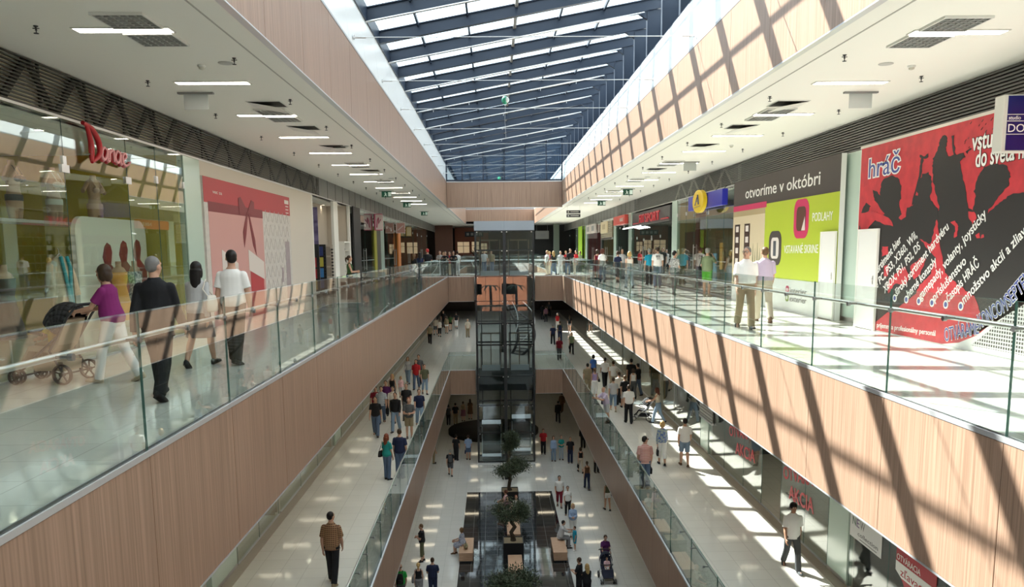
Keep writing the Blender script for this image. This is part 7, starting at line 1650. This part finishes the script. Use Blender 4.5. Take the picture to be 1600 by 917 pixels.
MB().ell((-1.45, 35.0, .60), (.10, .19, .135), 16, 10).build('body', noise_mat('bag print', (.5, .42, .22), (.06, .05, .04), 12, .7), o); MB().path([(-1.45, 34.88, .70), (-1.45, 34.95, .82), (-1.45, 35.05, .82), (-1.45, 35.12, .70)], .012, 6).build('handle', BLACK, o)
d4 = pp(704, 743, Lo, 2, 1.74, 'walk', 'm', ('tee', 'black'), ('shorts', 'dgrey'), ('cap', 'greycap'), 'man in black shorts and a pale cap with a backpack walking to the lift')
backpack(d4, 'dgrey', 'dark backpack on the man in the pale cap')
pp(713, 719, Lo, -20, 1.80, 'stand', 'm', ('tee', 'black'), ('trousers', 'black'), ('short', 'black'), 'man all in black standing left of the lift')
d5 = pp(732, 718, Lo, 3, 1.74, 'stand', 'm', ('shirt', 'lblue'), ('shorts', 'jean'), ('short', 'brown'), 'man in a light blue shirt and jean shorts left of the lift')
hand_bag(d5, 'L', 'navy', 'dark carrier bag of the man in light blue', .9)
for a in ((678, 724, -70, 1.7, 'stand', 'm', ('tee', 'khaki'), ('trousers', 'khaki'), ('short', 'brown'), 'man in khaki half hidden by the left wood panel on the lowest level'),
          (701, 664, 0, 1.72, 'stand', 'f', ('tee', 'dgrey'), ('trousers', 'black'), ('bob', 'black'), 'dark haired woman in grey in the dark passage left of the lift'),
          (712, 663, 3, 1.80, 'stand', 'm', ('tee', 'black'), ('trousers', 'khaki'), ('short', 'black'), 'man in a black top and khaki trousers in the dark passage'),
          (724, 658, -4, 1.70, 'stand', 'f', ('tank', 'khaki'), ('skirt', 'mauve'), ('tail', 'brown'), 'woman in a mauve skirt in the dark passage left of the lift'),
          (735, 655, 4, 1.76, 'stand', 'f', ('blouse', 'brown'), ('skirt', 'brown'), ('long', 'brown'), 'woman in a brown dress nearest the lift in the dark passage'),
          (849, 709, 178, 1.80, 'stand', 'm', ('tee', 'red'), ('trousers', 'black'), ('short', 'black'), 'man in a red shirt right beside the lift on the lowest level'),
          (865, 720, 180, 1.74, 'stand', 'f', ('long', 'lblue'), ('trousers', 'ljean'), ('bob', 'brown'), 'woman in denim blue beside the person in green'),
          (877, 718, 182, 1.70, 'hold', 'f', ('tee', 'teal'), ('trousers', 'pjean'), ('tail', 'brown'), 'woman in a teal green shirt and pale jeans right of the lift'),
          (891, 723, 178, 1.78, 'stand', 'm', ('tee', 'black'), ('trousers', 'navy'), ('crop', 'brown'), 'man in a black shirt with a white print right of the woman in teal'),
          (872, 660, 0, 1.86, 'walk', 'm', ('jacket', 'black'), ('trousers', 'black'), ('short', 'black'), 'man in a black coat walking away on the right of the lowest level'),
          (878, 644, 4, 1.8, 'walkb', 'm', ('jacket', 'brown'), ('trousers', 'brown'), ('short', 'brown'), 'man in a brown coat ahead of the black coat'),
          (907, 738, 5, 1.70, 'walk', 'f', ('tank', 'black'), ('capri', 'sand'), ('bob', 'brown'), 'woman in a black top and sand coloured trousers by the right wood panel'),
          (911, 700, 8, 1.80, 'stand', 'm', ('jacket', 'black'), ('trousers', 'black'), ('short', 'black'), 'man in black standing under the right wood panel'),
          (917, 764, 0, 1.76, 'walk', 'f', ('tank', 'brown'), ('trousers', 'navy'), ('tail', 'brown'), 'slim woman in a brown top and dark jeans walking away'),
          (932, 738, 200, 1.75, 'stand', 'm', ('tee', 'black'), ('trousers', 'black'), ('short', 'black'), 'person in black mostly hidden by the right wood panel'),
          (874, 792, 178, 1.82, 'stroll', 'm', ('tee', 'white'), ('capri', 'dred'), ('short', 'black'), 'man in a white shirt and dark red shorts holding hands on the right'),
          (887, 806, 176, 1.68, 'stroll', 'f', ('tee', 'white'), ('trousers', 'black'), ('tail', 'black'), 'woman in a white top and black trousers holding hands on the right'),
          (895, 839, 178, 1.74, 'hold', 'f', ('long', 'lblue'), ('trousers', 'white'), ('bob', 'blonde'), 'blonde woman in a blue grey cardigan and white trousers'),
          (949, 797, 10, 1.72, 'stroll', 'f', ('tank', 'olive'), ('mini', 'white'), ('tail', 'brown'), 'woman in white shorts and a grey top by the right wood panel')):
    o = pp(a[0], a[1], Lo, *a[2:9], a[9])
    if 'white shorts and a grey' in a[9]: shoulder_bag(o, 'R', 'black', 'black bag of the woman in white shorts')
    if 'sand coloured trousers by' in a[9]: hand_bag(o, 'L', 'black', 'black bag of the woman in sand coloured trousers')
person((2.95, 36.0, .006), -76, 1.76, 'sitlean', 'm', ('shirt', 'lgrey'), ('trousers', 'grey'), ('crop', 'black'), 'man in a pale grey shirt sitting on the right bench')
person((3.62, 35.75, .006), 105, 1.2, 'stand', 'm', ('tee', 'turq'), ('shorts', 'turq'), ('short', 'brown'), 'small child in turquoise standing at the right bench', shoes='white')
d6 = pp(905, 933, Lo, 60, 1.72, 'hold', 'm', ('tee', 'black'), ('trousers', 'black'), ('short', 'brown'), 'dark haired person in black beside the long haired blonde at the lower edge')
d7 = pp(917, 943, Lo, 20, 1.70, 'hold', 'f', ('long', 'black'), ('trousers', 'black'), ('long', 'blonde'), 'long haired blonde woman in black at the lower edge')
g_ = G(948, 906, 0)
stroller(g_, 182, 'dark blue stroller with a small child facing the camera', NVF, NVF, STEEL, 1.08, False)
d8 = person((g_.x+.05, g_.y+.95, 0), 182, 1.76, 'push', 'f', ('tee', 'plum'), ('trousers', 'navy'), ('short', 'brown'), 'heavy woman in a purple shirt behind the dark blue stroller', fat=1, head=(0, -14), face=True)
def sitter(st, s_, label, top, bottom, hair, yaw):
    M = ROOTM[st]; J = joints('sit', False, (0, 0)); k = s_/1.75
    p = M @ V((0, -.02, .50)); pz = (J['P0'].z-.09)*k
    return person((p.x, p.y, p.z-pz), yaw, s_, 'sit', 'm', top, bottom, hair, label, shoes='white', group=None)
kidst = [o for o in C.objects if o.name.startswith('stroller') and o.parent is None]
sitter(kidst[-1], .95, 'small child in pink sitting in the dark blue stroller', ('tee', 'pink'), ('shorts', 'white'), ('short', 'lbrown'), 182)
sitter(st1, .95, 'small child in yellow sitting in the beige stroller', ('tee', 'yellow'), ('trousers', 'khaki'), ('short', 'lbrown'), 82)
# benches in the middle
person((.48, 29.75, .006), 62, 1.72, 'sit', 'm', ('jacket', 'black'), ('trousers', 'black'), ('short', 'black'), 'man in a dark jacket sitting on the nearest middle bench')
person((.95, 30.6, .006), 120, 1.72, 'sit', 'm', ('shirt', 'beige'), ('trousers', 'khaki'), ('bald', 'white'), 'bald man in a beige shirt beside the man in the dark jacket')
person((.55, 40.15, .006), 172, 1.66, 'sit', 'f', ('blouse', 'mauve'), ('trousers', 'dgrey'), ('bob', 'black'), 'dark haired woman in mauve on the bench before the farther planter')
person((1.0, 40.3, .006), 183, 1.66, 'sit', 'f', ('blouse', 'offwhite'), ('trousers', 'beige'), ('tail', 'red'), 'woman in an off white top on the bench before the farther planter')
person((.5, 41.3, .006), 90, 1.62, 'sit', 'f', ('blouse', 'pink'), ('trousers', 'beige'), ('curly', 'auburn'), 'auburn woman in pink sitting sideways on the farther bench')
